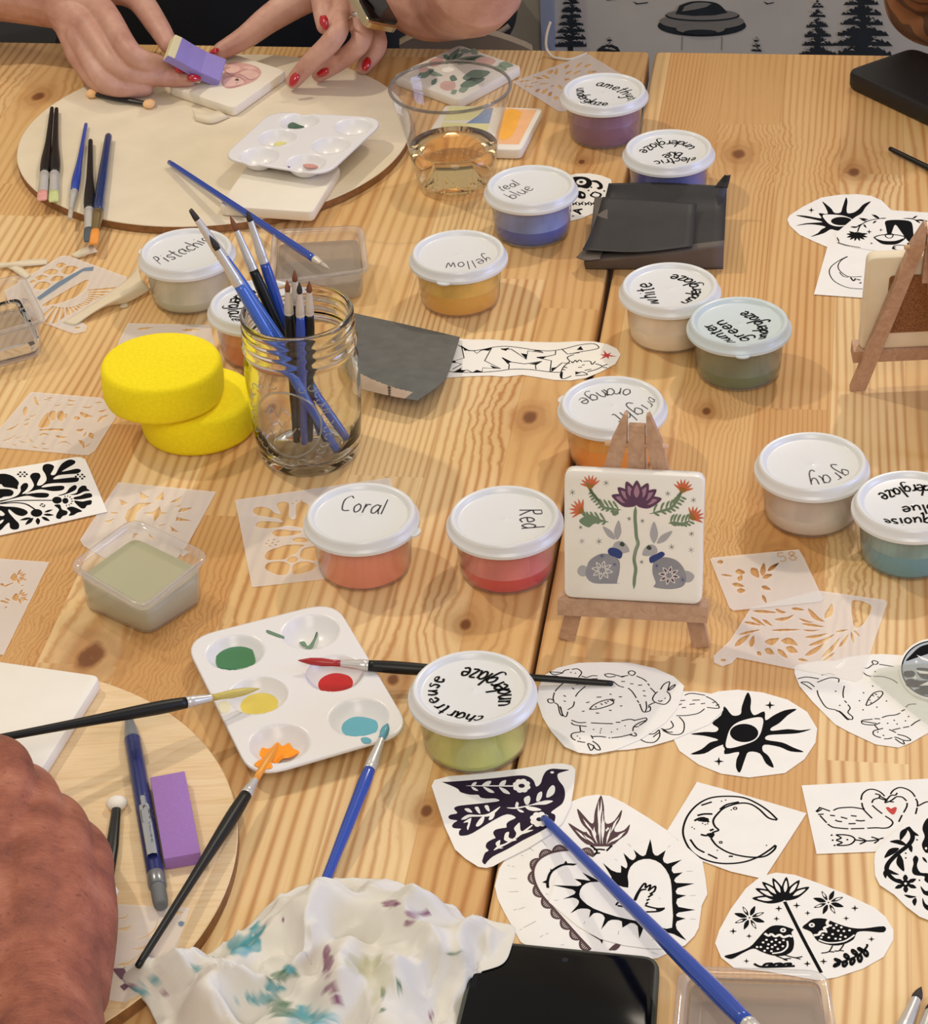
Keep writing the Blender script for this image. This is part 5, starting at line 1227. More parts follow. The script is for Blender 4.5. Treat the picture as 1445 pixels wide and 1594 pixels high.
# ---- bird
s = Sheet(.0011, (660, 1180, 5.558))
s.paper([(66, 240), (90, 190), (220, 156), (420, 140), (800, 96), (1100, 50), (1200, 46), (1280, 64), (1312, 100), (1300, 240), (1270, 420), (1200, 560), (1120, 640), (900, 780), (680, 890), (600, 935), (540, 950), (470, 940), (360, 870), (270, 790), (180, 590)])
s.fill([(158, 206), (200, 206), (420, 190), (640, 170), (820, 150), (900, 158), (950, 195), (972, 246), (1010, 220), (1030, 160), (1060, 112), (1110, 92), (1180, 96), (1258, 102), (1200, 120), (1158, 140), (1166, 190), (1210, 250), (1222, 320), (1200, 390), (1150, 430), (1100, 470), (1134, 490), (1136, 530), (1110, 572), (1000, 640), (860, 710), (720, 790), (600, 850), (545, 900), (530, 920), (506, 900), (510, 870), (530, 820), (560, 800), (536, 770), (548, 730), (600, 700), (620, 690), (600, 650), (620, 620), (680, 606), (715, 600), (715, 570), (740, 545), (795, 514), (720, 486), (600, 540), (420, 650), (340, 672), (306, 664), (306, 630), (322, 612), (260, 606), (244, 585), (262, 560), (290, 540), (230, 530), (212, 510), (232, 490), (290, 476), (262, 440), (280, 420), (340, 408), (520, 390), (652, 372), (620, 350), (540, 350), (490, 340), (470, 318), (400, 316), (320, 296), (296, 268), (240, 240)], (), 3, 3)
P0 = 0
for q in ([(1060, 340), (1072, 280), (1110, 236), (1134, 250), (1130, 300), (1100, 330)], [(972, 370), (985, 310), (1020, 290), (1022, 330), (1000, 370)], [(880, 400), (866, 350), (910, 326), (922, 360), (905, 400)], [(920, 408), (1000, 380), (1060, 366), (1118, 372), (1060, 400), (990, 404)], [(880, 420), (960, 425), (1018, 448), (960, 458), (905, 448)], [(720, 428), (800, 426), (920, 404), (1000, 376), (1000, 384), (920, 412), (810, 438), (740, 436)], [(790, 422), (800, 380), (820, 390), (812, 428)], [(806, 440), (850, 452), (866, 470), (830, 466)],
          [(360, 240), (460, 236), (640, 236), (780, 236), (780, 248), (640, 246), (460, 244)], [(410, 238), (430, 212), (458, 210), (440, 238)], [(410, 246), (450, 262), (470, 284), (430, 276)], [(500, 238), (540, 204), (584, 200), (560, 236)], [(510, 246), (580, 272), (610, 300), (560, 294)], [(650, 236), (672, 202), (712, 192), (696, 236)], [(650, 250), (710, 272), (746, 310), (690, 300)],
          [(350, 440), (390, 436), (420, 470), (380, 466)], [(440, 428), (472, 424), (490, 480), (466, 470)], [(524, 414), (556, 410), (570, 460), (545, 452)], [(322, 530), (380, 490), (480, 492), (560, 480), (650, 424), (655, 432), (580, 500), (480, 506), (400, 510), (360, 530)], [(340, 560), (400, 520), (410, 530), (384, 620), (372, 600), (384, 556)], [(450, 580), (490, 520), (524, 506), (510, 560), (470, 592)], [(560, 530), (580, 490), (614, 480), (600, 520), (575, 536)],
          [(605, 800), (640, 760), (700, 740), (780, 690), (860, 630), (930, 580), (936, 590), (860, 650), (780, 710), (700, 756)], [(620, 740), (650, 712), (662, 716), (656, 770), (690, 776), (650, 782)], [(694, 690), (706, 650), (738, 640), (736, 690), (806, 706), (744, 724), (700, 712)], [(780, 610), (806, 576), (830, 560), (840, 630), (900, 624), (948, 622), (900, 644), (840, 664), (790, 690), (800, 650)]): s.fill(q, (), 0, 3)
for fx_, fy_, r_ in ((846, 240, 82), (1000, 530, 88)):
    for k in range(8):
        a = k * PI / 4 + .3; s.fill(el(fx_ + r_ * .62 * math.cos(a), fy_ + r_ * .5 * math.sin(a), r_ * .34, r_ * .26, 8), (), 0, 2)
    s.fill(el(fx_, fy_, r_ * .5, r_ * .38, 8), (), 0, 2); s.fill(el(fx_, fy_, 28, 18, 8), (), 3, 2)
s.fill(el(1110, 124, 16, 10, 8), (), 0, 2)
s.done('cut-out of a dark plum folk bird with leaf patterns, left of the flaming hearts')
# ---- flaming sacred heart and spiky heart
s = Sheet(.0003, (760, 1180, 4.014))
s.paper([(42, 800), (70, 690), (130, 600), (280, 420), (420, 320), (520, 272), (600, 240), (680, 228), (760, 236), (850, 280), (1000, 372), (1120, 452), (1300, 620), (1360, 800), (1300, 1040), (1200, 1180), (1060, 1250), (900, 1270), (600, 1250), (330, 1220), (205, 1150), (110, 980), (60, 880)])
s.fill([(640, 545), (590, 520), (545, 470), (500, 406), (560, 440), (600, 462), (620, 450), (580, 400), (556, 316), (600, 360), (640, 404), (660, 400), (668, 330), (704, 232), (724, 300), (726, 360), (740, 410), (790, 390), (836, 322), (826, 380), (790, 440), (800, 462), (850, 450), (886, 414), (870, 470), (820, 510), (770, 545)], (), 5, 3)
fr_ = random.Random(2)
for x0, y0, x1, y1 in ((660, 536, 604, 480), (680, 536, 640, 430), (700, 536, 690, 300), (716, 536, 712, 330), (735, 536, 770, 430), (752, 536, 830, 480), (690, 480, 690, 270), (620, 510, 550, 450), (780, 520, 850, 470), (650, 460, 590, 380), (760, 470, 815, 370), (700, 420, 706, 260), (720, 500, 724, 380), (670, 500, 660, 430), (640, 490, 610, 440), (800, 500, 860, 460), (740, 460, 750, 430)):
    q = [(x0 + (x1 - x0) * t_ + fr_.uniform(-5, 5), y0 + (y1 - y0) * t_) for t_ in (0, .33, .66, 1)]
    s.line(q, .0010, 0, .4)
s.fill([(634, 540), (776, 540), (766, 552), (644, 552)], (), 5, 0); s.dash([(640, 545), (680, 580), (660, 610)], [(776, 545), (740, 580)], [(660, 572), (700, 570), (730, 574)], [(650, 600), (700, 592)], w=.0010)
def scal(path, n, r0, mi=5):
    ps = smooth_path(path, 12); L = [0]
    for a, c in zip(ps, ps[1:]): L.append(L[-1] + math.dist(a, c))
    at = lambda v: next((tuple(ps[i][k] + (ps[i + 1][k] - ps[i][k]) * (v - L[i]) / max(1e-6, L[i + 1] - L[i]) for k in (0, 1)) for i in range(len(L) - 1) if L[i + 1] >= v), ps[-1])
    for i in range(n):
        v0, v1 = L[-1] * i / n, L[-1] * (i + 1) / n - 2; a, c = at(v0), at(v1); dx, dy = c[0] - a[0], c[1] - a[1]; d_ = math.hypot(dx, dy); nx, ny = dy / d_, -dx / d_
        arc = [(a[0] + dx * t_ + nx * r0 * math.sin(PI * t_) ** .7, a[1] + dy * t_ + ny * r0 * math.sin(PI * t_) ** .7) for t_ in [k / 8 for k in range(9)]]
        s.line(arc, .0010, mi, 0, 3)
        for k in range(1, 8): s.line([(a[0] + dx * k / 8, a[1] + dy * k / 8), arc[k]], .0006, mi, 0, 1)
    s.line(path, .0013, mi)
HL = [(640, 1195), (560, 1110), (480, 1020), (400, 930), (330, 850), (290, 770), (282, 700), (310, 640), (370, 600), (440, 580), (520, 574), (600, 588), (660, 615)]
scal(HL, 12, 36); s.line([(760, 1200), (800, 1165), (830, 1160)], .0012, 5); s.fill([(770, 1195), (800, 1160), (830, 1166), (800, 1200)], (), 5, 2)
s.line([(374, 810), (372, 770), (388, 720), (420, 690), (480, 664), (570, 668)], .0013)
for x, y, dx, dy in ((372, 772, -34, 4), (398, 706, -8, -16), (486, 662, 0, -22), (374, 800, 2, 14)): s.fill([(x - abs(dy) * .6, y - abs(dx) * .35), (x + dx, y + dy), (x + abs(dy) * .6, y + abs(dx) * .35)], (), 1, 0)
s.fill([(620, 1090), (700, 1130), (720, 1132), (712, 1160), (700, 1138)], (), 1, 0)
for q in ([(130, 835), (190, 833)], [(135, 752), (180, 752)], [(160, 950), (180, 942)], [(190, 945), (230, 930)], [(220, 1060), (300, 1018)], [(195, 1072), (210, 1070)], [(325, 1118), (345, 1106)], [(360, 1100), (378, 1094)], [(120, 670), (136, 672)], [(150, 676), (165, 678)], [(205, 604), (222, 612)], [(258, 560), (285, 580)], [(335, 515), (362, 545)], [(500, 715), (522, 730)], [(360, 848), (376, 850)], [(455, 1168), (475, 1164)], [(1020, 1210), (1060, 1226)], [(990, 1190), (1006, 1194)]): s.line(q, .0010, 1, .5, 1)
s.done('large cut-out of a flaming heart with a scalloped edge, under the spiky heart')
s = Sheet(.0007, (760, 1180, 4.014))
s.paper([(380, 900), (392, 860), (420, 760), (480, 700), (560, 660), (720, 620), (860, 560), (1000, 500), (1100, 480), (1200, 520), (1340, 640), (1360, 760), (1370, 850), (1335, 920), (1316, 1060), (1290, 1110), (1230, 1170), (1160, 1192), (1000, 1190), (850, 1170), (700, 1130), (560, 1050), (440, 950)])
oh = [(876, 810), (872, 740), (890, 680), (940, 640), (1010, 630), (1080, 660), (1130, 730), (1146, 800), (1150, 900), (1150, 1060), (1060, 1050), (940, 1020), (800, 990), (660, 940), (590, 890), (570, 850), (590, 800), (640, 775), (720, 776), (800, 790)]
sp = [(760, 770), (770, 740), (716, 654), (770, 700), (830, 716), (830, 670), (862, 690), (870, 660), (846, 594), (885, 630), (910, 636), (925, 610), (910, 572), (950, 606), (985, 604), (1014, 506), (1030, 590), (1060, 610), (1110, 576), (1092, 630), (1120, 660), (1212, 634), (1150, 680), (1160, 720), (1216, 714), (1170, 750), (1176, 780), (1290, 784), (1185, 812), (1180, 850), (1240, 858), (1182, 880), (1190, 930), (1296, 948), (1190, 965), (1180, 990), (1236, 1003), (1180, 1020), (1180, 1070), (1240, 1140), (1160, 1100), (1060, 1076), (1030, 1060), (1020, 1050), (1028, 1090), (1000, 1050), (975, 1050), (945, 1128), (935, 1050), (890, 1030), (840, 1060), (836, 1020), (790, 1010), (750, 1020), (706, 1072), (730, 1000), (700, 970), (660, 970), (630, 998), (640, 950), (600, 940), (560, 945), (515, 970), (560, 920), (566, 890), (530, 872), (468, 880), (540, 850), (530, 822), (404, 794), (560, 800), (580, 780), (540, 756), (600, 760), (640, 765), (588, 714), (680, 760)]
s.fill(sp, [oh], 1, 2)
s.dash([(910, 900), (930, 850), (970, 790), (985, 786), (984, 810), (1000, 800), (1016, 794), (1004, 826)], [(920, 890), (950, 830), (990, 820)], [(1000, 830), (1044, 800), (1040, 830), (1010, 850)], [(1030, 850), (1000, 870)], [(1010, 880), (990, 890)], [(980, 920), (1010, 930), (1060, 940), (1105, 938)], [(1100, 940), (1060, 958), (940, 962)], [(1000, 900), (985, 915)], [(1050, 948), (1085, 948)], [(800, 920), (820, 900), (900, 900)], [(810, 922), (860, 930)], w=.0010)
for q in ([(875, 535), (895, 555)], [(1125, 558), (1140, 545)], [(790, 632), (808, 640)], [(1240, 708), (1280, 706)], [(1260, 860), (1300, 858)], [(1262, 1004), (1298, 1008)], [(412, 890), (440, 886)], [(598, 1036), (606, 1020)], [(812, 1104), (818, 1080)], [(1066, 876), (1078, 878)], [(1026, 1140), (1030, 1130)]): s.line(q, .0010, 1, .5, 1)
s.done('cut-out of a black spiky heart with a dove, right of the flaming heart')
# ---- moon, swans, black figure, birds
s = Sheet(.0004, (1020, 1180, 3.4))
s.paper([(222, 126), (400, 174), (802, 292), (700, 450), (576, 640), (400, 600), (250, 545), (64, 384)])
s.dash([(648, 326), (600, 280), (540, 240), (470, 210), (380, 202), (290, 212), (220, 250), (170, 310), (148, 380), (160, 440), (200, 500), (270, 540), (360, 558), (460, 552), (540, 526), (600, 490), (638, 460)], [(640, 462), (630, 486), (580, 520), (500, 524), (400, 504), (330, 466), (296, 424)], [(646, 328), (600, 316), (550, 270), (500, 242), (440, 240), (370, 262), (330, 296), (308, 330), (316, 360), (336, 380), (322, 388), (306, 394), (310, 406), (296, 424)], [(343, 272), (380, 246), (444, 232)], [(245, 250), (300, 232)], [(186, 430), (220, 476), (262, 500)], [(280, 508), (330, 532)], [(390, 520), (412, 520)], w=.0010)
s.dash([(224, 304), (260, 296), (304, 296)], [(208, 332), (236, 318), (264, 318), (284, 340)], [(226, 328), (262, 334), (280, 330)], [(242, 404), (270, 410), (300, 400)], [(290, 384), (310, 376)], w=.0012)
s.fill([(232, 322), (262, 314), (286, 322), (276, 336), (252, 330)], (), 1, 2); s.fill([(274, 400), (310, 394), (304, 404), (312, 410), (296, 424), (280, 412)], (), 1, 2); s.dots([(352, 228), (374, 222), (252, 346), (266, 352), (278, 348), (196, 366), (208, 374), (330, 488), (590, 462), (404, 274)], 4); s.line(el(424, 266, 9, 6, 8) + [(433, 266)], .0006); s.line(el(348, 446, 7, 5, 8) + [(355, 446)], .0006)
s.done('diamond shaped cut-out of a crescent moon with a sleepy face, below the sun eye')
s = Sheet(.0004, (1230, 1200, 6.642))
s.paper([(120, 150), (1428, 80), (1700, 66), (1750, 600), (1400, 830), (880, 834), (276, 858)])
s.dash([(300, 376), (360, 396), (415, 416)], [(270, 420), (312, 380)], [(276, 426), (330, 396)], [(290, 450), (350, 446)], [(310, 460), (380, 536)], [(450, 408), (500, 386), (580, 378), (660, 378), (760, 394)], [(760, 398), (800, 440), (850, 490)], [(744, 330), (752, 370), (770, 400)], [(736, 300), (750, 240), (800, 198), (860, 190), (930, 216), (980, 260)], [(880, 236), (930, 250), (920, 280)], [(930, 260), (1000, 296)], [(920, 280), (980, 300), (1010, 310)], [(848, 330), (866, 296), (920, 280)], [(852, 356), (900, 400), (955, 442)], [(985, 466), (1050, 510), (1062, 546), (1020, 584), (960, 592), (900, 588), (800, 592)], [(390, 548), (440, 580), (520, 592), (606, 598)], [(630, 598), (770, 594)],
       [(1040, 240), (1070, 200), (1130, 172), (1200, 184), (1260, 220), (1296, 268)], [(1300, 286), (1318, 320), (1320, 370)], [(1316, 380), (1300, 446)], [(1330, 360), (1400, 324), (1440, 318)], [(980, 326), (1040, 256), (1090, 250), (1110, 226)], [(980, 330), (1040, 310), (1096, 270)], [(1020, 316), (1076, 320)], [(1096, 266), (1160, 270), (1206, 310)], [(1212, 330), (1208, 370), (1176, 430)], [(1160, 456), (1126, 526)], [(415, 458), (466, 464)], [(526, 476), (594, 494)], [(630, 462), (690, 468)], [(468, 508), (500, 520), (540, 524)], [(680, 510), (730, 516), (776, 512)], [(606, 546), (680, 544)], w=.0008)
s.fill([(992, 380), (1020, 374), (1046, 390), (1080, 374), (1104, 380), (1096, 420), (1066, 452), (1020, 420)], (), 2, 3)
s.dash([(476, 660), (560, 660), (640, 676), (672, 712), (630, 756), (560, 770), (486, 766), (540, 740), (482, 716), (530, 692), (476, 662)], [(672, 712), (760, 722), (860, 720), (968, 692)], [(710, 690), (786, 722), (722, 756)], [(842, 682), (916, 710), (872, 748)], w=.0008); s.dots([(594, 710), (432, 664), (442, 716), (462, 770)], 11)
s.done('rectangular cut-out of two swans with a small red heart, near the right edge')
s = Sheet(.0009, (1230, 1200, 6.642))
s.paper([(880, 850), (940, 760), (1060, 640), (1200, 540), (1380, 470), (1600, 420), (1800, 600), (1800, 1500), (1600, 1560), (1428, 1540), (1340, 1506), (1200, 1400), (1080, 1280), (930, 1180), (880, 1080), (872, 940)])
s.line([(1216, 580), (1262, 640), (1264, 710), (1210, 780), (1120, 850), (1030, 940), (1000, 1010), (1030, 1080), (1090, 1130), (1180, 1160)], .0022)
for a, q, w_ in (((1216, 590), (1140, 720), 34), ((1216, 590), (1335, 670), 24), ((1210, 770), (1030, 730), 26), ((1130, 800), (975, 900), 36), ((1130, 860), (1180, 1040), 42), ((1250, 760), (1260, 842), 24), ((1000, 1010), (1130, 1072), 18), ((1000, 1010), (990, 1112), 26), ((1180, 1280), (1310, 1300), 16), ((1300, 1310), (1290, 1396), 26)): s.leaf(a, q, w_, 1, .08)
for k in range(6):
    a = k * PI / 3 + .5; s.fill([(1196 + 20 * math.cos(a), 1165 + 16 * math.sin(a)), (1196 + 80 * math.cos(a - .35), 1165 + 62 * math.sin(a - .35)), (1196 + 130 * math.cos(a), 1165 + 96 * math.sin(a)), (1196 + 80 * math.cos(a + .35), 1165 + 62 * math.sin(a + .35))], (), 1, 2)
s.fill(el(1196, 1165, 46, 36), (), 1, 2); s.fill(el(1196, 1165, 14, 12, 8), (), 0, 2)
s.fill([(1440, 480), (1390, 530), (1370, 600), (1394, 680), (1364, 760), (1390, 830), (1440, 850), (1640, 840), (1660, 600), (1560, 470)], [el(1408, 800, 12, 14, 8)], 1, 3)
s.fill([(1300, 874), (1330, 910), (1314, 980), (1350, 1050), (1440, 1064), (1440, 1160), (1390, 1130), (1390, 1090), (1290, 1076), (1262, 1030), (1278, 960), (1272, 910)], (), 1, 3); s.fill([(1350, 1190), (1400, 1240), (1440, 1240), (1440, 1290), (1380, 1270)], (), 1, 3); s.fill([(1370, 1310), (1400, 1370), (1440, 1400), (1440, 1450), (1380, 1400)], (), 1, 3); s.leaf((1370, 890), (1420, 950), 14); s.dots([(1198, 850), (1198, 900), (1314, 712), (1340, 1130)], 10)
s.done('rounded cut-out with black leafy stems and a dark figure, cut by the right edge')
s = Sheet(.0003, (1020, 1180, 3.4))
s.paper([(318, 980), (340, 910), (400, 800), (480, 690), (560, 626), (640, 606), (740, 618), (860, 660), (1000, 716), (1160, 790), (1220, 840), (1262, 910), (1262, 960), (1210, 1052), (1100, 1114), (960, 1160), (860, 1176), (600, 1130), (420, 1112), (350, 1056)])
for tx, ty in ((512, 742), (818, 682), (530, 690), (766, 645), (566, 655), (622, 634), (696, 628)):
    s.leaf((684, 752), (tx, ty), 25)
    s.leaf((684 + (tx - 684) * .34, 752 + (ty - 752) * .34), (684 + (tx - 684) * .84, 752 + (ty - 752) * .84), 11, 0)
s.line([(686, 760), (780, 948), (880, 1136)], .0016)
for cx, cy in ((500, 845), (918, 764)):
    for k in range(8):
        a = k * PI / 4 + .35; big = k % 2 == 0
        s.leaf((cx + 14 * math.cos(a), cy + 12 * math.sin(a)), (cx + 86 * math.cos(a), cy + 66 * math.sin(a)), 13 if big else 10)
        if not big: s.leaf((cx + 38 * math.cos(a), cy + 30 * math.sin(a)), (cx + 74 * math.cos(a), cy + 57 * math.sin(a)), 5, 0)
    s.dots([(cx, cy)], 5)
s.fill([(370, 1046), (430, 1030), (500, 1000), (540, 960), (580, 915), (620, 888), (670, 886), (706, 896), (734, 908), (722, 924), (736, 970), (726, 1020), (680, 1046), (620, 1044), (560, 1024), (520, 1008), (460, 1034), (410, 1062), (380, 1058)], (), 1, 3)
s.fill([(780, 898), (806, 872), (840, 850), (900, 850), (960, 874), (1030, 896), (1100, 902), (1212, 890), (1210, 922), (1120, 916), (1070, 922), (1050, 960), (990, 988), (930, 990), (860, 968), (826, 920)], (), 1, 3)
s.line([(580, 928), (600, 940), (616, 932), (636, 944), (660, 936), (680, 948), (710, 940), (726, 946)], .0013, 0); s.line([(920, 856), (910, 874), (918, 888), (896, 900), (902, 914), (876, 920), (866, 934), (840, 938)], .0013, 0)
s.line([(700, 968), (700, 1000), (670, 1026), (620, 1034)], .0008, 0); s.line([(866, 962), (920, 978), (1000, 970), (1056, 936)], .0008, 0)
s.dots([(572, 976), (590, 962), (600, 986), (618, 972), (636, 990), (640, 962), (660, 976), (676, 996), (620, 1000), (596, 1006), (560, 1000), (650, 1010), (580, 1020), (680, 964), (616, 1022), (540, 1000), (888, 936), (906, 920), (920, 950), (940, 932), (956, 956), (946, 900), (970, 914), (984, 938), (1000, 916), (1008, 946), (1030, 912), (930, 886), (960, 884), (986, 896), (980, 958), (880, 950)], 7, 0)
for x, y in ((678, 911), (830, 884)): s.line(el(x, y, 11, 8, 10) + [(x + 11, y)], .0009, 0)
s.dash([(640, 1046), (700, 1070), (680, 1064), (720, 1060)], [(680, 1040), (740, 1056), (780, 1050)], [(740, 1056), (770, 1064)], [(940, 992), (920, 1024), (880, 1032)], [(920, 1024), (950, 1026)], [(1000, 985), (976, 1018), (950, 1020)], [(976, 1018), (1000, 1020)], w=.0006)
s.line([(950, 1090), (1020, 1068), (1080, 1040), (1120, 1000), (1122, 984)], .0010)
for a, q in (((980, 1080), (955, 1062)), ((1010, 1072), (1000, 1104)), ((1020, 1064), (1008, 1036)), ((1050, 1056), (1040, 1094)), ((1066, 1044), (1046, 1014)), ((1084, 1036), (1084, 1080)), ((1096, 1024), (1080, 1004)), ((1110, 1012), (1120, 1050)), ((975, 1082), (950, 1104))): s.line([a, ((a[0] + q[0]) / 2 - 10, (a[1] + q[1]) / 2), q, ((a[0] + q[0]) / 2 + 10, (a[1] + q[1]) / 2), a], .0013)
s.line([(524, 1088), (560, 1104), (640, 1104), (740, 1100)], .0012)
for x in (590, 640, 690): s.line([(x - 20, 1106), (x - 4, 1090), (x + 30, 1088), (x + 10, 1102)], .0013)
for x, y, r in ((655, 796, 20), (750, 780, 20), (808, 820, 16), (643, 850, 17), (414, 916, 20), (498, 942, 16), (1012, 848, 16), (1058, 794, 20), (1146, 958, 18), (484, 1074, 16), (806, 1088, 20), (892, 1076, 20)): s.spark(x, y, r)
s.done('cut-out of two black spotted birds under a lotus, behind the milky water tub')
# ---- round badge and clear film on the right edge
s = Sheet(.0008, (1300, 960, 7.248), .0012)
cb = [(732 + 20, 600)]
ctr = (1120, 590); R1 = 395
s.paper(el(*ctr, R1, 345, 48)); s.fill(el(*ctr, 372, 324, 48), (), 1, 2); s.fill(el(*ctr, 356, 310, 48), (), 4, 2)
for q in ([(800, 500), (860, 430), (960, 340), (1100, 300), (1200, 300), (1200, 380), (1051, 420), (900, 470)], [(780, 620), (880, 612), (910, 660), (870, 684), (790, 680)], [(920, 580), (1051, 580), (1200, 560), (1200, 700), (1051, 710), (960, 680)], [(800, 720), (860, 700), (960, 720), (1051, 720), (1200, 740), (1200, 860), (1000, 880), (900, 830), (960, 800), (820, 790)]): s.fill(q, (), 1, 3)
for q in ([(920, 430), (1051, 480), (1100, 520), (980, 480)], [(900, 600), (1051, 620), (1120, 650), (960, 640)], [(950, 780), (1051, 730), (1100, 770)]): s.fill(q, (), 0, 0)
s.spark(905, 685, 40, 0); s.spark(920, 508, 30, 0)
s.done('round black and grey printed badge at the right edge, over the rabbit cut-out', 'printed paper cut-outs', 'round_badge')
# ---- black botanical card on the left
s = Sheet(.0009, (0, 600, 6.642), .0004)
s.paper([(-120, 896), (0, 872), (400, 808), (760, 742), (830, 740), (880, 762), (920, 850), (1110, 1304), (700, 1396), (0, 1548), (-160, 1580)])
s.fill([(0, 1190), (100, 1170), (180, 1136), (214, 1090), (212, 1050), (240, 1014), (280, 1010), (292, 1040), (270, 1080), (226, 1122), (290, 1104), (350, 1040), (330, 980), (310, 940), (340, 906), (400, 906), (420, 940), (400, 980), (382, 1030), (430, 1030), (480, 980), (470, 920), (440, 870), (450, 824), (500, 810), (556, 830), (550, 870), (524, 920), (570, 920), (610, 850), (650, 800), (720, 766), (776, 780), (770, 810), (700, 850), (640, 890), (720, 876), (800, 860), (838, 880), (800, 910), (700, 918), (600, 930), (550, 970), (660, 960), (760, 950), (812, 960), (800, 994), (700, 1006), (560, 1010), (470, 1024), (430, 1054), (540, 1042), (640, 1036), (668, 1054), (640, 1084), (540, 1092), (430, 1074), (340, 1090), (260, 1124), (380, 1110), (480, 1112), (508, 1130), (480, 1158), (380, 1158), (280, 1140), (160, 1164), (60, 1190), (0, 1204)], (), 1, 3)
s.line([(0, 1218), (150, 1194), (320, 1188), (540, 1188)], .0010); s.line([(0, 1224), (150, 1212), (260, 1224), (330, 1260), (370, 1290)], .0010)
s.fill(el(590, 1186, 50, 36), (), 1); s.fill(el(676, 1192, 32, 30), (), 1)
for q in ([(600, 1136), (680, 1110), (720, 1060), (770, 1030), (794, 1044), (780, 1080), (720, 1110), (640, 1136)], [(720, 1130), (790, 1110), (812, 1066), (850, 1036), (890, 1040), (900, 1066), (930, 1088), (870, 1096), (800, 1128)], [(766, 1156), (830, 1140), (880, 1118), (940, 1116), (952, 1150), (900, 1166), (840, 1176), (770, 1178)], [(764, 1192), (850, 1200), (920, 1186), (950, 1192), (940, 1230), (900, 1240), (876, 1270), (830, 1264)], [(560, 1238), (620, 1232), (640, 1280), (696, 1300), (690, 1336), (650, 1350), (620, 1380), (580, 1366), (590, 1320), (610, 1280)], [(690, 1270), (740, 1252), (800, 1270), (850, 1300), (800, 1316), (760, 1340), (710, 1346), (730, 1310)]): s.fill(q, (), 1, 3)
for k in range(8):
    a = -1.9 + k * .5; s.leaf((690 + 44 * math.cos(a), 1192 + 38 * math.sin(a)), (690 + 70 * math.cos(a), 1192 + 60 * math.sin(a)), 6)
s.fill(el(378, 1318, 60, 40), (), 1)
for a, q, w_ in (((460, 1310), (545, 1284), 12), ((450, 1334), (556, 1340), 14), ((430, 1360), (516, 1400), 18), ((390, 1370), (394, 1440), 26), ((345, 1370), (262, 1440), 22), ((320, 1368), (206, 1392), 14)): s.leaf(a, q, w_)
s.fill([(-100, 1260), (60, 1252), (180, 1260), (270, 1290), (284, 1324), (230, 1350), (160, 1330), (96, 1280), (90, 1310), (150, 1380), (196, 1430), (190, 1480), (140, 1490), (104, 1470), (96, 1420), (60, 1440), (0, 1500), (-100, 1520)], [[(0, 1290), (50, 1330), (20, 1350), (-20, 1330)], [(0, 1400), (40, 1386), (20, 1420), (-20, 1440)]], 1, 3)
s.fill([(-100, 930), (0, 914), (60, 914), (130, 936), (180, 980), (196, 1010), (184, 1040), (180, 1072), (130, 1060), (40, 1048), (10, 1020), (-100, 1010)], (), 1, 3); s.fill([(-100, 1080), (20, 1070), (100, 1074), (140, 1100), (120, 1140), (40, 1150), (0, 1168), (-100, 1170)], (), 1, 3)
for cx, cy in ((232, 918), (828, 942)):
    for k in range(6): s.fill(el(cx + 44 * math.cos(k * PI / 3), cy + 24 * math.sin(k * PI / 3), 13, 9, 8), (), 1, 2)
    s.fill(el(cx, cy, 11, 8, 8), (), 1, 2)
for x, y in ((418, 1240), (440, 1224), (440, 1250), (462, 1238), (428, 1226), (456, 1252)): s.fill(el(x, y, 9, 6, 8), (), 1, 2)
s.done('white card with bold black folk flowers, at the left picture edge', None, 'printed_card')
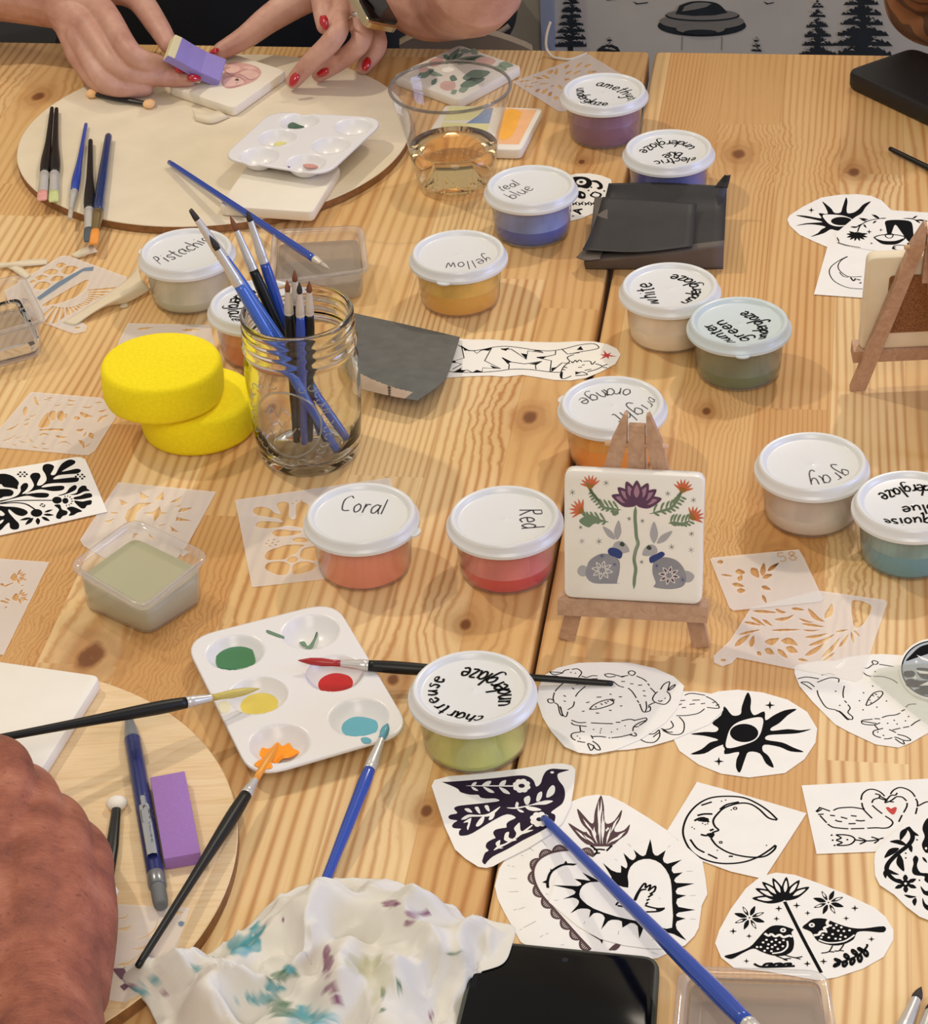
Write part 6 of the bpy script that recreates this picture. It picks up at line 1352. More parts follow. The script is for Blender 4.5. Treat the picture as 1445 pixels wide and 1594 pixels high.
# ------------------------------------------------------------------ translucent stencils, tracing sheets, tape, phone, towel
M_STEN = clear('milky_stencil_film', (.98, .97, .96), .36, (1.0, .985, .97), .3, .6, trl=.05)
M_STEN2 = mat('stencil_cut_line', '#c19a74', .6)
class Stencil:
    def __init__(s, z, crop): s.z, s.c, s.h, s.b = z, crop, [], MB(); s.ex = []
    def W(s, p): return P(s.c[0] + p[0] / s.c[2], s.c[1] + p[1] / s.c[2], s.z)
    def out(s, px, sub=0): s.o = [s.W(p) for p in (smooth_path(px, sub, True) if sub else px)]; return s
    def hole(s, px, sub=3): s.h.append([s.W(p) for p in (smooth_path(px, sub, True) if sub else px)]); return s
    def try_hole(s, px, sub):
        q = [Vector(p) for p in smooth_path(px, sub, True)]; c = sum(q, Vector((0, 0))) / len(q)
        def inside(p, poly):
            r = False; j = len(poly) - 1
            for i in range(len(poly)):
                if (poly[i].y > p.y) != (poly[j].y > p.y) and p.x < (poly[j].x - poly[i].x) * (p.y - poly[i].y) / (poly[j].y - poly[i].y) + poly[i].x: r = not r
                j = i
            return r
        for k in (1, .82, .64, .48):
            w_ = [s.W(c + (p - c) * k) for p in q]; big = [s.W(c + (p - c) * k * 1.06) for p in q]
            ok = all(inside(v, s.o) for v in big) and not any(any(inside(v, h) for v in big) or any(inside(v, big) for v in h) for h in s.h)
            if ok: s.h.append(w_); break
        return s
    def leaf(s, a, q, w, bend=0.0):
        (x0, y0), (x1, y1) = a, q; dx, dy = x1 - x0, y1 - y0; L = math.hypot(dx, dy); nx, ny = -dy / L, dx / L; bx, by = nx * bend * L, ny * bend * L
        return s.try_hole([(x0, y0), (x0 + dx * .3 + nx * w + bx * .8, y0 + dy * .3 + ny * w + by * .8), (x0 + dx * .65 + nx * w * .8 + bx, y0 + dy * .65 + ny * w * .8 + by), (x1, y1), (x0 + dx * .65 - nx * w * .8 + bx, y0 + dy * .65 - ny * w * .8 + by), (x0 + dx * .3 - nx * w + bx * .8, y0 + dy * .3 - ny * w + by * .8)], 2)
    def done(s, label, extra=()):
        s.b.prism(s.o, .00025, s.h)
        for mi, px in extra:
            s.b.fill([s.W(p) + Vector((0, 0, .0003)) for p in px], (), mi)
        return tag(s.b.build('stencil', [M_STEN, M_STEN2, mat('dried_blue_paint', '#6f8298', .6), mat('dried_plum_paint', '#6c4a5c', .6)]), label, 'stencil', 'translucent plastic stencils')
s = Stencil(.0004, (780, 70, 12.04)).out([(215, 700), (1580, 190), (1660, 190), (2420, 650), (1180, 1250), (1080, 1245)])
for a, q, w in (((300, 700), (600, 660), 16), ((430, 780), (620, 790), 18), ((600, 610), (800, 640), 22), ((760, 570), (920, 640), 28), ((860, 540), (980, 480), 40), ((1020, 570), (1060, 440), 36), ((560, 730), (700, 690), 14), ((720, 740), (900, 720), 16), ((640, 880), (740, 830), 26), ((760, 920), (880, 820), 36), ((890, 960), (960, 880), 34), ((980, 1010), (1090, 990), 38), ((1060, 760), (1150, 830), 34), ((930, 790), (1000, 760), 14), ((1180, 450), (1290, 370), 30), ((1340, 560), (1500, 480), 24), ((1200, 560), (1340, 480), 22), ((1400, 430), (1520, 330), 26), ((1560, 420), (1700, 360), 28), ((1180, 660), (1300, 640), 22), ((1600, 520), (1800, 500), 26), ((1660, 300), (1640, 400), 22)): s.leaf(a, q, w)
s.done('stencil with sprays of leaves behind the amethyst tub')
s = Stencil(.0006, (0, 380, 6.02)).out([(40, 440), (570, 112), (640, 110), (1190, 310), (1180, 370), (800, 640), (760, 730), (820, 770), (800, 820), (700, 842), (600, 810), (400, 730), (100, 600)])
for c in ([(525, 200), (560, 175), (620, 190), (600, 215), (540, 225)], [(575, 250), (610, 215), (680, 205), (735, 225), (700, 250), (640, 290), (580, 270)], [(415, 265), (470, 235), (540, 245), (520, 285), (450, 285)], [(330, 320), (380, 292), (445, 305), (410, 330), (360, 340)], [(470, 340), (520, 300), (600, 310), (560, 345), (490, 350)], [(320, 400), (380, 352), (470, 370), (430, 420), (340, 425)], [(280, 355), (320, 335), (335, 355), (300, 370)]): s.hole(c)
s.hole([(400, 570), (800, 338), (812, 390), (770, 450), (690, 505), (580, 548), (480, 570)], 3)
for k in range(17):
    a0 = 2.05 - k * .135; a1 = a0 - .085
    cx, cy = 600, 455
    ri = lambda a: (cx + 232 * math.cos(a) * 1.0, cy + 118 * math.sin(a) + 22 * math.sin(a))
    def ro(a):
        k_ = 1.0
        x, y = cx + 560 * math.cos(a), cy + 300 * math.sin(a)
        for _ in range(30):                       # pull back inside the frame of the stencil
            if y < 700 - (x - 600) * .58 and y > 250 and x > 395 and y > 235 + (x - 900) * .42: break
            x, y = cx + (x - cx) * .95, cy + (y - cy) * .95
        return (x, y)
    p, q, r, t_ = ri(a0), ro(a0), ro(a1), ri(a1)
    if math.dist(p, q) > 30 and math.dist(r, t_) > 30: s.hole([p, q, r, t_], 0)
s.hole([(700, 785), (730, 775), (755, 785), (730, 798)], 2)
s.done('stencil of clouds over a rayed sun, taped, beside the clear water tub', [(2, [(345, 505), (540, 360), (790, 225), (880, 215), (870, 250), (780, 255), (560, 400), (370, 528)])])
s = Stencil(.0003, (0, 360, 3.01)).out([(560, 510), (600, 432), (985, 440), (1020, 600), (530, 600)]); s.leaf((640, 460), (720, 452), 5); s.leaf((850, 465), (940, 462), 6); s.done('stencil mostly hidden under the two yellow sponges')
s = Stencil(.0004, (0, 600, 6.642)).out([(-180, 640), (0, 440), (310, 80), (340, 70), (1050, 130), (1190, 280), (1200, 330), (980, 680), (920, 720), (860, 722), (0, 645)])
for a, q, w, bd in (((360, 115), (405, 215), 16, .1), ((270, 220), (250, 320), 22, 0), ((480, 130), (550, 122), 6, .1), ((440, 155), (530, 160), 5, -.1), ((700, 150), (790, 158), 7, .1), ((560, 205), (640, 180), 6, .2), ((690, 200), (770, 195), 8, .1), ((820, 280), (960, 320), 20, .1), ((1010, 270), (1110, 245), 9, .1), ((1010, 380), (1120, 310), 14, -.1), ((760, 340), (830, 340), 20, 0), ((790, 465), (870, 450), 14, .1), ((930, 490), (960, 555), 26, 0), ((860, 530), (890, 480), 6, .1), ((810, 565), (870, 660), 18, -.15), ((570, 520), (700, 530), 12, .1), ((400, 525), (510, 515), 10, -.15), ((310, 550), (350, 580), 8, .3), ((430, 600), (480, 605), 6, .1), ((330, 635), (400, 650), 6, 0), ((430, 650), (520, 650), 5, .1), ((190, 570), (280, 590), 5, .1), ((130, 610), (180, 630), 6, 0), ((20, 580), (170, 510), 5, .05), ((60, 465), (200, 390), 9, .1), ((250, 410), (300, 380), 10, .2), ((150, 545), (240, 520), 4, .1), ((590, 610), (740, 620), 6, -.2), ((880, 640), (940, 600), 5, 0), ((850, 220), (960, 210), 6, .15), ((980, 190), (1060, 180), 6, -.1), ((300, 320), (370, 290), 7, .2), ((250, 370), (320, 340), 6, 0)): s.leaf(a, q, w, bd)
s.hole([(405, 440), (400, 410), (440, 340), (500, 280), (500, 340), (520, 380), (490, 430)]); s.hole([(505, 320), (520, 275), (570, 268), (570, 350), (530, 365)]); s.hole([(590, 290), (640, 265), (665, 310), (640, 372), (600, 350)]); s.hole([(672, 300), (695, 295), (690, 340), (672, 345)]); s.hole([(400, 455), (560, 445), (650, 450), (660, 470), (540, 466), (420, 472)], 0)
s.done('stencil with small leaves round a rose, at the left edge above the black card')
s = Stencil(.0004, (0, 690, 4.014)).out([(500, 605), (740, 245), (1350, 305), (1170, 640), (1100, 730), (720, 760), (520, 640)])
for q in ([(780, 470), (800, 420), (860, 375), (960, 372), (890, 400), (850, 440), (840, 490), (800, 500)], [(875, 305), (935, 340), (880, 352)], [(1022, 298), (1022, 356), (970, 352)], [(1140, 330), (1110, 368), (1056, 372)], [(1130, 385), (1120, 400), (1075, 402)], [(1205, 402), (1160, 426), (1112, 432), (1130, 408)], [(1200, 486), (1100, 486), (1104, 462)], [(1060, 515), (1118, 556), (1075, 550)], [(1048, 502), (1000, 522), (992, 514)], [(930, 566), (975, 604), (940, 595)], [(835, 564), (868, 565), (826, 600)], [(745, 350), (800, 375), (760, 392)], [(690, 430), (745, 436), (700, 446)], [(1110, 655), (1190, 680), (1140, 710)], [(650, 490), (720, 470), (680, 500)]): s.hole(q, 0)
s.hole([(1000, 395), (1006, 430), (1050, 438), (1004, 450), (965, 490), (960, 450), (895, 438), (960, 428)], 0)
s.done('stencil of a sun, crescent and star, behind the cloudy green tub')
s = Stencil(.0004, (340, 740, 8.028)).out([(210, 310), (2150, 30), (2380, 1180), (420, 1400)])
s.hole([(430, 450), (470, 405), (560, 396), (640, 420), (700, 470), (770, 490), (775, 470), (735, 390), (740, 350), (800, 330), (870, 345), (885, 400), (880, 500), (905, 545), (945, 552), (968, 520), (970, 400), (985, 355), (1040, 330), (1110, 360), (1130, 400), (1100, 480), (1060, 560), (1060, 640), (1030, 660), (960, 640), (860, 632), (760, 650), (640, 664), (540, 660), (470, 636), (490, 590), (560, 574), (680, 580), (790, 590), (800, 570), (740, 540), (600, 520), (490, 500)])
s.hole([(675, 720), (720, 685), (820, 680), (920, 695), (1040, 700), (1000, 735), (900, 755), (780, 768), (700, 755)]); s.hole([(925, 810), (980, 780), (1080, 785), (1130, 830), (1000, 840)])
s.hole([(580, 1010), (640, 940), (760, 900), (860, 870), (1070, 872), (1010, 920), (980, 970), (900, 1010), (830, 1050), (700, 1060), (610, 1055)]); s.hole([(1020, 1000), (1050, 930), (1120, 900), (1260, 900), (1320, 1060), (1200, 1070), (1050, 1045)]); s.hole([(860, 1060), (900, 1022), (960, 1018), (995, 1050), (960, 1090), (890, 1092)]); s.hole([(585, 1140), (620, 1100), (720, 1078), (800, 1080), (880, 1110), (890, 1160), (860, 1230), (780, 1250), (680, 1225), (600, 1180)]); s.hole([(935, 1130), (1000, 1090), (1110, 1078), (1220, 1120), (1200, 1170), (1080, 1220), (980, 1240), (925, 1220)])
for x, y in ((600, 855), (630, 818), (695, 806), (750, 832), (720, 872), (645, 884), (675, 846), (930, 355), (980, 322), (1040, 320)): s.hole([(x - 16, y), (x, y - 9), (x + 16, y), (x, y + 9)], 2)
s.done('stencil of rounded leaves and a flower, tucked behind the Coral tub')
s = Stencil(.0004, (0, 690, 4.014)).out([(-200, 700), (0, 722), (308, 744), (22, 1325), (-200, 1290)])
for cx, cy in ((105, 835), (115, 960)):
    for k in range(7):
        a = -1.2 + k * .42; s.leaf((cx + 14 * math.cos(a), cy + 10 * math.sin(a)), (cx + 70 * math.cos(a), cy + 50 * math.sin(a)), 7)
    s.hole([(cx - 40, cy + 10), (cx - 15, cy - 22), (cx + 4, cy), (cx - 10, cy + 28)])
s.leaf((20, 900), (90, 870), 5); s.leaf((0, 985), (60, 1000), 7); s.leaf((30, 1030), (48, 1022), 4); s.leaf((130, 890), (150, 890), 3); s.leaf((0, 880), (30, 890), 8); s.leaf((30, 970), (66, 985), 5)
s.done('stencil of sprigged flowers, at the left edge below the black card')
s = Stencil(.0010, (1100, 660, 3.794)).out([(22, 800), (40, 790), (545, 742), (575, 790), (690, 1035), (670, 1050), (160, 1102), (135, 1085)])
for a, q, w in (((85, 890), (155, 900), 6), ((170, 870), (230, 880), 16), ((190, 930), (210, 890), 14), ((150, 945), (225, 960), 12), ((180, 985), (230, 985), 16), ((265, 850), (310, 910), 22), ((330, 900), (340, 820), 16), ((360, 870), (430, 820), 12), ((330, 910), (390, 890), 14), ((325, 960), (380, 980), 12), ((330, 1010), (355, 1060), 10)): s.leaf(a, q, w)
s.hole([(62, 818), (80, 804), (100, 814), (84, 830)], 2)
b = s.b; write(b, '58', [s.W((432, 815)) + Vector((0, 0, .0003)), s.W((490, 808)) + Vector((0, 0, .0003)), s.W((550, 803)) + Vector((0, 0, .0003))], .0058, .0011, 1, 0)
s.done('small stencil numbered 58 with leaf sprigs, on top of the larger tree stencil')
s = Stencil(.0006, (1100, 660, 3.794)).out([(262, 1088), (660, 985), (1050, 1040), (1068, 1058), (920, 1500), (885, 1522), (180, 1380), (150, 1412), (95, 1432), (45, 1410), (42, 1372), (140, 1280)])
s.hole([(860, 1045), (940, 1055), (975, 1085), (950, 1150), (920, 1190), (880, 1205), (862, 1150)])
for a, q, w, bd in (((270, 1105), (420, 1115), 9, 0), ((400, 1090), (480, 1115), 12, .1), ((400, 1155), (520, 1125), 10, .1), ((220, 1170), (330, 1190), 8, 0), ((260, 1140), (350, 1195), 9, 0), ((330, 1155), (390, 1195), 9, 0), ((190, 1245), (320, 1215), 8, 0), ((165, 1315), (260, 1240), 16, 0), ((260, 1320), (280, 1250), 16, 0), ((300, 1345), (325, 1370), 12, 0), ((340, 1200), (500, 1195), 7, -.05), ((380, 1220), (560, 1215), 7, 0), ((345, 1290), (430, 1265), 20, .1), ((440, 1280), (540, 1310), 20, -.1), ((345, 1330), (400, 1360), 18, 0), ((420, 1330), (480, 1385), 14, 0), ((470, 1320), (540, 1350), 20, 0), ((540, 1215), (700, 1215), 8, .05), ((560, 1180), (700, 1200), 8, 0), ((520, 1140), (660, 1180), 10, .05), ((600, 1090), (700, 1170), 14, .1), ((700, 1150), (740, 1060), 20, .1), ((740, 1150), (780, 1060), 16, -.1), ((580, 1260), (720, 1235), 9, .05), ((600, 1310), (760, 1240), 11, .05), ((580, 1370), (700, 1290), 14, .05), ((680, 1380), (790, 1260), 12, .05), ((760, 1230), (840, 1215), 6, 0), ((780, 1320), (840, 1240), 10, .05), ((855, 1230), (870, 1300), 8, 0), ((870, 1220), (905, 1255), 7, 0), ((760, 1440), (830, 1380), 14, .1), ((690, 1400), (760, 1350), 8, 0), ((540, 1390), (600, 1400), 8, 0), ((500, 1090), (580, 1100), 9, 0)): s.leaf(a, q, w, bd)
s.hole([(80, 1396), (98, 1386), (116, 1396), (98, 1408)], 2)
s.done('large stencil of branching foliage with a tab, in front of the turquoise tub')
s = Stencil(BZ2 + .0003, (130, 1030, 2.827)).out([(60, 1060), (150, 1068), (470, 1085), (390, 1320), (330, 1420), (180, 1500), (40, 1480)])
for a, q, w, bd in (((150, 1130), (200, 1105), 4, .2), ((150, 1180), (215, 1160), 8, .1), ((235, 1225), (330, 1120), 5, .2), ((215, 1265), (300, 1230), 6, .15), ((150, 1335), (230, 1300), 7, .15), ((400, 1110), (440, 1105), 8, 0), ((230, 1310), (300, 1270), 4, -.1)): s.leaf(a, q, w, bd)
s.done('stencil with flame shapes, under the near hand and orange loaded brush', [(3, [(125, 1352), (180, 1350), (200, 1400), (165, 1400)]), (3, [(160, 1430), (200, 1405), (210, 1420), (180, 1450)]), (2, [(416, 1150), (430, 1142), (446, 1150), (436, 1166), (420, 1164)])])

# sheet surfaces bent in space: rows of (px, py, z)
def bent(name, rows, mats, label, cat, group=None, th=.0003, sub=5, mf=None):
    n = max(len(r) for r in rows)
    R = [smooth_path([tuple(P(*q)) for q in r], sub) for r in rows]
    m_ = len(R[0]); colsm = [smooth_path([R[i][j] for i in range(len(R))], sub) for j in range(m_)]
    k = len(colsm[0]); vs = [colsm[j][i] for i in range(k) for j in range(m_)]
    b = MB()
    for i in range(k - 1):
        for j in range(m_ - 1):
            b.f.append([i * m_ + j, i * m_ + j + 1, (i + 1) * m_ + j + 1, (i + 1) * m_ + j]); b.m.append(mf(j / (m_ - 1), i / (k - 1)) if mf else 0); b.sm.append(True)
    b.v = [Vector(v) for v in vs]
    o = b.build(name, mats); md = o.modifiers.new('thick', 'SOLIDIFY'); md.thickness = th; md.offset = 0
    return tag(o, label, cat, group)
M_CARB = mat('black_carbon_paper', '#2c2b2b', .55, var=.15, vscale=60); M_CARBB = mat('carbon_paper_back', '#5f564f', .7, var=.1); M_GCARB = mat('grey_tracing_sheet', '#5c5c58', .7, var=.14, vscale=90); M_BEIGE = mat('beige_sheet_back', '#b19a84', .7, var=.1)
k5 = lambda x, y, z: (870 + x / 5.161, 250 + y / 5.161, z)
bent('carbon_paper', [[k5(215, 872, .0006), k5(760, 872, .0006), k5(1322, 872, .0006)], [k5(206, 835, .006), k5(760, 790, .012), k5(1326, 730, .016)], [k5(206, 800, .010), k5(760, 738, .017), k5(1330, 668, .022)], [k5(245, 690, .011), k5(760, 660, .0165), k5(1333, 600, .021)], [k5(340, 420, .0105), k5(800, 430, .0135), k5(1342, 420, .0160)], [k5(375, 290, .0165), k5(820, 300, .0190), k5(1348, 310, .0195)], [k5(402, 182, .0250), k5(850, 178, .0285), k5(1352, 205, .0275)]],
     [M_CARB, M_CARBB], 'largest black carbon paper sheet with a folded grey brown front flap', 'carbon paper', 'black carbon paper sheets', .0004, 4, lambda u, v: 1 if v < .4 else 0)
bent('carbon_paper', [[k5(140, 780, .010), k5(215, 802, .0130), k5(330, 792, .0146)], [k5(185, 730, .0125), k5(260, 742, .0138), k5(350, 735, .0150)], [k5(245, 640, .0130), k5(310, 640, .0138), k5(380, 640, .0146)], [k5(288, 292, .0185), k5(340, 296, .0190), k5(400, 300, .0194)]],
     [M_CARBB], 'narrow left strip of black carbon paper with a lifted front corner', 'carbon paper', 'black carbon paper sheets', .0003, 4)
bent('carbon_paper', [[k5(190, 716, .0165), k5(640, 735, .0230), k5(1080, 686, .0250)], [k5(240, 620, .0165), k5(660, 640, .0215), k5(1086, 600, .0235)], [k5(310, 440, .0165), k5(680, 440, .0185), k5(1100, 460, .0205)], [k5(352, 292, .0215), k5(700, 310, .0225), k5(1112, 342, .0225)]],
     [M_CARB], 'smaller black carbon paper lying on top of the folded sheet', 'carbon paper', 'black carbon paper sheets', .0003, 4)
bent('carbon_paper', [[k5(1250, 215, .0265), k5(1300, 215, .0270), k5(1356, 222, .0270)], [k5(1290, 165, .031), k5(1330, 165, .032), k5(1372, 165, .032)], [k5(1336, 112, .037), k5(1352, 118, .0375), k5(1382, 114, .037)]],
     [M_CARB], 'pointed upturned corner of black carbon paper beside the electric blue tub', 'carbon paper', 'black carbon paper sheets', .0003, 4)
bent('tracing_sheet', [[(548, 487, .0032), (630, 505, .0032), (716, 525, .0032)], [(552, 520, .010), (630, 540, .010), (708, 551, .009)], [(556, 552, .0155), (630, 570, .016), (699, 578, .014)], [(560, 582, .017), (620, 596, .018), (687, 597, .0165)], [(563, 606, .0125), (606, 616, .0135), (650, 624, .0135)]],
     [M_GCARB, M_BEIGE, mat('brown_print', '#4b3a30', .7)], 'curled grey tracing sheet lying on the striped cat cut-out, right of the jar', 'tracing sheet', None, .0004, 22, lambda u, v: (2 if abs(u - .40 - (v - .8) * .5) < .02 else 1) if v > .74 + u * .18 and u < .74 else 0)

# masking tape
M_TAPE = mat('masking_tape', '#ecdfc4', .7); M_TAPE.node_tree.nodes['Principled BSDF'].inputs['Alpha'].default_value = .8
k6 = lambda x, y, z: (x / 6.02, 380 + y / 6.02, z)
GT = 'torn pieces of masking tape'
bent('masking_tape', [[k6(660, 100, .002), k6(760, 45, .006), k6(860, 5, .004)], [k6(730, 132, .001), k6(830, 95, .003), k6(922, 72, .002)]], [M_TAPE], 'torn masking tape strip touching the orange tipped brush', 'tape', GT, .0002)
bent('masking_tape', [[k6(-60, 170, .002), k6(100, 170, .006), k6(260, 145, .004), k6(450, 140, .002)], [k6(-60, 230, .001), k6(110, 215, .003), k6(270, 205, .002), k6(440, 190, .001)]], [M_TAPE], 'masking tape strip behind the clear water tub', 'tape', GT, .0002)
bent('masking_tape', [[k6(30, 200, .001), k6(110, 240, .003), k6(240, 330, .001)], [k6(120, 190, .003), k6(220, 230, .004), k6(290, 290, .0015)]], [M_TAPE], 'short masking tape strip crossing the sun stencil corner', 'tape', GT, .0002)
bent('masking_tape', [[k6(590, 735, .001), k6(860, 570, .004), k6(1180, 340, .005), k6(1290, 205, .012)], [k6(690, 760, .001), k6(930, 600, .007), k6(1200, 440, .009), k6(1330, 330, .010)], [k6(740, 740, .001), k6(960, 600, .002), k6(1200, 545, .002), k6(1415, 425, .003)]], [M_TAPE], 'crumpled masking tape between the sun stencil and the Pistachio tub', 'tape', GT, .0002)
bent('masking_tape', [[(300, 172, .011), (318, 176, .013), (340, 172, .012)], [(304, 188, .0080), (330, 192, .0090), (358, 182, .0085)]], [M_TAPE], 'small torn tape piece on the far round board', 'tape', GT, .0002)
bent('masking_tape', [[k6(1120, 565, .0008), k6(1160, 550, .002), k6(1195, 530, .001)], [k6(1125, 600, .0006), k6(1160, 598, .0008), k6(1200, 590, .0006)]], [M_TAPE], 'tiny tape scrap below the Pistachio tub', 'tape', GT, .0002, 3)
# clear film over the rabbit sheet
s = Stencil(.0024, (1300, 960, 7.248)); s.out([(390, 690), (480, 590), (640, 560), (760, 540), (1051, 520), (1150, 560), (1180, 1290), (1051, 1220), (780, 1010)])
b = MB(); b.prism(s.o, .0002); tag(b.build('plastic_film', [clear('greasy_film', (.94, .95, .93), .12, (.8, .82, .8), .15, .8, 0, 1.45, .3, 120, .001)]), 'piece of clear film lying over the rabbit cut-out and badge', 'plastic film')

# phone and tablet case
root = thing('smartphone', 'black smartphone in a dark green case, partly under the paper towel', 'phone', P(880, 1600, 0) + Vector((0, 0, .0006)))
q = pts([(742, 1460), (1028, 1488), (1010, 1770), (672, 1745)], .0098)
b = MB(); slab(b, q, .0008, .0098, .010, .0022); b.build('case', [mat('dark_green_case', '#2d332b', .5)], root, auto=40)
b = MB(); c = sum(q, Vector()) / 4; q2 = [c + (v - c) * .955 for v in q]; slab(b, q2, .0085, .0100, .008, .0004); b.build('screen', [mat('dark_phone_glass', '#040406', .12, spec=.25)], root, auto=40)
b = MB(); b.lathe([(.0016, .01005), (.0003, .01008)], Vector((*P(880, 1494, .0101).xy, 0)), 16); b.build('camera', [mat('camera_lens', '#1a2030', .1)], root)
root = thing('tablet', 'black tablet in a thick case, under the tattooed arm at the top right', 'tablet', P(1440, 120, 0) + Vector((0, 0, .0004)))
q = pts([(1316, 108), (1420, 72), (1640, 148), (1580, 232)], .0175)
b = MB(); slab(b, q, .0006, .0175, .012, .004); b.build('case', [mat('black_rubber_case', '#121315', .5, bump=.05)], root, auto=40)
b = MB(); b.lathe([(.004, .0177), (.0003, .0179)], Vector((*P(1452, 148, .0178).xy, 0)), 16); b.build('button', [mat('silver_button', '#a5a7aa', .3, .8)], root)
# white cord rising behind the table edge
b = MB(); b.tube(smooth_path([tuple(P(*q)) for q in ((914, 83, .001), (890, 92, .001), (872, 91, .0015), (860, 88, .002), (852, 78, .006), (850, 66, .014), (852, 50, .024), (857, 34, .033))], 6), .0013, 8)
tag(b.build('white_cord', [mat('cord_white', '#d8d2c6', .5)]), 'thin white cord curling up at the far table edge', 'cord')

# ---- crumpled paper towel
TWK = (180, 1340, 2.223)
kt = lambda x, y: (TWK[0] + x / TWK[2], TWK[1] + y / TWK[2])
outl = [(15, 428), (75, 372), (160, 358), (250, 350), (330, 322), (390, 292), (430, 255), (500, 190), (560, 132), (640, 88), (760, 70), (880, 72), (1000, 90), (1110, 130), (1180, 165), (1240, 215), (1310, 242), (1382, 262), (1372, 330), (1340, 390), (1240, 428), (1205, 490), (1185, 565), (1175, 700), (1000, 800), (640, 820), (300, 760), (180, 660), (140, 560), (100, 500)]
ow = [P(*kt(*p), .004) for p in smooth_path(outl, 6, True)]
cw = P(*kt(690, 420), .004)
ridges = [([(715, 160), (720, 240), (735, 330), (770, 430), (790, 500)], .011, .0115), ([(640, 240), (600, 320), (520, 380), (420, 420), (330, 520)], .010, .0125), ([(430, 380), (360, 440), (460, 470)], .006, .009), ([(560, 150), (640, 180), (560, 250), (440, 330)], .006, .010), ([(780, 180), (900, 200), (1000, 190), (1080, 180)], .0085, .011), ([(880, 310), (960, 400), (1020, 480)], .006, .009), ([(820, 320), (800, 400), (790, 520), (760, 600)], .007, .008),
          ([(1080, 180), (1200, 240), (1340, 290)], .006, .012), ([(60, 400), (200, 400), (330, 380)], .006, .010), ([(1000, 260), (1120, 320), (1200, 400)], .005, .012), ([(600, 430), (690, 520), (660, 640)], .010, .012), ([(980, 120), (860, 130), (740, 130)], .004, .010), ([(900, 460), (960, 560), (1000, 680)], .006, .010), ([(250, 430), (320, 560), (420, 640)], .006, .012), ([(480, 480), (540, 560), (520, 680)], .008, .010)]
RG = [([P(*kt(*p), .012).xy for p in smooth_path(a, 4)], h, w_) for a, h, w_ in ridges]
def dseg(p, a, b_):
    ab = b_ - a; t_ = max(0, min(1, (p - a).dot(ab) / max(1e-12, ab.dot(ab)))); return (a + ab * t_ - p).length
stains = [((455, 290), 62, 40, 0), ((490, 240), 30, 24, 0), ((500, 480), 70, 22, 0), ((560, 440), 40, 16, 0), ((600, 380), 24, 20, 0), ((640, 540), 50, 34, 0), ((700, 545), 60, 26, 0), ((285, 372), 14, 14, 0), ((130, 414), 22, 12, 0), ((90, 450), 40, 20, 0), ((430, 488), 18, 8, 0),
          ((1045, 184), 44, 16, 1), ((1015, 214), 16, 9, 1), ((735, 345), 18, 44, 1), ((750, 440), 26, 18, 1), ((765, 480), 16, 22, 1), ((580, 206), 10, 9, 1), ((60, 432), 26, 9, 1), ((172, 462), 16, 16, 1), ((1090, 538), 10, 12, 1), ((960, 150), 40, 12, 1), ((20, 420), 16, 20, 1),
          ((560, 500), 44, 34, 2), ((580, 400), 44, 24, 2), ((610, 530), 24, 22, 2), ((1175, 320), 26, 6, 2), ((925, 455), 8, 26, 2), ((925, 520), 8, 8, 2), ((980, 430), 8, 20, 2), ((830, 360), 40, 40, 3), ((900, 400), 60, 70, 3)]
SC = [S('#5fb0bf'), S('#95597c'), S('#5a8468'), S('#cfcda4')]
b = MB(); NR = 86; n = len(ow); cols = []
for k in range(NR + 1):
    f = .012 + .988 * k / NR
    for i, p in enumerate(ow):
        q = cw.lerp(p, f); xy = q.xy
        e = 1 - f
        z = .0045 + .017 * min(1, e * 2.4) ** .8
        for L, h, w_ in RG:
            d = min(dseg(xy, L[j], L[j + 1]) for j in range(len(L) - 1))
            if d < 3.2 * w_: z += h * (math.exp(-(d / w_) ** 2 * 1.6) - .55 * math.exp(-((d - 1.7 * w_) / (.7 * w_)) ** 2)) * min(1, e * 6 + .25)
        v3 = Vector((xy.x, xy.y, 0))
        rn = lambda sc, o: noise.noise(v3 * sc + Vector((o, 3.1, o * .7)))
        wp = Vector((noise.noise(v3 * 14 + Vector((9, 0, 0))), noise.noise(v3 * 14 + Vector((0, 9, 0))), 0)) * .022
        rw = lambda sc, o: noise.noise((v3 + wp) * sc + Vector((o, 3.1, o * .7)))
        z += (.0095 * max(0, 1 - abs(rw(24, 1.0)) * 3.0) ** 1.5 - .0015) * min(1, e * 4 + .25) + .0032 * max(0, 1 - 3.4 * abs(rw(62, 5))) ** 1.6 + .0005 * rn(220, 2)
        if f > .94: z -= .002 * rn(50, 8) * (f - .94) / .06
        z = max(.0014, z)
        if f > .85:                       # a ragged, lifting hem
            z += .004 * max(0, rn(30, 9)) * (f - .85) / .15
        if xy.x > P(742, 1470, 0).x: z = max(z, .0106 + .002 * max(0, rn(60, 3)))     # where it lies over the phone
        zc = (Vector((xy.x, xy.y, z)))
        b.v.append(zc)
        u = (zc - C0); a_ = u.dot(R_I) / u.dot(FWD) * FOC + IW / 2; c_ = u.dot(D_I) / u.dot(FWD) * FOC + IH / 2
        X_, Y_ = (a_ - TWK[0]) * TWK[2], (c_ - TWK[1]) * TWK[2]
        col = Vector(S('#f1eee6'))
        for (sx, sy), rx, ry, ci in stains:
            w1 = rn(120, 4) * .55 + rn(260, 7) * .4
            d = math.hypot((X_ - sx) / rx, (Y_ - sy) / ry) + w1
            m_ = max(0, min(1, (1.05 - d) / .25)) * (.95 if ci != 3 else .5) * (.85 + .5 * rn(180, 11))
            col = col.lerp(Vector(SC[ci]), max(0, min(1, m_)))
        cols.append((*col, 1))
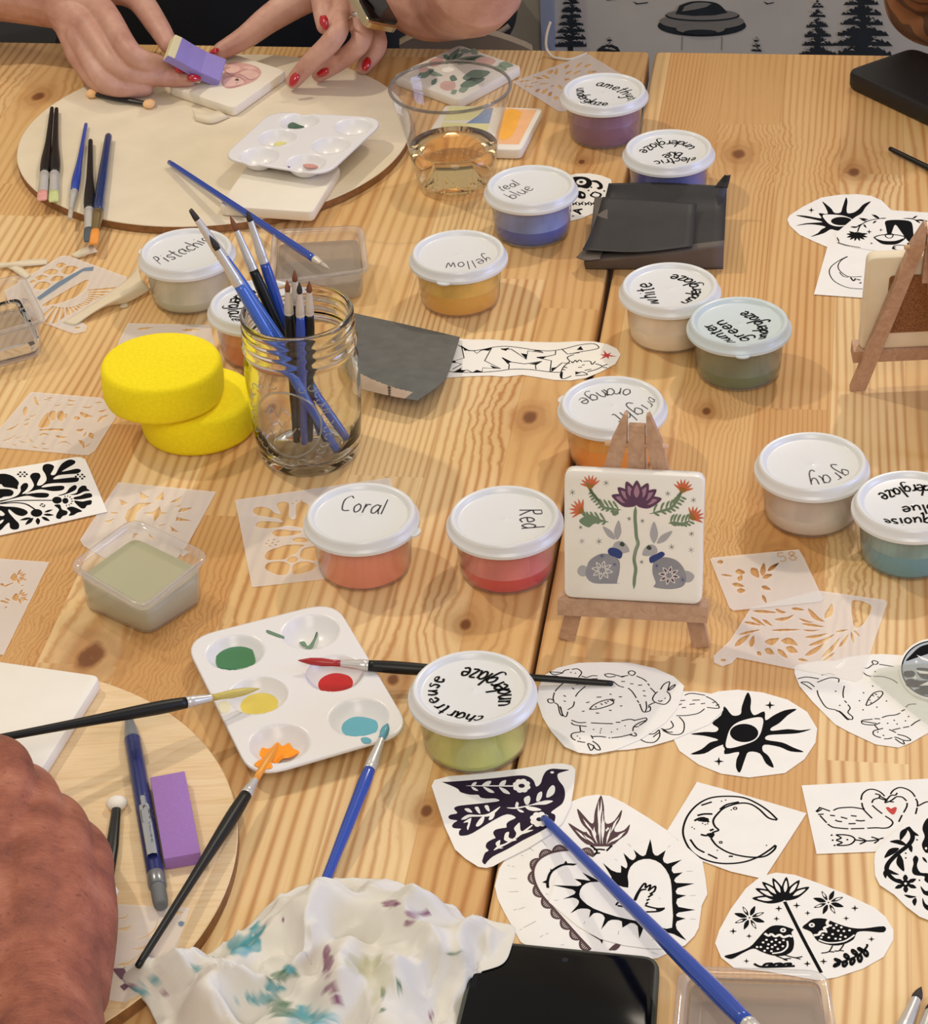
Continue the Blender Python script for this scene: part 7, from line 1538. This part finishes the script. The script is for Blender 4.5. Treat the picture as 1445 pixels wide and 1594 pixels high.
for k in range(NR):
    for i in range(n):
        b.f.append([k * n + i, k * n + (i + 1) % n, (k + 1) * n + (i + 1) % n, (k + 1) * n + i]); b.m.append(0); b.sm.append(True)
b.f.append(list(range(n))[::-1]); b.m.append(0); b.sm.append(True)
me = bpy.data.meshes.new('paper_towel'); og = Vector((cw.x, cw.y, 0))
me.from_pydata([v - og for v in b.v], [], b.f); me.polygons.foreach_set('use_smooth', [True] * len(b.f))
ca = me.color_attributes.new('dye', 'FLOAT_COLOR', 'POINT'); ca.data.foreach_set('color', [c for q in cols for c in q])
t = NT('paper_towel_fibre'); at_ = t.node('ShaderNodeVertexColor', layer_name='dye'); t.set(Base_Color=at_.outputs[0], Roughness=.95)
t.bump(t.noise(t.coord(), 1800, 3, .6), .25, .0004)
tl = t.node('ShaderNodeBsdfTranslucent'); t.l.new(at_.outputs[0], tl.inputs[0]); mx = t.node('ShaderNodeMixShader'); mx.inputs[0].default_value = .25
t.l.new(t.bsdf.outputs[0], mx.inputs[1]); t.l.new(tl.outputs[0], mx.inputs[2]); t.l.new(mx.outputs[0], t.out.inputs[0])
me.materials.append(t.m)
o = bpy.data.objects.new('paper_towel', me); COL.objects.link(o); o.location = og
md = o.modifiers.new('thick', 'SOLIDIFY'); md.thickness = .0003; md.offset = 1
tag(o, 'crumpled white paper towel stained turquoise, purple and green, in the foreground', 'paper towel')
# ------------------------------------------------------------------ people: one continuous surface per body
def PY(px, py, Y):
    d = FWD + (px - IW / 2) / FOC * R_I + (py - IH / 2) / FOC * D_I
    return C0 + d * (Y / d.y)
def skin(name, base, dark, light, spots, wr=.35, spot_scale=160):
    t = NT(name); n = t.noise(t.coord(), 28, 4, .6)
    c = t.ramp(n, [(.3, S(dark)), (.52, S(base)), (.75, S(light))])
    sp = t.ramp(t.noise(t.coord(), spot_scale, 2, .5), [(.62, (0, 0, 0)), (.72, (1, 1, 1))])
    c = t.mix(t.math('MULTIPLY', sp, spots), c, S(dark))
    t.set(Base_Color=c, Roughness=.48, Subsurface_Weight=.12, Subsurface_Radius=(.006, .0025, .0015)); t.bsdf.inputs['Subsurface Scale'].default_value = .6
    wv = t.noise(t.coord((60, 260, 120)), 1.6, 4, .65); fine = t.noise(t.coord(), 700, 3, .6)
    t.bump(t.math('ADD', wv, t.math('MULTIPLY', fine, .35)), wr, .0016)
    return t.m
def grow(name, chains, material, root, voxel=.0016, smooth=6):
    """tapered limbs merged into one closed skin"""
    b = MB()
    for ch in chains:
        p4 = smooth_path([tuple(q[0]) + (q[1],) for q in ch], 6)
        pts_ = [Vector(q[:3]) for q in p4]; rad = [q[3] for q in p4]
        t0 = (pts_[0] - pts_[1]).normalized(); t1 = (pts_[-1] - pts_[-2]).normalized()
        cap = [(.95, .31), (.75, .66), (.4, .92)]
        P0 = [pts_[0] + t0 * rad[0] * a for a, _ in cap] + pts_ + [pts_[-1] + t1 * rad[-1] * a for a, _ in cap[::-1]]
        R0 = [rad[0] * k for _, k in cap] + rad + [rad[-1] * k for _, k in cap[::-1]]
        b.tube(P0, R0, 18)
    o = b.build(name, [material], root)
    m = o.modifiers.new('skin', 'REMESH'); m.mode = 'VOXEL'; m.voxel_size = voxel; m.use_smooth_shade = True
    m = o.modifiers.new('soft', 'SMOOTH'); m.factor = .5; m.iterations = smooth
    dg = bpy.context.evaluated_depsgraph_get(); ev = o.evaluated_get(dg)
    me = bpy.data.meshes.new_from_object(ev); old = o.data; o.modifiers.clear(); o.data = me; bpy.data.meshes.remove(old)
    me.materials.clear(); me.materials.append(material)
    me.polygons.foreach_set('use_smooth', [True] * len(me.polygons))
    return o
H = lambda *q: [(P(x, y, z), r / 1000) for x, y, z, r in q]
M_NAIL = mat('red_nail_polish', '#b30a18', .12, coat=.8)
def nail(root, px, py, z, dirpx, L=.0125, W=.0086, tilt=.55):
    c = P(px, py, z); d = (P(px + dirpx[0], py + dirpx[1], z - dirpx[2] if len(dirpx) > 2 else z) - c).normalized()
    view = (C0 - c).normalized(); n = (view * tilt + Vector((0, 0, 1)) * (1 - tilt)); n = (n - d * n.dot(d)).normalized(); s_ = d.cross(n)
    b = MB(); loops = []
    for k in range(7):
        f = k / 6; w = W / 2 * math.sin(PI * (.12 + .80 * f)) ** .55 * (1.0 - .12 * f); x = (f - .5) * L
        loops.append([c + d * x + s_ * w * math.sin(a) + n * (.0016 * math.cos(a) - .0012 * math.sin(a) ** 2 - .0014 * (f - .4) ** 2 * 3) for a in [-PI / 2 + PI * i / 8 for i in range(9)]] + [c + d * x - n * .0016])
    b.loft(loops); return b.build('nail', [M_NAIL], root)

# ---- person across the table, painting the tile
root = thing('person', 'person in a black top with red nails, sponging the tile across the table', 'person', Vector((-.21, 2.43, -.32)))
SK = skin('warm_skin', '#c49482', '#b07c6b', '#d3a795', .10, .22)
sR, eR = (Vector((-.39, 2.42, .29)), .050), (Vector((-.625, 2.37, .085)), .041)
wR = (112, -2, .058)
ch = [[sR, eR] , [eR] + H((-110, -42, .070, 37), (10, -22, .062, 33), (92, -4, .058, 29), (118, 6, .056, 26)),
      H((112, 4, .060, 22), (150, 14, .062, 15), (170, 30, .062, 11.5), (206, 84, .050, 9.8), (246, 101, .036, 8.8), (282, 110, .026, 7.2)),          # forefinger
      H((108, 14, .054, 22), (130, 34, .054, 14.5), (143, 50, .052, 11.5), (182, 102, .038, 9.8), (232, 119, .028, 8.6), (294, 124, .0225, 6.8)),
      H((106, 22, .048, 20), (122, 50, .044, 14), (128, 68, .042, 11), (160, 122, .026, 9.8), (190, 137, .0195, 8.8), (226, 137, .0175, 7.4)),
      H((108, 24, .042, 18), (117, 64, .036, 13), (123, 88, .031, 10.5), (150, 126, .0195, 8.8), (184, 140, .0165, 7.6), (208, 140, .0160, 6.8)),
      H((112, 0, .062, 20), (168, -16, .066, 14.5), (212, -4, .066, 12.2), (244, 38, .058, 10.4), (263, 70, .048, 8.4))]                                # thumb
sL, eL = (Vector((-.02, 2.42, .29)), .050), (P(705, -6, .060), .040)
ch += [[sL, (P(745, -90, .14), .043), eL], [eL] + H((668, 8, .046, 33), (622, -12, .056, 29), (584, -40, .066, 25), (560, -42, .070, 24)),
       H((560, -40, .070, 22), (520, -36, .076, 14), (502, -20, .074, 11), (503, 14, .070, 9.6), (506, 40, .061, 8.0)),                                   # forefinger
       H((562, -36, .066, 22), (538, -16, .068, 13.5), (530, 4, .066, 11), (523, 54, .058, 9.8), (482, 98, .034, 8.6), (457, 126, .0170, 7.2)),
       H((566, -30, .062, 20), (558, 0, .062, 13), (556, 20, .060, 11), (563, 62, .048, 9.6), (532, 93, .030, 8.6), (497, 116, .0160, 7.0)),
       H((572, -24, .056, 18), (574, 16, .050, 12), (579, 40, .045, 9.8), (588, 72, .032, 8.6), (566, 104, .0150, 7.0)),
       H((550, -36, .066, 21), (490, -14, .058, 17), (424, 26, .044, 13.2), (382, 58, .034, 10.6), (345, 79, .0265, 8.2))]                                 # thumb
ch += [[(Vector((-.205, 2.45, -.30)), .125), (Vector((-.205, 2.45, -.05)), .120), (Vector((-.205, 2.44, .16)), .125), (Vector((-.205, 2.43, .27)), .085), (Vector((-.205, 2.41, .36)), .052)], [(Vector((-.02, 2.42, .28)), .055), (Vector((-.39, 2.42, .28)), .055)]]
body = grow('body', ch, SK, root, .0016, 3)
# black top
b = MB(); loops = []
for z_, rx, ry in ((-.33, .185, .150), (-.18, .182, .150), (-.02, .178, .146), (.12, .186, .142), (.22, .205, .120), (.29, .190, .085), (.325, .105, .072), (.335, .075, .066)):
    loops.append([Vector((-.205 + rx * math.cos(a) + .004 * math.sin(5 * a + z_ * 30), 2.447 + ry * math.sin(a) + .004 * math.cos(4 * a + z_ * 40), z_)) for a in [2 * PI * i / 48 for i in range(48)]])
b.loft(loops, 0, False, False)
for s_, e_ in ((sR, eR), (sL, (P(745, -90, .14), .043))):
    d = e_[0] - s_[0]; b.tube([s_[0] - d * .1, s_[0], s_[0] + d * .3, s_[0] + d * .62], [.052, .062, .060, .058], 24, 0, False)
b.build('black_top', [mat('black_cotton', '#0e0f14', .9, bump=.2, bscale=600)], root)
for a in ((283, 107, .0335, (22, 3, .006)), (303, 120, .0285, (22, 1, .004)), (457, 124, .0255, (-10, 17, .008)), (501, 112, .0235, (-20, 8, .006)), (570, 99, .0235, (-6, 16, .006)), (505, 35, .0700, (3, 16, .008))): nail(root, *a)
nail(root, 334, 79, .034, (-14, 6, 0), .009, .006)
# watch and ring
b = MB(); A_, B_ = P(574, -6, .082), P(594, 30, .070); d = (B_ - A_).normalized(); n = ((C0 - A_).normalized() * .55 + Vector((.6, .2, .5))).normalized(); n = (n - d * n.dot(d)).normalized(); s_ = d.cross(n)
mid = (A_ + B_) / 2
def wslab(c, hl, hw, ht, m, name, r):
    q = rrect([Vector((-hw, -hl, 0)), Vector((hw, -hl, 0)), Vector((hw, hl, 0)), Vector((-hw, hl, 0))], r); bb = MB()
    fr_ = lambda p, z_, k: c + s_ * (p.x * k) + d * (p.y * k) + n * z_
    bb.loft([[fr_(p, z_, k) for p in q] for z_, k in ((-ht, .9), (-ht * .7, 1), (ht * .6, 1), (ht, .9))]); return bb.build(name, [m], root, auto=40)
wslab(mid - n * .004, .0215, .0185, .0042, mat('gold_watch_case', '#cdb994', .2, 1.0), 'watch_case', .007)
wslab(mid + n * .0012, .0195, .0165, .0018, mat('black_watch_glass', '#06070a', .1), 'watch_screen', .006)
wc = P(592, -32, .066); ax = (P(640, -22, .055) - P(560, -40, .070)).normalized(); u_ = ax.cross(Vector((0, 0, 1))).normalized(); v_ = ax.cross(u_)
b = MB(); b.loft([[wc + ax * w_ + (u_ * math.cos(a) + v_ * math.sin(a)) * rr_ for a in [2 * PI * i / 32 for i in range(32)]] for w_, rr_ in ((-.009, .0268), (-.009, .0285), (.009, .0288), (.009, .0272))], 0, False, False)
b.build('watch_band', [mat('pale_watch_band', '#b7a58d', .4, .6)], root)
b = MB(); b.tube(smooth_path([tuple(P(*q)) for q in ((538, 37, .058), (543, 30, .068), (552, 24, .0735), (561, 25, .0735), (570, 30, .067))], 5), .0011, 8); b.tube([P(549, 22, .0745), P(556, 21, .0750), P(558, 26, .0745)], .0019, 8)
b.build('ring', [mat('silver_ring', '#cfc9c0', .2, 1.0)], root)

# purple sponge held over the tile
t_ = [((273, 53, .0640), (261, 86, .0560)), ((284, 58, .0600), (272, 91, .0520)), ((300, 68, .0500), (290, 101, .0420)), ((322, 80, .0390), (313, 113, .0310)), ((353, 92, .0310), (343, 126, .0220))]
b = MB(); loops = []
cen = [(P(*a), P(*c)) for a, c in t_]
for i, (a, c) in enumerate(cen):
    ax = ((cen[min(i + 1, 4)][0] - cen[max(i - 1, 0)][0])).normalized(); up = (a - c).normalized().cross(ax); up = up if up.dot(C0 - a) > 0 else -up; up.normalize()
    loops.append([a, c, c - up * .0095, a - up * .0095])
for k, (l0, l1) in enumerate(zip(loops, loops[1:])): b.loft([l0, l1], 0, k == 0, k == 3, False)
o = b.build('sponge_block', [mat('lilac_foam', '#9384c4', .85, var=.06, vscale=900, bump=.25, bscale=1500), mat('cream_foam', '#d6cba0', .9, bump=.2, bscale=1500)])
for p in o.data.polygons:
    if abs((o.location + p.center - (cen[0][0] + cen[0][1]) / 2).length) < .011: p.material_index = 1
md = o.modifiers.new('edge', 'BEVEL'); md.width = .0008; md.segments = 2
tag(o, 'purple sponge block with a cream end, pinched between red nailed fingers', 'sponge block')

# ---- near hand in the left corner
root = thing('person', 'person whose weathered hand holds the yellow loaded brush, near left corner', 'person', P(62, 1620, .0))
SK2 = skin('sun_reddened_skin', '#9f5a43', '#73382a', '#bd7b62', .6, 1.0, 260)
ch = [H((62, 1548, .046, 30), (62, 1640, .052, 33), (64, 1800, .066, 37), (70, 2100, .11, 44)),
      H((22, 1545, .050, 23), (10, 1420, .055, 21), (8, 1320, .060, 17), (17, 1196, .064, 12.6), (-22, 1170, .048, 10.8), (-58, 1164, .037, 9)),
      H((58, 1545, .050, 23), (54, 1420, .056, 22), (56, 1325, .059, 17), (62, 1248, .050, 12.6), (42, 1216, .032, 10.8), (4, 1212, .026, 9)),
      H((92, 1545, .047, 23), (98, 1425, .051, 20.5), (97, 1335, .053, 16.5), (104, 1288, .041, 12.6), (86, 1262, .0265, 10.6), (42, 1256, .0225, 9)),
      H((112, 1548, .042, 19), (133, 1440, .043, 17), (136, 1372, .043, 14.5), (140, 1330, .033, 12), (120, 1300, .0225, 10), (80, 1296, .0205, 8.6)),
      H((-10, 1505, .046, 21), (-80, 1390, .046, 17), (-104, 1280, .046, 13.5), (-78, 1200, .047, 11), (-44, 1174, .050, 9.2))]
grow('body', ch, SK2, root, .0016, 9)

# ---- tattooed forearm at the top right
root = thing('person', 'tattooed bare arm of a person behind the tablet, top right corner', 'person', P(1500, 0, -.1))
t = NT('tattooed_skin'); n = t.noise(t.coord(), 30, 3)
sk_ = t.ramp(n, [(.3, S('#8a5a40')), (.7, S('#a6734f'))])
wv = t.node('ShaderNodeTexWave', wave_type='RINGS'); t.l.new(t.coord((1, 1.3, 1)), wv.inputs[0]); wv.inputs['Scale'].default_value = 14; wv.inputs['Distortion'].default_value = 9; wv.inputs['Detail'].default_value = 2
k1 = t.ramp(wv.outputs[1], [(.60, (0, 0, 0)), (.70, (1, 1, 1))])
t.set(Base_Color=t.mix(t.math('MULTIPLY', k1, .72), sk_, S('#3a2f2b')), Roughness=.5, Subsurface_Weight=.1, Subsurface_Radius=(.006, .0025, .0015))
ch = [H((1455, -120, .17, 33), (1440, -40, .085, 33), (1436, 2, .050, 33), (1475, 18, .046, 33), (1600, 22, .060, 35), (1700, 0, .10, 40))]
grow('body', ch, t.m, root, .0025, 4)

# ---- things behind the table
root = thing('chair', 'chair with a beige rounded back behind the far table edge', 'chair', Vector((.06, 2.52, -.75)))
M_BEI = mat('beige_shell', '#8f7f6b', .6)
top = [(622, 70), (642, 60), (668, 51), (700, 47), (740, 50), (775, 58), (812, 71), (830, 80)]
YC = 2.30
tp = [PY(x, y, YC) for x, y in smooth_path(top, 4)]
b = MB(); loops = [[p + Vector((0, .0, 0)) for p in tp] + [p + Vector((0, .016, .0)) for p in tp[::-1]]]
for dz, dy in ((-.10, .0), (-.30, .03)): loops.append([p + Vector((0, dy, dz)) for p in tp] + [p + Vector((0, dy + .016, dz)) for p in tp[::-1]])
b.loft(loops[::-1], 0, True, True, False); b.build('backrest', [M_BEI], root)
cx = (tp[0].x + tp[-1].x) / 2
b = MB(); slab(b, [Vector((cx - .20, YC + .03, 0)), Vector((cx + .20, YC + .03, 0)), Vector((cx + .20, YC + .42, 0)), Vector((cx - .20, YC + .42, 0))], -.335, -.305, .05, .01); b.build('seat', [M_BEI], root)
for fx in (-.16, .16):
    for fy in (.07, .38):
        b = MB(); b.tube([Vector((cx + fx, YC + fy, -.332)), Vector((cx + fx * 1.12, YC + fy, -.7495))], [.014, .011], 12); b.build('leg', [mat('chair_metal', '#2a2a2c', .4, .6)], root)
root = thing('bench', 'dark navy bench with an orange end, behind the left table edge', 'bench', Vector((-.62, 2.55, -.75)))
b = MB(); b.box((-.505, 2.62, -.20), (.105, 0, 0), (0, .20, 0), (0, 0, .10)); b.build('seat_cushion', [mat('navy_vinyl', '#14161f', .5)], root)
xe = PY(18, 55, 2.42).x
for o_ in (0,):
    b = MB(); b.box((-.62 - .005, 2.62, -.20), (.008, 0, 0), (0, .201, 0), (0, 0, .101)); b.build('piping', [mat('lavender_trim', '#8f86a0', .6)], root)
    b = MB(); b.box((-.72, 2.62, -.20), (.085, 0, 0), (0, .20, 0), (0, 0, .10)); b.build('end_cushion', [mat('orange_vinyl', '#a8532c', .5)], root)
    b = MB(); b.box((-.60, 2.62, -.52), (.20, 0, 0), (0, .17, 0), (0, 0, .229)); b.build('base', [mat('bench_base', '#241f1c', .7)], root)
root = thing('handbag', 'black handbag with a pale strap hanging on the back wall', 'handbag', PW(768, 0) - EY * .03)
b = MB(); cbg = PW(770, -8) - EY * .045
rb = (PW(812, -8) - PW(728, -8)).length / 2; hb = (PW(770, 46) - PW(770, -8)).length
b.v = []; loops = []
for k in range(9):
    f = -1 + k / 4; w_ = math.sqrt(max(0, 1 - f * f)) ; loops.append([cbg + EY * (.044 * f) + (EX * math.cos(a) * rb + Vector((0, 0, 1)) * math.sin(a) * hb) * max(.05, w_ ** .6) for a in [2 * PI * i / 36 for i in range(36)]])
b.loft(loops); b.build('bag_body', [mat('black_leather', '#121314', .45)], root)
b = MB(); b.tube(smooth_path([tuple(PW(x, y) - EY * d_) for x, y, d_ in ((735, 22, .088), (756, 14, .0935), (785, 8, .0935), (806, -2, .085))], 5), .0035, 8); b.build('strap', [mat('pale_strap', '#7f6f5c', .6)], root)
